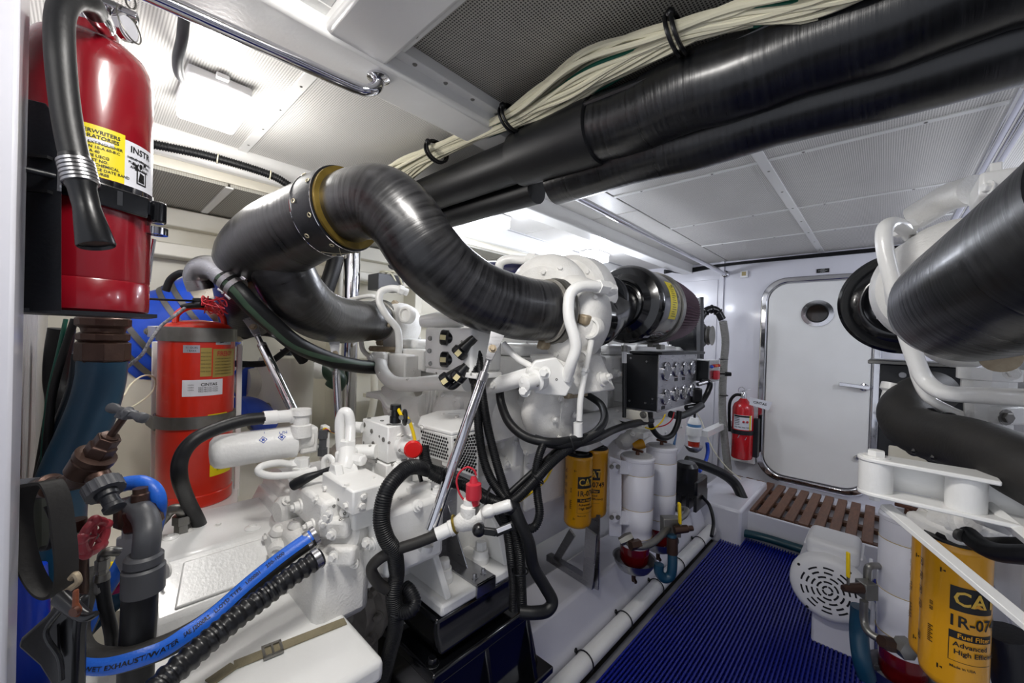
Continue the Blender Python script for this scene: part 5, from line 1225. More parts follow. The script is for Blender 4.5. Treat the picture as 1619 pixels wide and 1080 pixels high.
# wall conduit arch
wc = thing('wall_conduit', 'grey flexible conduit arching over and down the wall behind the gauge panel', 'conduit', W(1145, 700, 2.95))
ptt = spline(px((1104, 520, 2.9), (1107, 505, 2.9), (1116, 492, 2.9), (1125, 489, 2.9), (1134, 492, 2.9), (1142, 505, 2.9)), 8)
M().tube(ptt, .026, 18).build('arch', blkp, wc)
for i in range(4): p_ = ptt[6+i*9]; M().torus(p_, ptt[7+i*9]-p_, .028, .006, 20, 6).build('collar', blkp, wc)
pc_ = spline(px((1143, 508, 2.9), (1147, 540, 2.92), (1144, 580, 2.94), (1142, 640, 2.96), (1145, 690, 2.98), (1152, 750, 3.0)), 8); pth, rr = corr(pc_, .026, .0012, .010); M().tube(pth, rr, 14).build('flexible', mat('grey_conduit', '#8b8a86', .5), wc)
M().tube(spline(px((1104, 522, 2.9), (1108, 560, 2.9), (1106, 600, 2.9)), 8), .020, 14).build('left_leg', greyp, wc)
for v in (568, 625): M().torus(W(1144, v, 2.94), Z_, .028, .004, 20, 6).build('tie', blkp, wc)
# little extinguisher by the door
c = W(1174, 675, 2.95); zt_, zb_ = W(1174, 634, 2.95).z, W(1174, 724, 2.95).z
se = thing('fire_extinguisher', 'small red fire extinguisher on the wall left of the white door', 'extinguisher', (c.x, c.y, zb_)); r_ = .070; Hs = zt_-zb_
M().lathe((c.x, c.y, zb_), Z_, [(0, r_*.9), (.01, r_), (Hs-.05, r_), (Hs-.02, r_*.85), (Hs, r_*.5), (Hs+.02, r_*.3)], 48).build('cylinder', mat('bright_red_enamel', '#c41420', .25, coat=.5), se)
q = cyl_fn((c.x, c.y, zb_), r_, CAM-c, .0006); q2 = cyl_fn((c.x, c.y, zb_), r_, CAM-c, .0014)
m = M(); patch(m, q, -.065, .065, Hs*.52, Hs*.77, 16); m.build('label', labw, se)
m = M(); patch(m, q2, .044, .056, Hs*.52, Hs*.77, 3); m.build('yellow_strip', ylab, se)
m = M(); patch(m, q2, -.06, .055, Hs*.735, Hs*.765, 10); 
for i in range(4): text_map(m, 'FIRE', .012, q2, True, -.045+.026*i, Hs*.56); 
for i in range(5): patch(m, q2, -.055, -.02, Hs*.60+.012*i, Hs*.60+.012*i+.004, 3)
m.build('lettering', ink, se, kind='stuff')
m = M(); 
for i in range(2): m.ball(q2(.005+.024*i, Hs*.66), .009, 8, (1, 1, 1))
m.build('red_dots', wirer, se, kind='stuff')
m = M(); fl_ = q2(.0, Hs*.40); m.add([q2(-.03, Hs*.37), q2(.02, Hs*.35), q2(.03, Hs*.40), q2(-.02, Hs*.43)], [(0, 1, 2, 3)]); m.build('sticker', labs, se)
hcol = V(c.x, c.y, zt_+.02)
M().lathe(hcol, Z_, [(0, .02), (.03, .018), (.05, .01)], 16).build('valve', chrome, se)
M().bar(hcol+V(-.02, -.01, .05), hcol+V(.05, 0, .075), .016, .006).build('handle', chrome, se, bevel=.001)
M().torus(hcol+V(-.01, -.02, .06), Y_, .022, .002, 20, 5).build('pin_ring', chrome, se)
M().tube(spline([hcol+V(0, 0, .02), hcol+V(-.05, -.01, .02), hcol+V(-.085, -.01, -.03), hcol+V(-.09, -.01, -.12), hcol+V(-.085, 0, -.26)], 8), .011, 12).build('hose', blk, se)
M().ring((c.x, c.y, zb_+Hs*.47), Z_, r_, r_+.006, .03, 40).build('band', blkm, se)
m = M().bar((c.x-.1, c.y+.02, zb_+Hs*.47), (c.x+.10, c.y+.02, zb_+Hs*.47), .02, .03); m.build('band_arms', blkm, se, bevel=.003)
M().box((c.x+.06, c.y, zb_+.02), (c.x+.10, c.y+.06, zb_+.30)).build('holder', blkm, se, bevel=.003)
M().box((c.x-.1, YF-.06, zb_-.06), (c.x+.06, YF-.01, zb_+.02)).build('wall_foot', white, se, bevel=.003)
tg = M().prism([hcol+V(.05, -.05, .02), hcol+V(.19, -.05, .0), hcol+V(.17, -.05, -.06), hcol+V(.05, -.05, -.035)], (0, .002, 0)).build('service_tag', labw); tag(tg, 'white service tag hanging on the small red extinguisher by the door', 'tag')
m = M(); text_map(m, 'CINTAS', .024, flat_fn(hcol+V(.115, -.0505, -.018), V(1, 0, -.12), V(.12, 0, 1)), True); m.build('lettering', ink, tg, kind='stuff')
# ================================================================ LOOMS AND HOSES ON THE PORT ENGINE
def loom(label, pts, r, k=10, rib=True, name='wire_loom', mt=blk, cat='cables'):
    c = spline(px(*pts), k)
    if rib: c, rr = corr(c, r, .0007, .0045)
    else: rr = r
    o = M().tube(c, rr, 12).build(name, mt); tag(o, label, cat); return o
loom('ribbed black loom looping left of the polished strut and down past the bracket', [(705, 752, 1.0), (672, 742, .98), (655, 738, .90), (637, 745, .86), (612, 775, .82), (603, 818, .81), (610, 850, .815), (623, 873, .83), (627, 907, .85), (622, 940, .85), (626, 972, .86), (624, 1000, .88), (614, 1040, .90), (604, 1085, .92)], .0165)
loom('ribbed black loom dropping from the red knob and running right behind the strut', [(670, 705, 1.0), (672, 725, .99), (682, 748, .98), (705, 760, .98), (735, 768, .98), (760, 785, .98), (790, 797, .97), (808, 801, .96)], .0135)
loom('smooth black cable from the red knob to the cable knot', [(665, 742, 1.0), (695, 748, 1.0), (730, 760, 1.0), (770, 783, 1.0), (800, 800, .99)], .010, rib=False)
loom('left of the two black looms hanging down from the control box', [(745, 560, 1.12), (750, 600, 1.10), (754, 640, 1.08), (757, 680, 1.06), (763, 720, 1.04), (775, 755, 1.02), (793, 782, 1.0), (805, 797, .98)], .0115)
loom('right of the two black looms hanging down from the control box', [(757, 565, 1.12), (760, 600, 1.10), (765, 640, 1.08), (772, 680, 1.06), (782, 720, 1.04), (792, 755, 1.02), (802, 785, 1.0), (812, 800, .98)], .0115)
loom('black cables running from the connectors towards the hanging looms', [(700, 535, 1.18), (720, 528, 1.16), (738, 538, 1.14), (745, 560, 1.12)], .013, rib=False)
loom('second black cable from the connectors to the hanging looms', [(722, 562, 1.12), (738, 552, 1.12), (750, 548, 1.12), (757, 565, 1.12)], .012, rib=False)
loom('thin black cable curling under the control box connectors', [(702, 605, 1.13), (715, 612, 1.12), (730, 600, 1.12), (742, 590, 1.12), (748, 605, 1.11)], .009, rib=False)
loom('thick black loom curving below the near turbocharger elbows to the right', [(790, 620, 1.16), (793, 640, 1.14), (805, 668, 1.10), (830, 690, 1.07), (865, 699, 1.05), (900, 697, 1.08), (935, 688, 1.15), (955, 665, 1.25), (950, 640, 1.35), (925, 622, 1.4)], .0125, rib=False)
loom('second black loom lying just below the thick curving one', [(845, 694, 1.07), (880, 703, 1.06), (915, 700, 1.1), (945, 692, 1.2), (970, 680, 1.35), (1000, 670, 1.45), (1030, 665, 1.55)], .0125, rib=False)
loom('black loom rising diagonally from the cable knot to the filters', [(800, 800, .97), (820, 785, .98), (845, 760, 1.0), (870, 733, 1.03), (895, 712, 1.07), (925, 694, 1.12), (950, 680, 1.2)], .0125)
loom('second diagonal black cable beside the ribbed loom', [(795, 790, 1.0), (825, 762, 1.02), (855, 735, 1.05), (890, 705, 1.1), (930, 690, 1.18)], .008, rib=False)
loom('black loom falling from the curving loom and hooking back at the ball valve', [(860, 700, 1.05), (852, 722, 1.03), (847, 750, 1.02), (850, 785, 1.0), (853, 812, .98), (846, 832, .97), (832, 838, .96)], .0105)
loom('fat black hose curling below the cable knot over the white bed', [(812, 800, .97), (822, 825, .96), (836, 858, .96), (843, 895, .97), (860, 925, .98), (873, 950, .98), (865, 965, .97), (845, 969, .96), (822, 968, .96)], .0150, rib=False)
loom('left black cable descending behind the white bracket', [(795, 800, 1.0), (803, 840, 1.0), (808, 880, 1.0), (812, 920, 1.02), (812, 965, 1.03)], .012)
loom('right black cable descending behind the white bracket', [(810, 803, .99), (815, 840, .99), (822, 880, .99), (824, 920, 1.0), (826, 965, 1.0)], .012)
loom('black cable crossing behind the ball valve', [(770, 782, 1.02), (785, 810, 1.02), (800, 835, 1.02), (812, 850, 1.02)], .011, rib=False)
loom('thin yellow wire running from the cable knot past the filter', [(812, 800, .99), (825, 790, 1.0), (845, 775, 1.05), (862, 760, 1.1), (872, 742, 1.15)], .003, rib=False, mt=wirey, name='yellow_wire', cat='cable')
loom('thin black cable hooked under the white valve block', [(662, 745, 1.0), (668, 765, 1.0), (680, 775, 1.0), (692, 773, 1.0)], .005, rib=False)
loom('ribbed black loom end with cut branch behind the near bracket corner', [(640, 928, .88), (648, 935, .87), (655, 950, .86), (652, 962, .85), (640, 968, .85), (628, 965, .86)], .014)
o = thing('cable_knot', 'taped knot where the black looms meet beside the ball valve', 'cables', W(806, 800, .97))
M().ball(W(806, 800, .975), .026, 18, (1.0, 1.0, .8)).build('tape', blk, o)
for (u, v, z, d) in ((700, 757, .975, RT), (770, 783, .97, RT-UP*.4), (850, 755, 1.01, RT+UP), (905, 704, 1.07, RT+UP*.3), (822, 903, .985, UP), (628, 965, .86, UP+RT*.3)):
    M().torus(W(u, v, z), d, .020, .0022, 20, 6, sx=1).build('cable_tie', blkp, o)
# grey pressure hose and the ball valve with its red cap
bv = thing('ball_valve', 'white ball valve with a black lever and a red capped test port', 'valve', W(742, 822, .86))
M().lathe(W(742, 822, .86), RT*.92+UP*.28, [(-.035, .012), (-.026, .016), (-.018, .020), (.0, .022), (.015, .021), (.020, .017), (.030, .017)], 24).build('body', cast, bv)
M().lathe(W(742, 822, .86), Z_, [(0, .02), (.03, .020), (.034, .014), (.045, .014)], 20).build('stem', cast, bv)
M().torus(W(719, 829, .86), RT*.92+UP*.28, .018, .003, 20, 6).build('brass_ring', mat('brass_ring', '#a08a3a', .35, .8), bv)
M().lathe(W(774, 808, .875), RT*.92+UP*.28, [(-.02, .012), (.0, .015), (.010, .011), (.012, .012), (.045, .0125), (.05, .010)], 16).build('outlet', ewhite, bv)
M().lathe(W(749, 798, .86), UP, [(0, .012), (.012, .014), (.014, .017), (.02, .0175), (.045, .0165), (.048, .010), (.06, .006)], 20).build('red_cap', redp, bv)
M().lathe(W(748, 803, .86), UP, [(-.01, .016), (.006, .016)], 16).build('grey_collar', galv, bv)
M().tube(spline(px((753, 752, .86), (749, 743, .86), (738, 739, .86), (726, 748, .86), (722, 763, .86), (728, 783, .86), (740, 796, .86), (752, 799, .86)), 8), .0022, 8).build('cap_lanyard', redp, bv)
M().ball(W(757, 838, .82), .014, 14).build('lever_knob', blkp, bv)
m = M().bar(W(757, 838, .82), W(785, 842, .815), .014, .010, up=FW).bar(W(783, 843, .815), W(812, 830, .82), .014, .012, up=FW); m.build('lever', blkp, bv, bevel=.002, kind='stuff')
M().bar(W(786, 840, .806), W(808, 831, .811), .008, .003, up=FW).build('lever_label', labw, bv)
hose('pressure_hose', 'grey-black pressure hose from the ball valve curling back behind the loom', 'hose', px((718, 832, .86), (692, 845, .85), (660, 858, .84), (630, 868, .83), (605, 880, .82), (590, 893, .82), (588, 905, .82), (598, 922, .83), (612, 932, .84)), .0115, oldrub, n=16)
o = M().lathe(W(690, 846, .85), W(722, 831, .86)-W(690, 846, .85), [(0, .0145), (.028, .015), (.03, .017), (.038, .017), (.04, .013), (.05, .013)], 18).build('hose_ferrule', ewhite); tag(o, 'white painted ferrule on the pressure hose beside the ball valve', 'fitting')
# blue striped water hose
def striped(name, label, pts, r, stripe_mt, a_mid, width, base=blk, text=None, n=24):
    path = spline(px(*pts), 12); t = thing(name, label, 'hose', path[len(path)//2]); M().tube(path, r, n).build('hose', base, t)
    T, F = frames(path)
    def ang(i):                                    # angle of the stripe on the side a_mid points to
        x, y = F[i]; d = a_mid(i/(len(path)-1)); return math.atan2(d.dot(y), d.dot(x))
    vs = []; fs = []; K = 6
    for i, p in enumerate(path):
        x, y = F[i]; a0 = ang(i)
        for k in range(K+1):
            a = a0+width*(k/K-.5); vs.append(p+(x*math.cos(a)+y*math.sin(a))*(r+.0008))
    for i in range(len(path)-1):
        for k in range(K): fs.append((i*(K+1)+k, i*(K+1)+k+1, (i+1)*(K+1)+k+1, (i+1)*(K+1)+k))
    M().add(vs, fs).build('stripe', stripe_mt, t)
    if text:
        L = [0]
        for i in range(1, len(path)): L.append(L[-1]+(path[i]-path[i-1]).length)
        def fn(xx, yy):
            xx = max(0, min(L[-1]-1e-6, xx)); j = 0
            while j < len(L)-2 and L[j+1] < xx: j += 1
            tt = (xx-L[j])/(L[j+1]-L[j]); p = path[j].lerp(path[j+1], tt); x, y = F[j]; a = ang(j)*(1-tt)+ang(min(j+1, len(path)-1))*tt if abs(ang(j)-ang(min(j+1, len(path)-1))) < 1 else ang(j)
            a += yy/r*text[3]*-1; return p+(x*math.cos(a)+y*math.sin(a))*(r+.0016)
        m = M()
        for (s_, pos) in text[0]: text_map(m, s_, text[1], fn, True, pos*L[-1], 0, sx=text[2])
        m.build('lettering', ink if stripe_mt is not dkblue else inkw, t, kind='stuff')
    return t
striped('water_hose', 'thick hose with a bright blue stripe sweeping across the lower left', [(150, 905, .70), (128, 950, .66), (118, 1000, .62), (132, 1035, .60), (175, 1045, .60), (235, 1032, .62), (290, 1008, .66), (340, 975, .70), (400, 922, .75), (450, 882, .79), (495, 850, .83)], .0175,
        blues, lambda s: (-FW*.9+UP*(-.35+1.2*s)), 1.5, base=oldrub, text=([('WET EXHAUST/WATER', .43), ('SAE J2000R2', .58), ('LLOYD TYPE', .69), ('1/00001', .78), ('250-1000', .86)], .0088, 1.0, 1))
for k, (u, v, z) in enumerate(((498, 847, .833), (488, 855, .825))):
    o = M().lathe(W(u, v, z), W(495, 850, .83)-W(470, 867, .81), [(-.005, .0185), (-.005, .020), (.004, .020), (.004, .0185)], 28).build('hose_clamp', steel); tag(o, ('worm clamp on the blue-striped hose, hard against the gear pump', 'worm clamp on the blue-striped hose, second from the gear pump')[k], 'clamp')
ptsr = px((508, 880, .81), (488, 893, .79), (455, 915, .76), (420, 942, .73), (380, 972, .69), (340, 1005, .655), (300, 1040, .62), (262, 1075, .59), (240, 1100, .57))
c, rr = corr(spline(ptsr, 14), .0185, .0013, .0150)
o = M().tube(c, rr, 18, cap=True).build('spiral_hose', mat('spiral_wrap', '#0b0c10', .36, coat=.1)); tag(o, 'black spiral-wrapped hose running below the blue-striped one', 'hose')
o = M().lathe(W(500, 884, .80), ptsr[0]-ptsr[2], [(-.006, .018), (-.006, .020), (.006, .020), (.006, .018)], 28).build('hose_clamp', steel); tag(o, 'worm clamp on the black spiral-wrapped hose at the gear pump', 'clamp')
# green striped hose from riser to the far turbo
hs = striped('water_hose', 'black hose with a faded green stripe running under the exhaust wishbone', [(352, 440, 1.10), (378, 462, 1.10), (400, 485, 1.12), (430, 512, 1.17), (470, 545, 1.25), (520, 568, 1.38), (560, 578, 1.5), (598, 582, 1.62)], .026, greens, lambda s: (-FW*.9+UP*.25-RT*.1), .6, base=blk)
for k in range(2):
    p_, d_ = W(362+11*k, 445+9*k, 1.10), W(385, 467, 1.10)-W(362, 447, 1.10)
    o = M().lathe(p_, d_, [(-.007, .027), (-.007, .031), (.007, .031), (.007, .027)], 28).build('hose_clamp', steel); tag(o, ('steel T-bolt clamp on the green-striped hose, nearest the riser elbow', 'steel T-bolt clamp on the green-striped hose, second from the elbow')[k], 'clamp')
    s_ = Vector(d_).normalized().cross(FW).normalized(); M().cyl(p_-s_*.034-Vector(d_).normalized()*.008, p_-s_*.034+Vector(d_).normalized()*.008, .005, n=10).build('t_bolt', chrome, o)
    M().cyl(p_+s_*.034-Vector(d_).normalized()*.008, p_+s_*.034+Vector(d_).normalized()*.008, .005, n=10).build('t_bolt', chrome, o)
hose('riser_cable', 'black sleeved cable hooking behind the top of the orange-red cylinder', 'cable', px((298, 434, 1.3), (285, 432, 1.3), (270, 442, 1.3), (262, 460, 1.3)), .011, blk)
# wires above the tank
o = thing('wire_nest', 'tangle of red wires and black connectors above the orange-red cylinder', 'wires', W(335, 485, 1.2))
for k in range(7):
    P0 = [W(318+random.uniform(0, 42), 468+random.uniform(0, 32), 1.13+random.uniform(-.03, .03)) for _ in range(6)]
    M().tube(spline(P0, 6), .0018, 6).build('red_wire', wirer, o)
M().obox(W(320, 478, 1.16), RT*.022, UP*.012, FW*.012).build('connector', blkp, o, bevel=.003)
M().lathe(W(304, 483, 1.15), RT+UP*.1, [(-.03, .006), (0, .010), (.03, .010)], 12).build('connector', blkp, o)
M().tube(spline([W(230, 472, .95), W(260, 474, 1.05), W(290, 475, 1.12), W(312, 476, 1.16)], 6), .003, 8).build('lead', blk, o)
wl = spline(px((292, 487, 1.14), (275, 500, 1.1), (255, 515, 1.08), (240, 535, 1.06), (225, 560, 1.05), (208, 575, 1.05), (195, 587, 1.05), (188, 603, 1.05)), 6)
M().tube(wl, .0042, 8).build('braided_lead', mat('black_white_braid', '#9a9aa0', .6, noise=.9, nscale=160, col2='#111111'), o)
M().obox(W(186, 612, 1.05), RT*.006, UP*.014, FW*.004).build('blue_splice', blueh, o, bevel=.002)
M().tube(spline(px((186, 620, 1.05), (188, 627, 1.05), (196, 625, 1.06), (205, 610, 1.1), (222, 596, 1.15), (238, 594, 1.2), (246, 602, 1.22), (240, 620, 1.2), (215, 640, 1.15), (180, 655, 1.1), (155, 664, 1.05)), 6), .0025, 8).build('cream_wire', wirew, o)
o = thing('wire_coil', 'coil of thin green and black wires lying on the hull ledge', 'wires', W(280, 383, 1.9))
for k in range(6): M().tube(spline([W(245+14*j, 378+random.uniform(-6, 9)+j*1.2, 1.95) for j in range(7)], 6), .003, 6).build('wire', (wireg, blk, wirer)[k % 3], o)
# ---------------------------------------------------------------- background, port side
bgm = thing('muffler', 'off-white cylindrical muffler standing right of the orange-red cylinder', 'muffler', W(450, 690, 1.75))
cm = W(452, 600, 1.75)
M().lathe((cm.x, cm.y, W(452, 760, 1.75).z), Z_, [(0, .10), (.0, .105), (W(452, 582, 1.75).z-W(452, 760, 1.75).z-.03, .108), (W(452, 575, 1.75).z-W(452, 760, 1.75).z, .11), (W(452, 572, 1.75).z-W(452, 760, 1.75).z+.02, .10), (W(452, 572, 1.75).z-W(452, 760, 1.75).z+.025, .03)], 48).build('body', cream, bgm)
M().cyl(W(385, 605, 1.65), W(432, 605, 1.75), .062, n=32).build('inlet', cream, bgm)
M().lathe(W(383, 605, 1.65), RT, [(0, .064), (.0, .068), (.03, .068), (.03, .064)], 36).build('blue_band', blueh, bgm)
M().lathe(W(387, 605, 1.65), RT, [(0, .069), (.018, .069)], 36).build('clamp', steel, bgm)
for (u, v) in ((452, 563), (478, 563)): M().lathe(W(u, v, 1.8), Z_, [(-.02, .022), (.0, .022), (.005, .026), (.02, .022), (.03, .024)], 20).build('spigot', blkm, bgm)
o = thing('blue_hose_joint', 'blue silicone hose joint with clamps behind the hose end of the white filter', 'hose', W(395, 655, 1.5))
M().tube(spline(px((372, 650, 1.45), (390, 648, 1.5), (408, 655, 1.55), (418, 672, 1.6)), 8), .05, 28).build('sleeve', blueh, o)
M().torus(W(410, 658, 1.55), RT-UP*.5, .052, .006, 30, 6).build('clamp', galv, o)
hose('bilge_hose', 'black hose arching behind the hanger strut', 'hose', px((385, 528, 1.5), (410, 522, 1.5), (440, 528, 1.55), (465, 550, 1.6), (480, 570, 1.65)), .022, blk)
hose('bilge_hose', 'slim black hose running level behind the slanting strut', 'hose', px((372, 575, 1.45), (400, 576, 1.5), (425, 573, 1.52), (445, 560, 1.55), (460, 548, 1.55)), .012, blk)
hose('flex_duct', 'black ribbed duct leaning beside the tall steel post', 'duct', px((532, 405, 2.1), (525, 430, 2.08), (515, 460, 2.06), (505, 490, 2.04)), .040, blk)
hose('flex_duct', 'grey braided hose running level below the ceiling behind the post', 'hose', px((570, 412, 2.6), (600, 418, 2.6), (640, 424, 2.6), (690, 432, 2.6)), .022, greyp)
o = thing('sea_valve', 'dark green fitting and valves on the hull behind the far exhaust branch', 'valve', W(520, 600, 2.0))
M().tube(spline(px((500, 580, 2.0), (520, 585, 2.0), (533, 600, 2.0), (528, 612, 2.0)), 8), .045, 24).build('body', mat('dark_green_paint', '#1c3428', .35), o)
M().lathe(W(500, 583, 2.0), RT, [(0, .05), (.05, .05)], 24).build('collar', white, o)
bg = thing('hull_cabinet', 'grey electrical box with cables on the hull behind the far turbocharger', 'box', W(612, 450, 2.3))
M().obox(W(610, 448, 2.3), X_*.06, Y_*.08, Z_*.045).build('box', greyp, bg, bevel=.004)
for k in range(3): M().tube(spline([W(600+8*k, 440, 2.3), W(602+10*k, 430, 2.25), W(618+10*k, 432, 2.25), W(628+8*k, 450, 2.3)], 6), .006, 8).build('cable', wirew, bg)
hose('bilge_pipe', 'white pipe frame low on the hull behind the posts', 'pipe', px((560, 700, 2.2), (575, 690, 2.2), (590, 640, 2.2), (592, 585, 2.2)), .02, cream)
# ================================================================ LEFT FOREGROUND PLUMBING
hp_ = thing('hose_coupling', 'brown threaded coupling below the shelf of the large red extinguisher', 'fitting', W(163, 535, .86))
cc = W(163, 572, .86)
M().lathe(cc, Z_, [(0, .040), (.005, .044), (.04, .044), (.044, .038)], 8).build('lower_nut', brassd, hp_, bevel=.001)
M().lathe(cc, Z_, [(.042, .036), (.048, .042), (.060, .042), (.064, .034), (.072, .036), (.078, .044), (.092, .044), (.10, .036), (.14, .036)], 10).build('upper_nut', brassd, hp_, bevel=.001)
hose('drain_hose', 'dark teal-blue hose curving down from the brown coupling at far left', 'hose', px((163, 570, .86), (160, 600, .86), (150, 640, .85), (132, 685, .83), (112, 730, .81), (98, 770, .80), (92, 830, .80), (92, 920, .80)), .040, dkblue, n=28)
hose('drain_hose', 'second dark hose lying close left of the teal-blue one', 'hose', px((140, 560, .90), (132, 610, .90), (115, 660, .88), (95, 710, .86), (82, 760, .85), (76, 830, .85)), .026, mat('navy_rubber', '#14232f', .4, noise=.2), n=20)
hose('bilge_hose', 'black hose hanging down the hull at the far left edge', 'hose', px((98, 520, .98), (92, 560, .98), (90, 600, .98), (94, 640, .97), (85, 700, .96), (75, 760, .95)), .024, blk)
hose('bilge_hose', 'black corrugated hose behind the dark hoses at far left', 'hose', px((140, 570, 1.1), (120, 575, 1.1), (105, 585, 1.1), (95, 610, 1.1), (92, 650, 1.1)), .020, mat('dark_olive_rubber', '#2a2e26', .5))
hose('thin_line', 'thin black lines tied together in front of the ribbed bulkhead', 'cable', px((118, 505, .9), (100, 560, .88), (84, 620, .86), (76, 690, .84), (72, 760, .83)), .007, blk)
hose('thin_line', 'thin dark green line in front of the ribbed bulkhead', 'cable', px((104, 505, .9), (92, 560, .88), (78, 620, .86), (70, 690, .84), (66, 760, .83)), .004, wireg)
th = striped('printed_hose', 'blue hose with white lettering running down behind the bronze tap', [(116, 770, .82), (116, 820, .82), (114, 870, .82), (108, 930, .81)], .020, blues, lambda s: (-FW+RT*.2), 2.6, base=blk, text=([('& WATER HOSE', .35), ('APPROVED CERT', .75)], .014, 1.0, 1))
for ch in th.children:
    if ch.name.startswith('lettering'): ch.data.materials[0] = inkw
# bronze tap
tap = thing('bronze_tap', 'tarnished bronze garden tap with a tee handle and knurled outlet', 'tap', W(120, 750, .60))
M().cyl(W(20, 775, .64), W(62, 772, .62), .017, n=16).build('inlet_pipe', greyp, tap)
M().lathe(W(60, 772, .62), W(110, 762, .60)-W(60, 772, .62), [(0, .014), (.010, .0145), (.012, .0155), (.024, .0155), (.026, .018), (.034, .018), (.036, .013), (.060, .012)], 20).build('nipple', brassd, tap)
tb_ = W(138, 742, .60)
M().tube(spline(px((100, 764, .60), (118, 762, .60), (132, 752, .60), (140, 738, .60)), 6), [.012, .012, .018, .020], 20).build('body', brassd, tap)
sd_ = (W(186, 674, .60)-W(132, 748, .60)).normalized()
M().lathe(W(132, 748, .60), sd_, [(-.005, .018), (.0, .023), (.022, .024), (.024, .022), (.026, .025), (.034, .025), (.036, .018)], 24).build('bonnet_base', brassd, tap)
M().lathe(W(132, 748, .60)+sd_*.034, sd_, [(0, .018), (.018, .018), (.020, .015), (.034, .015)], 6).build('hex_bonnet', brassd, tap, bevel=.001)
M().lathe(W(132, 748, .60)+sd_*.066, sd_, [(0, .011), (.004, .011), (.005, .005), (.046, .005)], 16).build('spindle', brassd, tap)
hc = W(132, 748, .60)+sd_*.112; tdv = (W(219, 687, .595)-W(163, 668, .605)).normalized()
M().lathe(hc-tdv*.034, tdv, [(0, .003), (.003, .0075), (.010, .008), (.018, .0055), (.028, .0065), (.034, .010), (.040, .0065), (.050, .0055), (.058, .008), (.065, .0075), (.068, .003)], 18).build('tee_handle', greyp, tap)
M().obox(hc-sd_*.002, tdv*.009, sd_*.008, tdv.cross(sd_)*.009).build('handle_boss', greyp, tap, bevel=.002)
so = (W(178, 795, .585)-W(152, 748, .60)).normalized()
M().lathe(W(152, 748, .60), so, [(-.012, .014), (.010, .015), (.018, .013)], 20).build('outlet', brassd, tap)
q0 = W(160, 765, .595); m = M(); Nn = 60; vs = []; fs = []
fx, fy, _ = frame(so)
for (t_, r_) in ((.0, .018), (.0, .0225), (.018, .0225), (.018, .018)):
    for k in range(Nn):
        a_ = 2*PI*k/Nn; rr_ = r_+(.0009 if k % 4 < 2 and r_ > .02 else 0); vs.append(q0+so*t_+(fx*math.cos(a_)+fy*math.sin(a_))*rr_)
for j in range(3):
    for k in range(Nn): fs.append((j*Nn+k, j*Nn+(k+1) % Nn, (j+1)*Nn+(k+1) % Nn, (j+1)*Nn+k))
fs += [tuple(range(Nn))[::-1], tuple(3*Nn+k for k in range(Nn))]
M().add(vs, fs).build('knurled_ring', greyp, tap, ang=20)
M().lathe(q0+so*.018, so, [(0, .014), (.008, .013), (.010, .0105), (.022, .0105), (.024, .013), (.030, .013), (.031, .009)], 24).build('hose_tail', blkm, tap)
# blue hose looping from the tap area
bl = striped('small_blue_hose', 'short blue hose looping over behind the bronze tap', [(193, 766, .68), (205, 764, .68), (225, 764, .68), (243, 774, .68), (251, 792, .68), (250, 815, .69), (244, 840, .70)], .0115, blues, lambda s: (-FW+UP*.2), 3.6)
M().lathe(W(190, 767, .68), W(205, 764, .68)-W(190, 767, .68), [(0, .0125), (.008, .0125)], 18).build('clamp', steel, bl)
# grey elbow and big black hose going down
ge = thing('grey_elbow', 'grey pipe elbow with ridged collar on a thick black vertical hose', 'fitting', W(215, 900, .62))
M().lathe(W(222, 800, .66), UP, [(0, .012), (.02, .012), (.022, .010), (.03, .010)], 14).build('brass_plug', brassd, ge)
M().lathe(W(221, 800, .66), -UP+RT*.25, [(0, .018), (.004, .023), (.020, .023), (.024, .026), (.034, .026), (.038, .021)], 6).build('hex_nut', brassd, ge, bevel=.001)
M().tube(spline(px((212, 800, .67), (226, 812, .65), (233, 828, .64), (233, 850, .63), (230, 878, .63)), 8), .0175, 24).build('elbow', greyp, ge)
M().lathe(W(228, 875, .63), Z_*-1+V(0, 0, 0), [(0, .021), (.004, .0245), (.016, .0245), (.018, .022), (.022, .027), (.060, .027), (.062, .024)], 32).build('ridged_collar', greyp, ge)
M().lathe(W(205, 800, .67), -UP, [(-.012, .016), (0, .020), (.03, .020), (.035, .014)], 8).build('side_coupling', brassd, ge)
M().tube(spline(px((222, 925, .63), (220, 980, .63), (216, 1040, .63), (214, 1110, .63)), 6), .0225, 28).build('hose', blk, ge)
o = thing('grey_manifold', 'pale grey cast lug behind the grey elbow', 'bracket', W(196, 880, .72))
m = M().prism([W(182, 850, .72), W(215, 845, .72), W(215, 915, .72), (W(205, 940, .72)), W(198, 985, .72), W(190, 910, .72), W(180, 890, .72)], FW*.03); m.build('lug', lgrey, o, bevel=.004)
M().lathe(W(207, 848, .70), Z_, [(0, .012), (.02, .012)], 16).build('boss', lgrey, o)
# red handwheel
hw = thing('gate_valve', 'gate valve with a worn red handwheel beside the strap loop', 'valve', W(148, 850, .62))
hx = (RT*.97+FW*.2).normalized()
m = M().torus(W(149, 848, .62), hx, .022, .0065, 40, 10); m.build('handwheel', redh, hw)
for k in range(5):
    a_ = 2*PI*k/5; u_ = Z_*math.cos(a_)+hx.cross(Z_)*math.sin(a_); M().ball(W(149, 848, .62)+u_*.0245, .0085, 12).build('lobe', redh, hw)
    M().cyl(W(149, 848, .62), W(149, 848, .62)+u_*.02, .0035, n=8).build('spoke', redh, hw)
M().cyl(W(128, 851, .62), W(152, 848, .62), .0045, n=12).build('stem', galv, hw)
M().obox(W(120, 852, .62), RT*.012, UP*.009, FW*.01).build('gland', galv, hw, bevel=.001)
M().lathe(W(118, 852, .63), -UP, [(-.03, .014), (.0, .018), (.04, .016), (.09, .016)], 16).build('valve_body', brassd, hw)
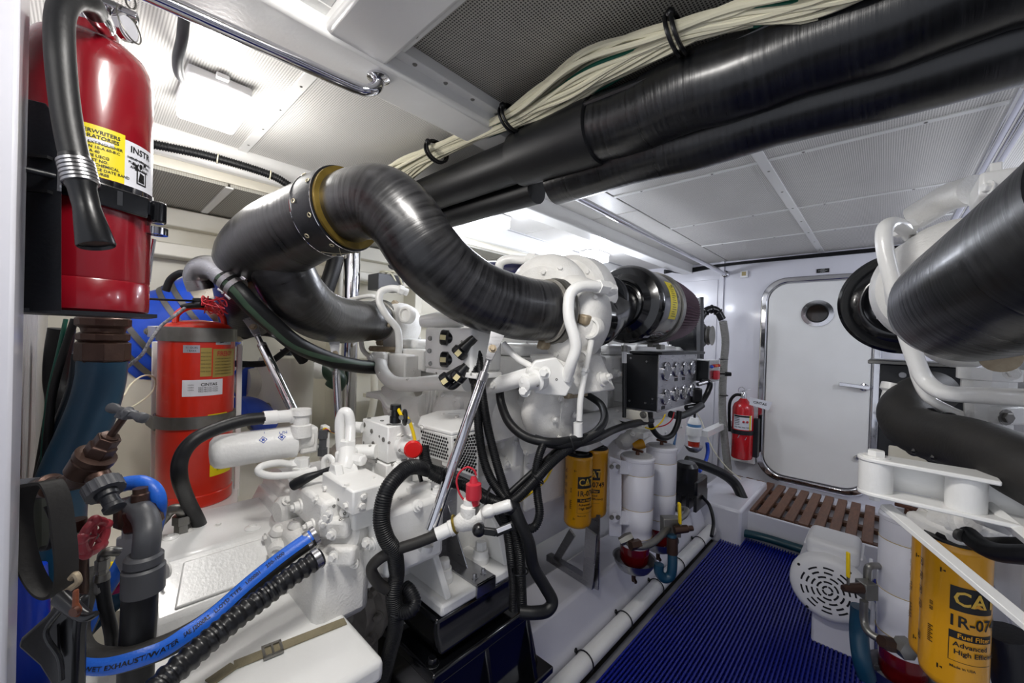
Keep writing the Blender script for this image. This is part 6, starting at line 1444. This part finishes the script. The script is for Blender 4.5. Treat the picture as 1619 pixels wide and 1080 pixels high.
# small hydraulic line with swaged fitting
hl = thing('hydraulic_line', 'thin black hydraulic hose with a plated fitting hanging before the yellow cables', 'hose', W(163, 900, .66))
M().tube(spline(px((188, 872, .67), (174, 872, .66), (164, 876, .66), (162, 888, .66)), 6), .0075, 14).build('elbow', galv, hl)
M().lathe(W(162, 888, .66), -Z_, [(-.004, .0095), (.012, .0095), (.013, .008), (.020, .008)], 6).build('nut', galv, hl)
M().lathe(W(162, 888, .66)-Z_*.020, -Z_, [(0, .0095), (.010, .0105), (.012, .009), (.026, .0105), (.03, .0095)], 20).build('ferrule', galv, hl)
M().tube(spline(px((162, 912, .66), (163, 935, .66), (168, 965, .66), (176, 1000, .66), (178, 1030, .66)), 6), .009, 14).build('hose', blk, hl)
for k, (mt_, lb) in enumerate(((wirey, 'upper yellow battery cable behind the hydraulic line'), (wirey, 'lower yellow battery cable behind the hydraulic line'), (wirem, 'upper magenta battery cable behind the hydraulic line'), (wirem, 'lower magenta battery cable behind the hydraulic line'))):
    v0 = (907, 918, 933, 946)[k]; hose('battery_cable', lb, 'cable', px((95, v0+12, .80), (125, v0+5, .80), (150, v0-4, .80), (180, v0-13, .80), (210, v0-22, .82)), .0085, mt_)
striped('thin_blue_hose', 'thin blue hose slanting down behind the hydraulic line', [(205, 868, .78), (185, 905, .76), (160, 945, .73), (140, 985, .70), (120, 1030, .68)], .0125, blues, lambda s: (-FW+RT*.3), 2.6, base=greyp)
hose('thick_dark_hose', 'dark blue hose low behind the thin blue one', 'hose', px((230, 925, .85), (190, 945, .82), (160, 970, .80), (130, 1000, .78)), .018, dkblue)
# strap loop
sl = thing('rubber_strap', 'dark rubber strap hanging in a loop from the bronze tap inlet', 'strap', W(70, 850, .56))
LP = spline([W(u, v, .555) for (u, v) in ((70, 760), (46, 767), (31, 800), (32, 850), (46, 900), (68, 935), (90, 943), (104, 925), (106, 880), (101, 830), (94, 787), (82, 762), (70, 760))], 8)
m = M(); nn = len(LP)-1; vs = []; fs = []; cl = sum((Vector(p) for p in LP[:-1]), V(0, 0, 0))/nn
for p in LP[:-1]:
    o_ = (p-cl).normalized()
    for (a_, b_) in ((-1, 0), (1, 0), (1, .004), (-1, .004)): vs.append(p+(FW*.75+RT*.66).normalized()*.011*a_-o_*b_)
for i in range(nn):
    j = (i+1) % nn
    for k in range(4): l = (k+1) % 4; fs.append((i*4+k, i*4+l, j*4+l, j*4+k))
M().add(vs, fs).build('loop', oldrub, sl)
o = thing('olive_housing', 'dull olive housing with a cable seen through the strap loop', 'housing', W(66, 835, .64))
M().obox(W(66, 822, .64), RT*.014, UP*.046, FW*.02).build('body', mat('dull_olive', '#4e5248', .5, noise=.3), o, bevel=.008)
M().tube(spline(px((74, 800, .62), (84, 830, .62), (80, 862, .62), (66, 868, .62)), 8), .004, 8).build('cable', blk, o)
# blue pipe and holster
hose('blue_pipe', 'bright blue upright pipe at the bottom left edge', 'pipe', px((40, 900, .70), (44, 960, .70), (44, 1020, .70), (44, 1100, .70)), .026, mat('blue_pipe_paint', '#0f3fc8', .3, noise=.2))
ho = thing('plastic_holster', 'black moulded plastic duct horn at the bottom left corner', 'duct', W(85, 1000, .50))
m = M().prism([W(92, 946, .50), W(125, 950, .50), W(120, 1010, .50), W(118, 1100, .50), W(88, 1100, .50), W(60, 1055, .50), W(25, 1024, .50), W(30, 1010, .50), W(70, 975, .50)], FW*.016); m.build('horn', blkp, ho, bevel=.005, seg=3)
M().tube(spline(px((108, 953, .485), (88, 975, .485), (74, 995, .485), (76, 1012, .485), (94, 1040, .485), (98, 1075, .485)), 8), .0028, 10).build('rim', blkp, ho)
m = M().prism([W(80, 998, .497), W(94, 985, .497), W(96, 1040, .497), W(94, 1045, .497), W(80, 1015, .497)], FW*-.003); m.build('recess', ink, ho)
M().tube(spline(px((96, 945, .49), (120, 965, .48), (138, 975, .475), (153, 970, .475)), 6), [.009, .008, .006, .003], 12).build('hook', blkp, ho)
rc = thing('rusty_clip', 'rusty orange clip screwed onto the black duct horn', 'clip', W(118, 960, .47))
m = M().prism([W(113, 935, .465), (W(121, 932, .465)), W(121, 955, .465), W(127, 965, .465), W(122, 978, .465), W(111, 976, .465)], FW*.004); m.build('plate', mat('rust_orange', '#7a3e20', .6, .2, noise=.6, nscale=60, bump=.4, col2='#4a2412'), rc, bevel=.002)
M().lathe(W(121, 965, .462), -FW, [(0, .0055), (.004, .005)], 16).build('screw', bronze, rc)
M().tube(spline(px((98, 940, .55), (112, 930, .54), (124, 920, .54), (120, 908, .54), (112, 915, .54)), 6), .004, 8).build('copper_wire', rustb, rc)
# white lid with webbing strap, bottom centre-left
lid = thing('white_lid', 'flat white moulded cover with a webbing strap at the bottom left of the engine', 'cover', (-.82, .14, .2))
M().box((-.985, -.10, .492), (-.655, .385, .536)).build('cover', white, lid, bevel=.012, seg=3)
M().box((-.96, -.08, .20), (-.68, .36, .492)).build('box', white, lid, bevel=.01)
sa, sb = WZ(546, 982, .5375), WZ(330, 1080, .5375)
m = M(); pth = [WZ(548, 983, .530), sa, WZ(470, 1012, .5380), WZ(420, 1032, .5385), WZ(370, 1052, .538), sb]
for a_, b_ in zip(pth[1:-1], pth[2:]): m.bar(a_, b_, .022, .002)
m.build('webbing', strapm, lid)
m = M(); e_ = (pth[1]-pth[2]).normalized(); c_ = WZ(431, 1027, .5405); s_ = e_.cross(Z_)
for (a_, b_, w_) in ((c_-e_*.016, c_+e_*.016, 0),):
    for k in (-1, 1): m.obox(c_+s_*.015*k, e_*.016, s_*.003, Z_*.002); m.obox(c_+e_*.014*k, e_*.002, s_*.016, Z_*.002)
    m.obox(c_, e_*.0015, s_*.016, Z_*.003)
m.build('buckle', galv, lid, kind='stuff')
# pale hull slab behind, so the lower left closes up
M_ = M().prism([V(-1.40, -.09, .02), V(-1.40, 1.1, .02), V(-1.40, 1.1, .42), V(-1.40, -.09, .42)], (.02, 0, 0)); struct(M_, 'trim_16', cream)
M_ = M().box((-1.38, -.09, .16), (-.98, .55, .19)); struct(M_, 'trim_17', cream)
o = thing('shaft_coupling', 'grimy output coupling with bolts under the gearbox behind the white cover', 'coupling', (-1.1, .45, .3))
sc = W(545, 965, 1.02)
M().lathe(sc, V(.35, -.9, 0), [(0, .03), (.03, .03), (.032, .095), (.05, .10), (.052, .11), (.07, .11)][::-1] if False else [(-.06, .11), (-.02, .11), (-.018, .085), (.01, .08), (.012, .04), (.05, .04)], 40).build('flange', grime, o)
for k in range(10): a_ = 2*PI*k/10; M().bolt(sc+Z_*.095*math.sin(a_)+V(.93, .36, 0)*.095*math.cos(a_)+V(.35, -.9, 0)*-.02, V(.35, -.9, 0), .010, .012).build('bolt', grime, o)
# ================================================================ STARBOARD ENGINE
e2 = thing('marine_engine', 'second white marine diesel engine, cut off by the right edge', 'engine', (.5, 1.5, .2))
M().box((.28, 1.3, .35), (1.1, 2.7, 1.0)).build('engine_block', ewhite, e2, bevel=.03)
M().box((.30, 1.3, 1.0), (1.0, 2.6, 1.15)).build('heads', cast, e2, bevel=.03)
t3, n3, x3 = shield(W(1522, 452, .80), 1.10, e2)
M().lathe(W(1500, 455, .88), Y_, [(-.06, .09), (-.04, .12), (.0, .132), (.03, .132), (.06, .11)], 56, sy=1.0).build('volute', cast, e2)
M().lathe(W(1462, 470, 1.02), Y_, [(-.05, .075), (-.03, .092), (.02, .096), (.05, .08)], 48).build('compressor_housing', cast, e2)
m = M()
for k in range(24): a_ = 2*PI*k/24; m.obox(W(1462, 470, 1.02)+(X_*math.cos(a_)+Z_*math.sin(a_))*.097, X_*.006, Y_*.02, Z_*.006)
m.build('clamp_teeth', cast, e2, kind='stuff', bevel=.002)
M().lathe(W(1470, 478, .70), n3, [(-.02, .016), (.004, .022), (.010, .022)], 24).build('washer', rustb, e2); M().bolt(W(1470, 478, .69), n3, .010, .008).build('bolt', rustb, e2)
M().lathe(W(1580, 565, .60), n3, [(-.02, .016), (.004, .022), (.010, .022)], 24).build('washer', rustb, e2)
M().obox(W(1585, 300, .74), X_*.035, Y_*.06, Z_*.022).build('top_bracket', ewhite, e2, bevel=.006)
M().obox(W(1570, 290, .74), X_*.008, Y_*.03, Z_*.03).build('top_ear', ewhite, e2, bevel=.003)
M().bolt(W(1565, 296, .71), -X_-Y_*.5, .008, .008).build('bolt', ewhite, e2)
M().tube(spline([W(1445, 345, .95), W(1470, 330, .92), W(1500, 312, .88), W(1540, 300, .82)], 6), .03, 20).build('shoulder', cast, e2)
def p2(pts, r, name='pipe', n=18): return M().tube(spline(px(*pts), 8), r, n).build(name, ewhite, e2)
p2([(1438, 372, .86), (1425, 358, .82), (1408, 354, .80), (1398, 366, .78), (1400, 400, .77), (1412, 450, .76), (1428, 510, .75), (1446, 565, .74), (1462, 600, .73), (1490, 620, .70), (1540, 625, .66), (1600, 628, .60), (1680, 634, .54)], .0135, n=20)
p2([(1443, 570, .80), (1450, 600, .79), (1466, 628, .78), (1500, 648, .76), (1540, 665, .73)], .0085)
M().lathe(W(1424, 362, .84), RT+UP*.15, [(-.012, .014), (.0, .019), (.02, .019), (.024, .014)], 6).build('pipe_nut', ewhite, e2)
m = M().lathe(W(1562, 600, .72), -Z_, [(-.02, .040), (.0, .040), (.002, .034), (.020, .034), (.022, .044), (.032, .044), (.034, .030), (.08, .028), (.10, .028)], 10); m.build('drain_neck', ewhite, e2)
M().lathe(W(1562, 670, .74), -Z_, [(-.04, .030), (.06, .030)], 28).build('neck_pipe', ewhite, e2)
M().obox(W(1590, 655, .70), RT*.03, UP*.016, FW*.02).build('side_block', ewhite, e2, bevel=.005)
M().bolt(W(1590, 660, .68), -FW, .009, .006).build('plug', galv, e2)
M().box((.22, 1.2, .55), (.42, 1.35, .95)).build('rear_casting', cast, e2, bevel=.02)
el = thing('exhaust_elbow', 'huge black wrapped exhaust elbow entering from the right edge', 'exhaust pipe', W(1560, 470, .6))
lagtube('bend', spline(px((1500, 492, .64), (1524, 482, .60), (1560, 465, .54), (1620, 435, .47), (1710, 385, .40), (1850, 300, .33)), 12), [.075, .086, .0875, .0875, .0875, .0875], lagd, el, 56)
a2 = thing('air_cleaner', 'black air cleaner behind the right-hand turbocharger, seen edge on', 'air cleaner', W(1420, 478, 1.13))
cA = W(1428, 478, 1.13)
M().lathe(cA, Y_, [(.03, .06), (.012, .085), (0, .09), (0, .095), (.010, .115), (.002, .130), (0, .138), (.008, .146), (.06, .146), (.06, .142), (.40, .142), (.42, .12)], 64).build('housing', blkg, a2)
# big dark hose and ties
bhz = thing('coolant_hose', 'thick worn black coolant hose crossing in front of the right-hand engine', 'hose', W(1500, 690, .7))
M().tube(spline(px((1475, 618, .92), (1448, 632, .88), (1432, 652, .84), (1442, 675, .80), (1475, 690, .75), (1520, 700, .69), (1570, 718, .63), (1640, 750, .56), (1740, 800, .50)), 10), .046, 36).build('hose', oldrub, bhz)
for (u, v, z, d) in ((1458, 683, .775, RT*.9-UP*.35-FW*.3), (1488, 693, .735, RT*.9-UP*.3-FW*.3)):
    o = M().torus(W(u, v, z), d, .0475, .0028, 40, 6).build('tie', blkp, bhz); M().ball(W(u-12, v+30, z-.03), .006, 8).build('tie_head', blkp, o)
M().lathe(W(1400, 640, .90), RT*.3+UP, [(-.03, .010), (.0, .012), (.03, .012), (.035, .018), (.05, .018)], 12).build('vent_valve', white, bhz)
# black panel box of the starboard engine
Yp = 1.78; xa, xb = WY(1389, 640, Yp).x, WY(1462, 640, Yp).x; za, zb2 = WY(1400, 722, Yp).z, WY(1400, 576, Yp).z
g2 = thing('gauge_panel', 'back of the black gauge box on the right-hand engine beside the door', 'gauge panel', (xb-.05, Yp+.1, za))
M().box((xa, Yp, za), (xb+.1, Yp+.30, zb2)).build('box', blkm, g2, bevel=.003); M().box((xa-.03, Yp-.01, zb2), (xb+.1, Yp+.30, zb2+.012)).build('shelf', galv, g2, bevel=.002)
for (u, v) in ((1427, 593), (1427, 696)): p_ = WY(u, v, Yp); M().lathe((p_.x, p_.y, p_.z), -Y_, [(0, .010), (.003, .009)], 14).build('rivet', steel, g2)
p_ = WY(1440, 720, Yp-.05); M().box((p_.x-.05, p_.y, p_.z-.03), (p_.x+.08, p_.y+.012, p_.z+.02)).build('bracket', cream, g2, bevel=.004)
# twin-plate link bracket with spacers and struts
lb = thing('link_bracket', 'white twin-plate bracket with two round spacers in front of the right-hand engine', 'bracket', WY(1460, 760, .9))
Yl = .90
def xz(u, v): p = WY(u, v, Yl); return p.x, p.z
xl, z1 = xz(1385, 727); xr, z2 = xz(1528, 755)
xl2, z3 = xz(1385, 774); xr2, z4 = xz(1528, 806)
z_up = (z1+z2)/2; z_lo = (z3+z4)/2
def plate(z, x0, x1, ext=0):
    P = []
    for k in range(9): a_ = PI/2+PI*k/8; P.append(V(x0+.024*math.cos(a_), Yl+.024*math.sin(a_), z))
    P += [V(x1+ext, Yl-.030, z), V(x1+ext, Yl+.030, z)]; return M().prism(P, Z_*.007)
plate(z_up, xl, xr, .03).build('upper_plate', white, lb, bevel=.002)
plate(z_lo-.007, xl2, xr2, .12).build('lower_plate', white, lb, bevel=.002)
for x in (xl, xr): M().cyl((x, Yl, z_lo), (x, Yl, z_up), .022, n=32).build('spacer', white, lb)
M().bolt((xl, Yl, z_up+.007), Z_, .012, .009).build('bolt', white, lb); M().bolt((xl, Yl, z_lo-.007), -Z_, .008, .008).build('bolt', white, lb)
M().box((xl+.02, Yl+.026, z_lo), (xr+.1, Yl+.032, z_up)).build('web', white, lb)
M().bar(W(1400, 800, .66), W(1640, 1000, .47), .018, .008, up=FW).build('strut', white, lb, bevel=.001)
M().bar(W(1562, 800, .60), W(1660, 880, .50), .016, .012, up=FW).build('strut', white, lb, bevel=.001)
# fuel filter head, hoses
fh = thing('filter_manifold', 'white cast fuel filter head with ports below the link bracket', 'filter head', W(1510, 830, .74))
M().obox(W(1512, 838, .74), RT*.05, UP*.018, FW*.05).build('base', cast, fh, bevel=.01)
for (u, v, z, d, r_) in ((1480, 812, .78, UP+RT*.3-FW*.3, .024), (1510, 826, .72, -FW+UP*.4, .022), (1535, 805, .80, UP-RT*.3, .026), (1500, 800, .84, UP+RT, .02)):
    M().lathe(W(u, v, z), d, [(-.03, r_), (.0, r_), (.003, r_*1.2), (.014, r_*1.2), (.016, r_*.8), (.03, r_*.7)], 20).build('port', cast, fh)
M().lathe(W(1562, 815, .66), RT*.9-UP*.35, [(-.02, .016), (0, .022), (.03, .022), (.033, .018), (.05, .018)], 6).build('union', white, fh)
M().lathe(W(1515, 845, .66), -FW, [(0, .010), (.006, .010), (.007, .006)], 16).build('plug', galv, fh)
hose('fuel_hose', 'dark rubber fuel hose running right from the cast filter head', 'hose', px((1530, 845, .66), (1550, 862, .63), (1580, 874, .60), (1640, 878, .55)), .0135, blk)
hose('fuel_hose', 'second dark fuel hose above the first at the right edge', 'hose', px((1540, 858, .70), (1570, 862, .66), (1600, 862, .62), (1660, 866, .58)), .012, oldrub)
hose('black_hose', 'ribbed black hose descending behind the link bracket at the right edge', 'hose', px((1570, 760, .72), (1585, 780, .70), (1600, 810, .67), (1640, 850, .62)), .014, blk)
f3 = W(1513, 853, .72); f4 = W(1490, 845, .82)
cat_filter('large yellow fuel filter nearest the camera at lower right', f3, f3.z, r=.044, rot=.1, part='1R-0749')
cat_filter('yellow fuel filter almost hidden behind the nearest one at lower right', f4, f4.z+.0, r=.044, rot=-.4)
r3 = W(1436, 818, 1.12)
rc3 = racor('white fuel separator beside the large yellow filter at lower right', r3, r3.z, r=.060, H=.325)
sm2 = thing('separator_manifold', 'grey fuel pipe and yellow-handled valve left of the right-hand separator', 'fuel manifold', W(1370, 930, 1.1))
M().tube(spline(px((1392, 895, 1.15), (1378, 895, 1.12), (1372, 900, 1.12), (1371, 920, 1.12)), 6), .009, 12).build('upper_pipe', galv, sm2)
M().obox(W(1370, 932, 1.1), RT*.018, UP*.022, FW*.018).build('valve_block', galv, sm2, bevel=.003)
M().tube(spline(px((1366, 950, 1.08), (1366, 980, 1.08), (1372, 998, 1.06), (1390, 1010, 1.04), (1410, 1015, 1.02)), 8), .0095, 14).build('lower_pipe', galv, sm2)
M().lathe(W(1350, 930, 1.08), RT, [(-.03, .008), (-.01, .012), (.02, .014)], 12).build('valve', brassd, sm2)
M().bar(W(1341, 913, 1.08), W(1341, 873, 1.08), .006, .010, up=FW).build('yellow_handle', wirey, sm2, bevel=.002)
M().bar(W(1341, 935, 1.08), W(1341, 913, 1.08), .004, .006, up=FW).build('handle_shaft', galv, sm2)
M().lathe(W(1405, 1018, 1.0), RT*.8+UP*-.3, [(-.02, .014), (.0, .018), (.02, .014)], 8).build('union', brassd, sm2)
M().lathe(W(1435, 1028, .98), -FW, [(-.02, .024), (.006, .024), (.012, .014)], 6).build('hex_plug', galv, sm2)
M().tube(spline(px((1360, 960, 1.12), (1358, 1000, 1.12), (1362, 1040, 1.1), (1370, 1070, 1.1)), 6), .022, 14).build('bent_hose', dkblue, sm2)
hose('lower_hose', 'dark pipe in the shadows at the bottom right corner', 'hose', px((1590, 1000, .75), (1600, 1040, .75), (1605, 1090, .75)), .03, blkm)
# electric motor
mo_c = W(1309, 932, 1.46)
em = thing('electric_motor', 'grey-white electric motor with a slotted fan cover standing beside the blue mat', 'motor', (mo_c.x, mo_c.y+.1, .14))
ra = .118
M().lathe(mo_c, Y_, [(-.012, ra*.55), (-.010, ra*.80), (-.004, ra*.92), (.008, ra), (.035, ra*1.02), (.04, ra*.96), (.05, ra*.93), (.26, ra*.93), (.27, ra*.8)], 56).build('housing', lampb, em)
m = M()
for ri in range(6):
    r_ = ra*(.12+.138*ri); n_ = 4+2*min(ri, 2)+ri//3*2
    for k in range(n_):
        a0 = 2*PI*k/n_+.12; a1 = 2*PI*(k+1)/n_-.12; K = 5; w_ = .0028
        yo = -.0125+.0000*ri+(.0018 if ri == 4 else .0055 if ri == 5 else 0)
        vs = []
        for j in range(K+1):
            a_ = a0+(a1-a0)*j/K
            for (dr_, dy) in ((-w_, -.001), (w_, -.001), (w_, .004), (-w_, .004)): vs.append(mo_c+V((r_+dr_)*math.cos(a_), yo+dy+(.0 if ri < 5 else .003), (r_+dr_)*math.sin(a_)))
        fs = [(0, 1, 2, 3), (4*K, 4*K+3, 4*K+2, 4*K+1)]
        for j in range(K):
            for q_ in range(4): l = (q_+1) % 4; fs.append((4*j+q_, 4*j+l, 4*j+4+l, 4*j+4+q_))
        m.add(vs, fs)
m.build('cover_slots', ink, em, kind='stuff')
for k in range(4): a_ = PI/4+PI/2*k+.2; M().lathe(mo_c+V(ra*.9*math.cos(a_), -.004, ra*.9*math.sin(a_)), -Y_, [(0, .005), (.003, .005)], 10).build('screw', ink, em)
tb4 = M().box((mo_c.x-.075, mo_c.y+.03, mo_c.z+ra*.75), (mo_c.x+.085, mo_c.y+.20, mo_c.z+ra*1.35)).build('terminal_box', lampb, em, bevel=.022, seg=4)
M().box((mo_c.x-.082, mo_c.y+.05, mo_c.z+ra*1.02), (mo_c.x+.092, mo_c.y+.215, mo_c.z+ra*1.08)).build('box_lip', lampb, em, bevel=.004)
m = M()
for k in range(10): m.box((mo_c.x+ra*.90, mo_c.y+.06, mo_c.z-.05+.012*k), (mo_c.x+ra*.99, mo_c.y+.25, mo_c.z-.046+.012*k))
m.build('fins', lampb, em, kind='stuff')
M().box((mo_c.x-.05, mo_c.y+.05, .0), (mo_c.x+.13, mo_c.y+.26, mo_c.z-ra*.85)).build('base', bedw, em, bevel=.01)
# ================================================================ SURFACE FITTINGS (bolts, plugs, bosses set on the castings)
bpy.context.view_layer.update()
_dg = bpy.context.evaluated_depsgraph_get()
def hit(u, v):
    d = (W(u, v, 1)-CAM).normalized(); ok, p, n, i, ob, mx = S.ray_cast(_dg, CAM, d)
    return (p, n, ob) if ok else (None, None, None)
def white_part(ob):
    return ob is not None and ob.data.materials and ob.data.materials[0] in (cast, ewhite, grime)
def root_of(o):
    while o.parent: o = o.parent
    return o
def put(u, v, r=.007, h=.007, kind='bolt'):
    p, n, ob = hit(u, v)
    if not white_part(ob): return
    ro = root_of(ob)
    if ro.get('category') is None: return
    m = M()
    if kind == 'bolt': m.bolt(p-n*.001, n, r, h)
    elif kind == 'boss': m.lathe(p-n*.002, n, [(0, r*1.3), (.004, r*1.3), (h, r), (h+.002, r*.6), (h-.002, r*.5)], 20)
    elif kind == 'plug': m.lathe(p-n*.002, n, [(0, r*1.4), (h*.5, r*1.4), (h*.55, r), (h*1.4, r*.95)], 16); m.hexa(p+n*h*1.3, n, r*.6, h*.5)
    elif kind == 'screw': m.lathe(p-n*.0005, n, [(0, r), (.0015, r*.9), (.0014, r*.5), (-.0005, r*.45)], 12)
    mt_ = {'bolt': cast, 'boss': ob.data.materials[0], 'plug': ob.data.materials[0], 'screw': galv}[kind]
    par = ob if ob.parent is None or ob.parent.parent is None else ob.parent
    if par.parent is None and par.type != 'EMPTY': pass
    m.build({'bolt': 'bolt', 'boss': 'boss', 'plug': 'port_plug', 'screw': 'screw'}[kind], mt_, par, bevel=0)
for (u, v, r) in ((455, 792, .009), (500, 790, .007), (515, 772, .006), (548, 768, .006), (520, 812, .007), (512, 830, .006), (548, 800, .007), (572, 800, .007), (596, 812, .007), (602, 845, .008),
    (575, 785, .006), (620, 762, .006), (632, 790, .006), (690, 740, .007), (705, 760, .007), (640, 758, .006), (625, 742, .006), (590, 756, .005), (735, 770, .006),
    (700, 625, .008), (722, 660, .007), (745, 640, .008), (755, 690, .007), (700, 655, .006), (780, 610, .008), (778, 680, .008), (815, 700, .008), (800, 725, .007), (835, 735, .008), (832, 715, .008), (838, 760, .008),
    (650, 690, .008), (668, 676, .007), (632, 690, .007), (616, 650, .008), (872, 705, .009), (895, 640, .007), (886, 700, .007), (850, 700, .007),
    (950, 640, .008), (965, 620, .008), (975, 650, .008), (960, 690, .007), (655, 585, .006), (645, 600, .006), (600, 590, .006), (620, 590, .006), (860, 430, .008), (885, 425, .008), (930, 430, .007),
    (940, 470, .007), (880, 560, .008), (950, 560, .008), (1450, 420, .008), (1480, 350, .008), (1440, 520, .008), (1520, 570, .008), (1600, 590, .008), (1570, 700, .007), (1600, 700, .007),
    (300, 840, .006), (345, 830, .006), (420, 850, .007), (430, 880, .007), (250, 960, .007), (420, 930, .007), (440, 905, .007)):
    put(u, v, r, r*.9)
for (u, v, r, h, k) in ((470, 830, .016, .014, 'boss'), (440, 840, .014, .012, 'boss'), (800, 650, .020, .012, 'boss'), (725, 640, .022, .014, 'boss'), (790, 700, .018, .012, 'boss'), (830, 780, .016, .02, 'plug'), (648, 700, .014, .014, 'plug'),
    (850, 745, .014, .018, 'plug'), (690, 780, .010, .010, 'plug'), (660, 800, .010, .008, 'plug'), (950, 600, .016, .02, 'plug'), (970, 590, .016, .02, 'plug'), (990, 600, .014, .02, 'plug'), (590, 860, .010, .01, 'plug'), (270, 850, .012, .006, 'boss'), (400, 835, .014, .006, 'boss'),
    (760, 660, .015, .01, 'boss'), (630, 730, .008, .008, 'plug'), (1540, 350, .018, .010, 'boss'), (1500, 400, .016, .010, 'boss'), (440, 870, .018, .014, 'boss'), (475, 800, .012, .012, 'plug'), (495, 830, .010, .012, 'plug'), (600, 885, .012, .012, 'plug')):
    put(u, v, r, h, k)
for (u, v) in ((535, 790), (528, 800), (545, 812), (538, 822), (575, 700), (585, 705), (600, 690), (615, 700), (632, 712), (620, 735), (595, 730), (636, 690), (700, 605), (720, 592), (690, 590), (745, 592), (730, 540), (735, 575), (850, 610), (880, 600)):
    put(u, v, .0035, .002, 'screw')
# small fittings around the filters and under the gauge panel
fl = thing('oil_filler', 'white oil filler neck with a round cap above the yellow filters', 'filler', W(972, 672, 1.45))
fd = (RT*.55+UP*.75-FW*.3).normalized()
M().lathe(W(962, 690, 1.48), fd, [(-.03, .022), (.0, .022), (.02, .026), (.05, .026)], 24).build('neck', ewhite, fl)
M().lathe(W(962, 690, 1.48)+fd*.05, fd, [(0, .032), (.012, .033), (.016, .026)], 28).build('cap', ewhite, fl)
fp = thing('fuel_pump', 'white cast priming pump with a yellow cap behind the white separators', 'pump', W(1010, 690, 1.75))
M().lathe(W(985, 700, 1.75), (W(1040, 672, 1.85)-W(985, 700, 1.75)), [(-.02, .02), (0, .035), (.05, .04), (.10, .034), (.15, .03)], 28).build('body', cast, fp)
M().obox(W(1018, 684, 1.76), X_*.03, Y_*.07, Z_*.014).build('plate', cast, fp, bevel=.004)
M().lathe(W(1000, 706, 1.74), UP*.3+RT, [(0, .022), (.05, .022)], 20).build('yellow_cap', yell, fp)
for (u, v) in ((1000, 686), (1030, 676), (1018, 672)): M().bolt(W(u, v, 1.70), UP-FW, .008, .008).build('bolt', cast, fp)
loom('black loop of cable hanging under the gauge panel', [(1028, 652, 1.62), (1030, 675, 1.62), (1045, 692, 1.64), (1062, 688, 1.68), (1072, 668, 1.7), (1074, 650, 1.7)], .011, rib=False)
loom('second black cable sagging left under the gauge panel', [(1020, 655, 1.6), (1010, 668, 1.58), (990, 672, 1.56), (970, 668, 1.55)], .013, rib=False)
loom('thin yellow wire below the gauge panel', [(1052, 655, 1.62), (1045, 668, 1.61), (1032, 678, 1.60), (1020, 676, 1.60)], .003, rib=False, mt=wirey, name='yellow_wire', cat='cable')
loom('thin red wire below the gauge panel', [(1066, 652, 1.64), (1062, 664, 1.63), (1052, 672, 1.62), (1036, 676, 1.61)], .0025, rib=False, mt=wirer, name='red_wire', cat='cable')
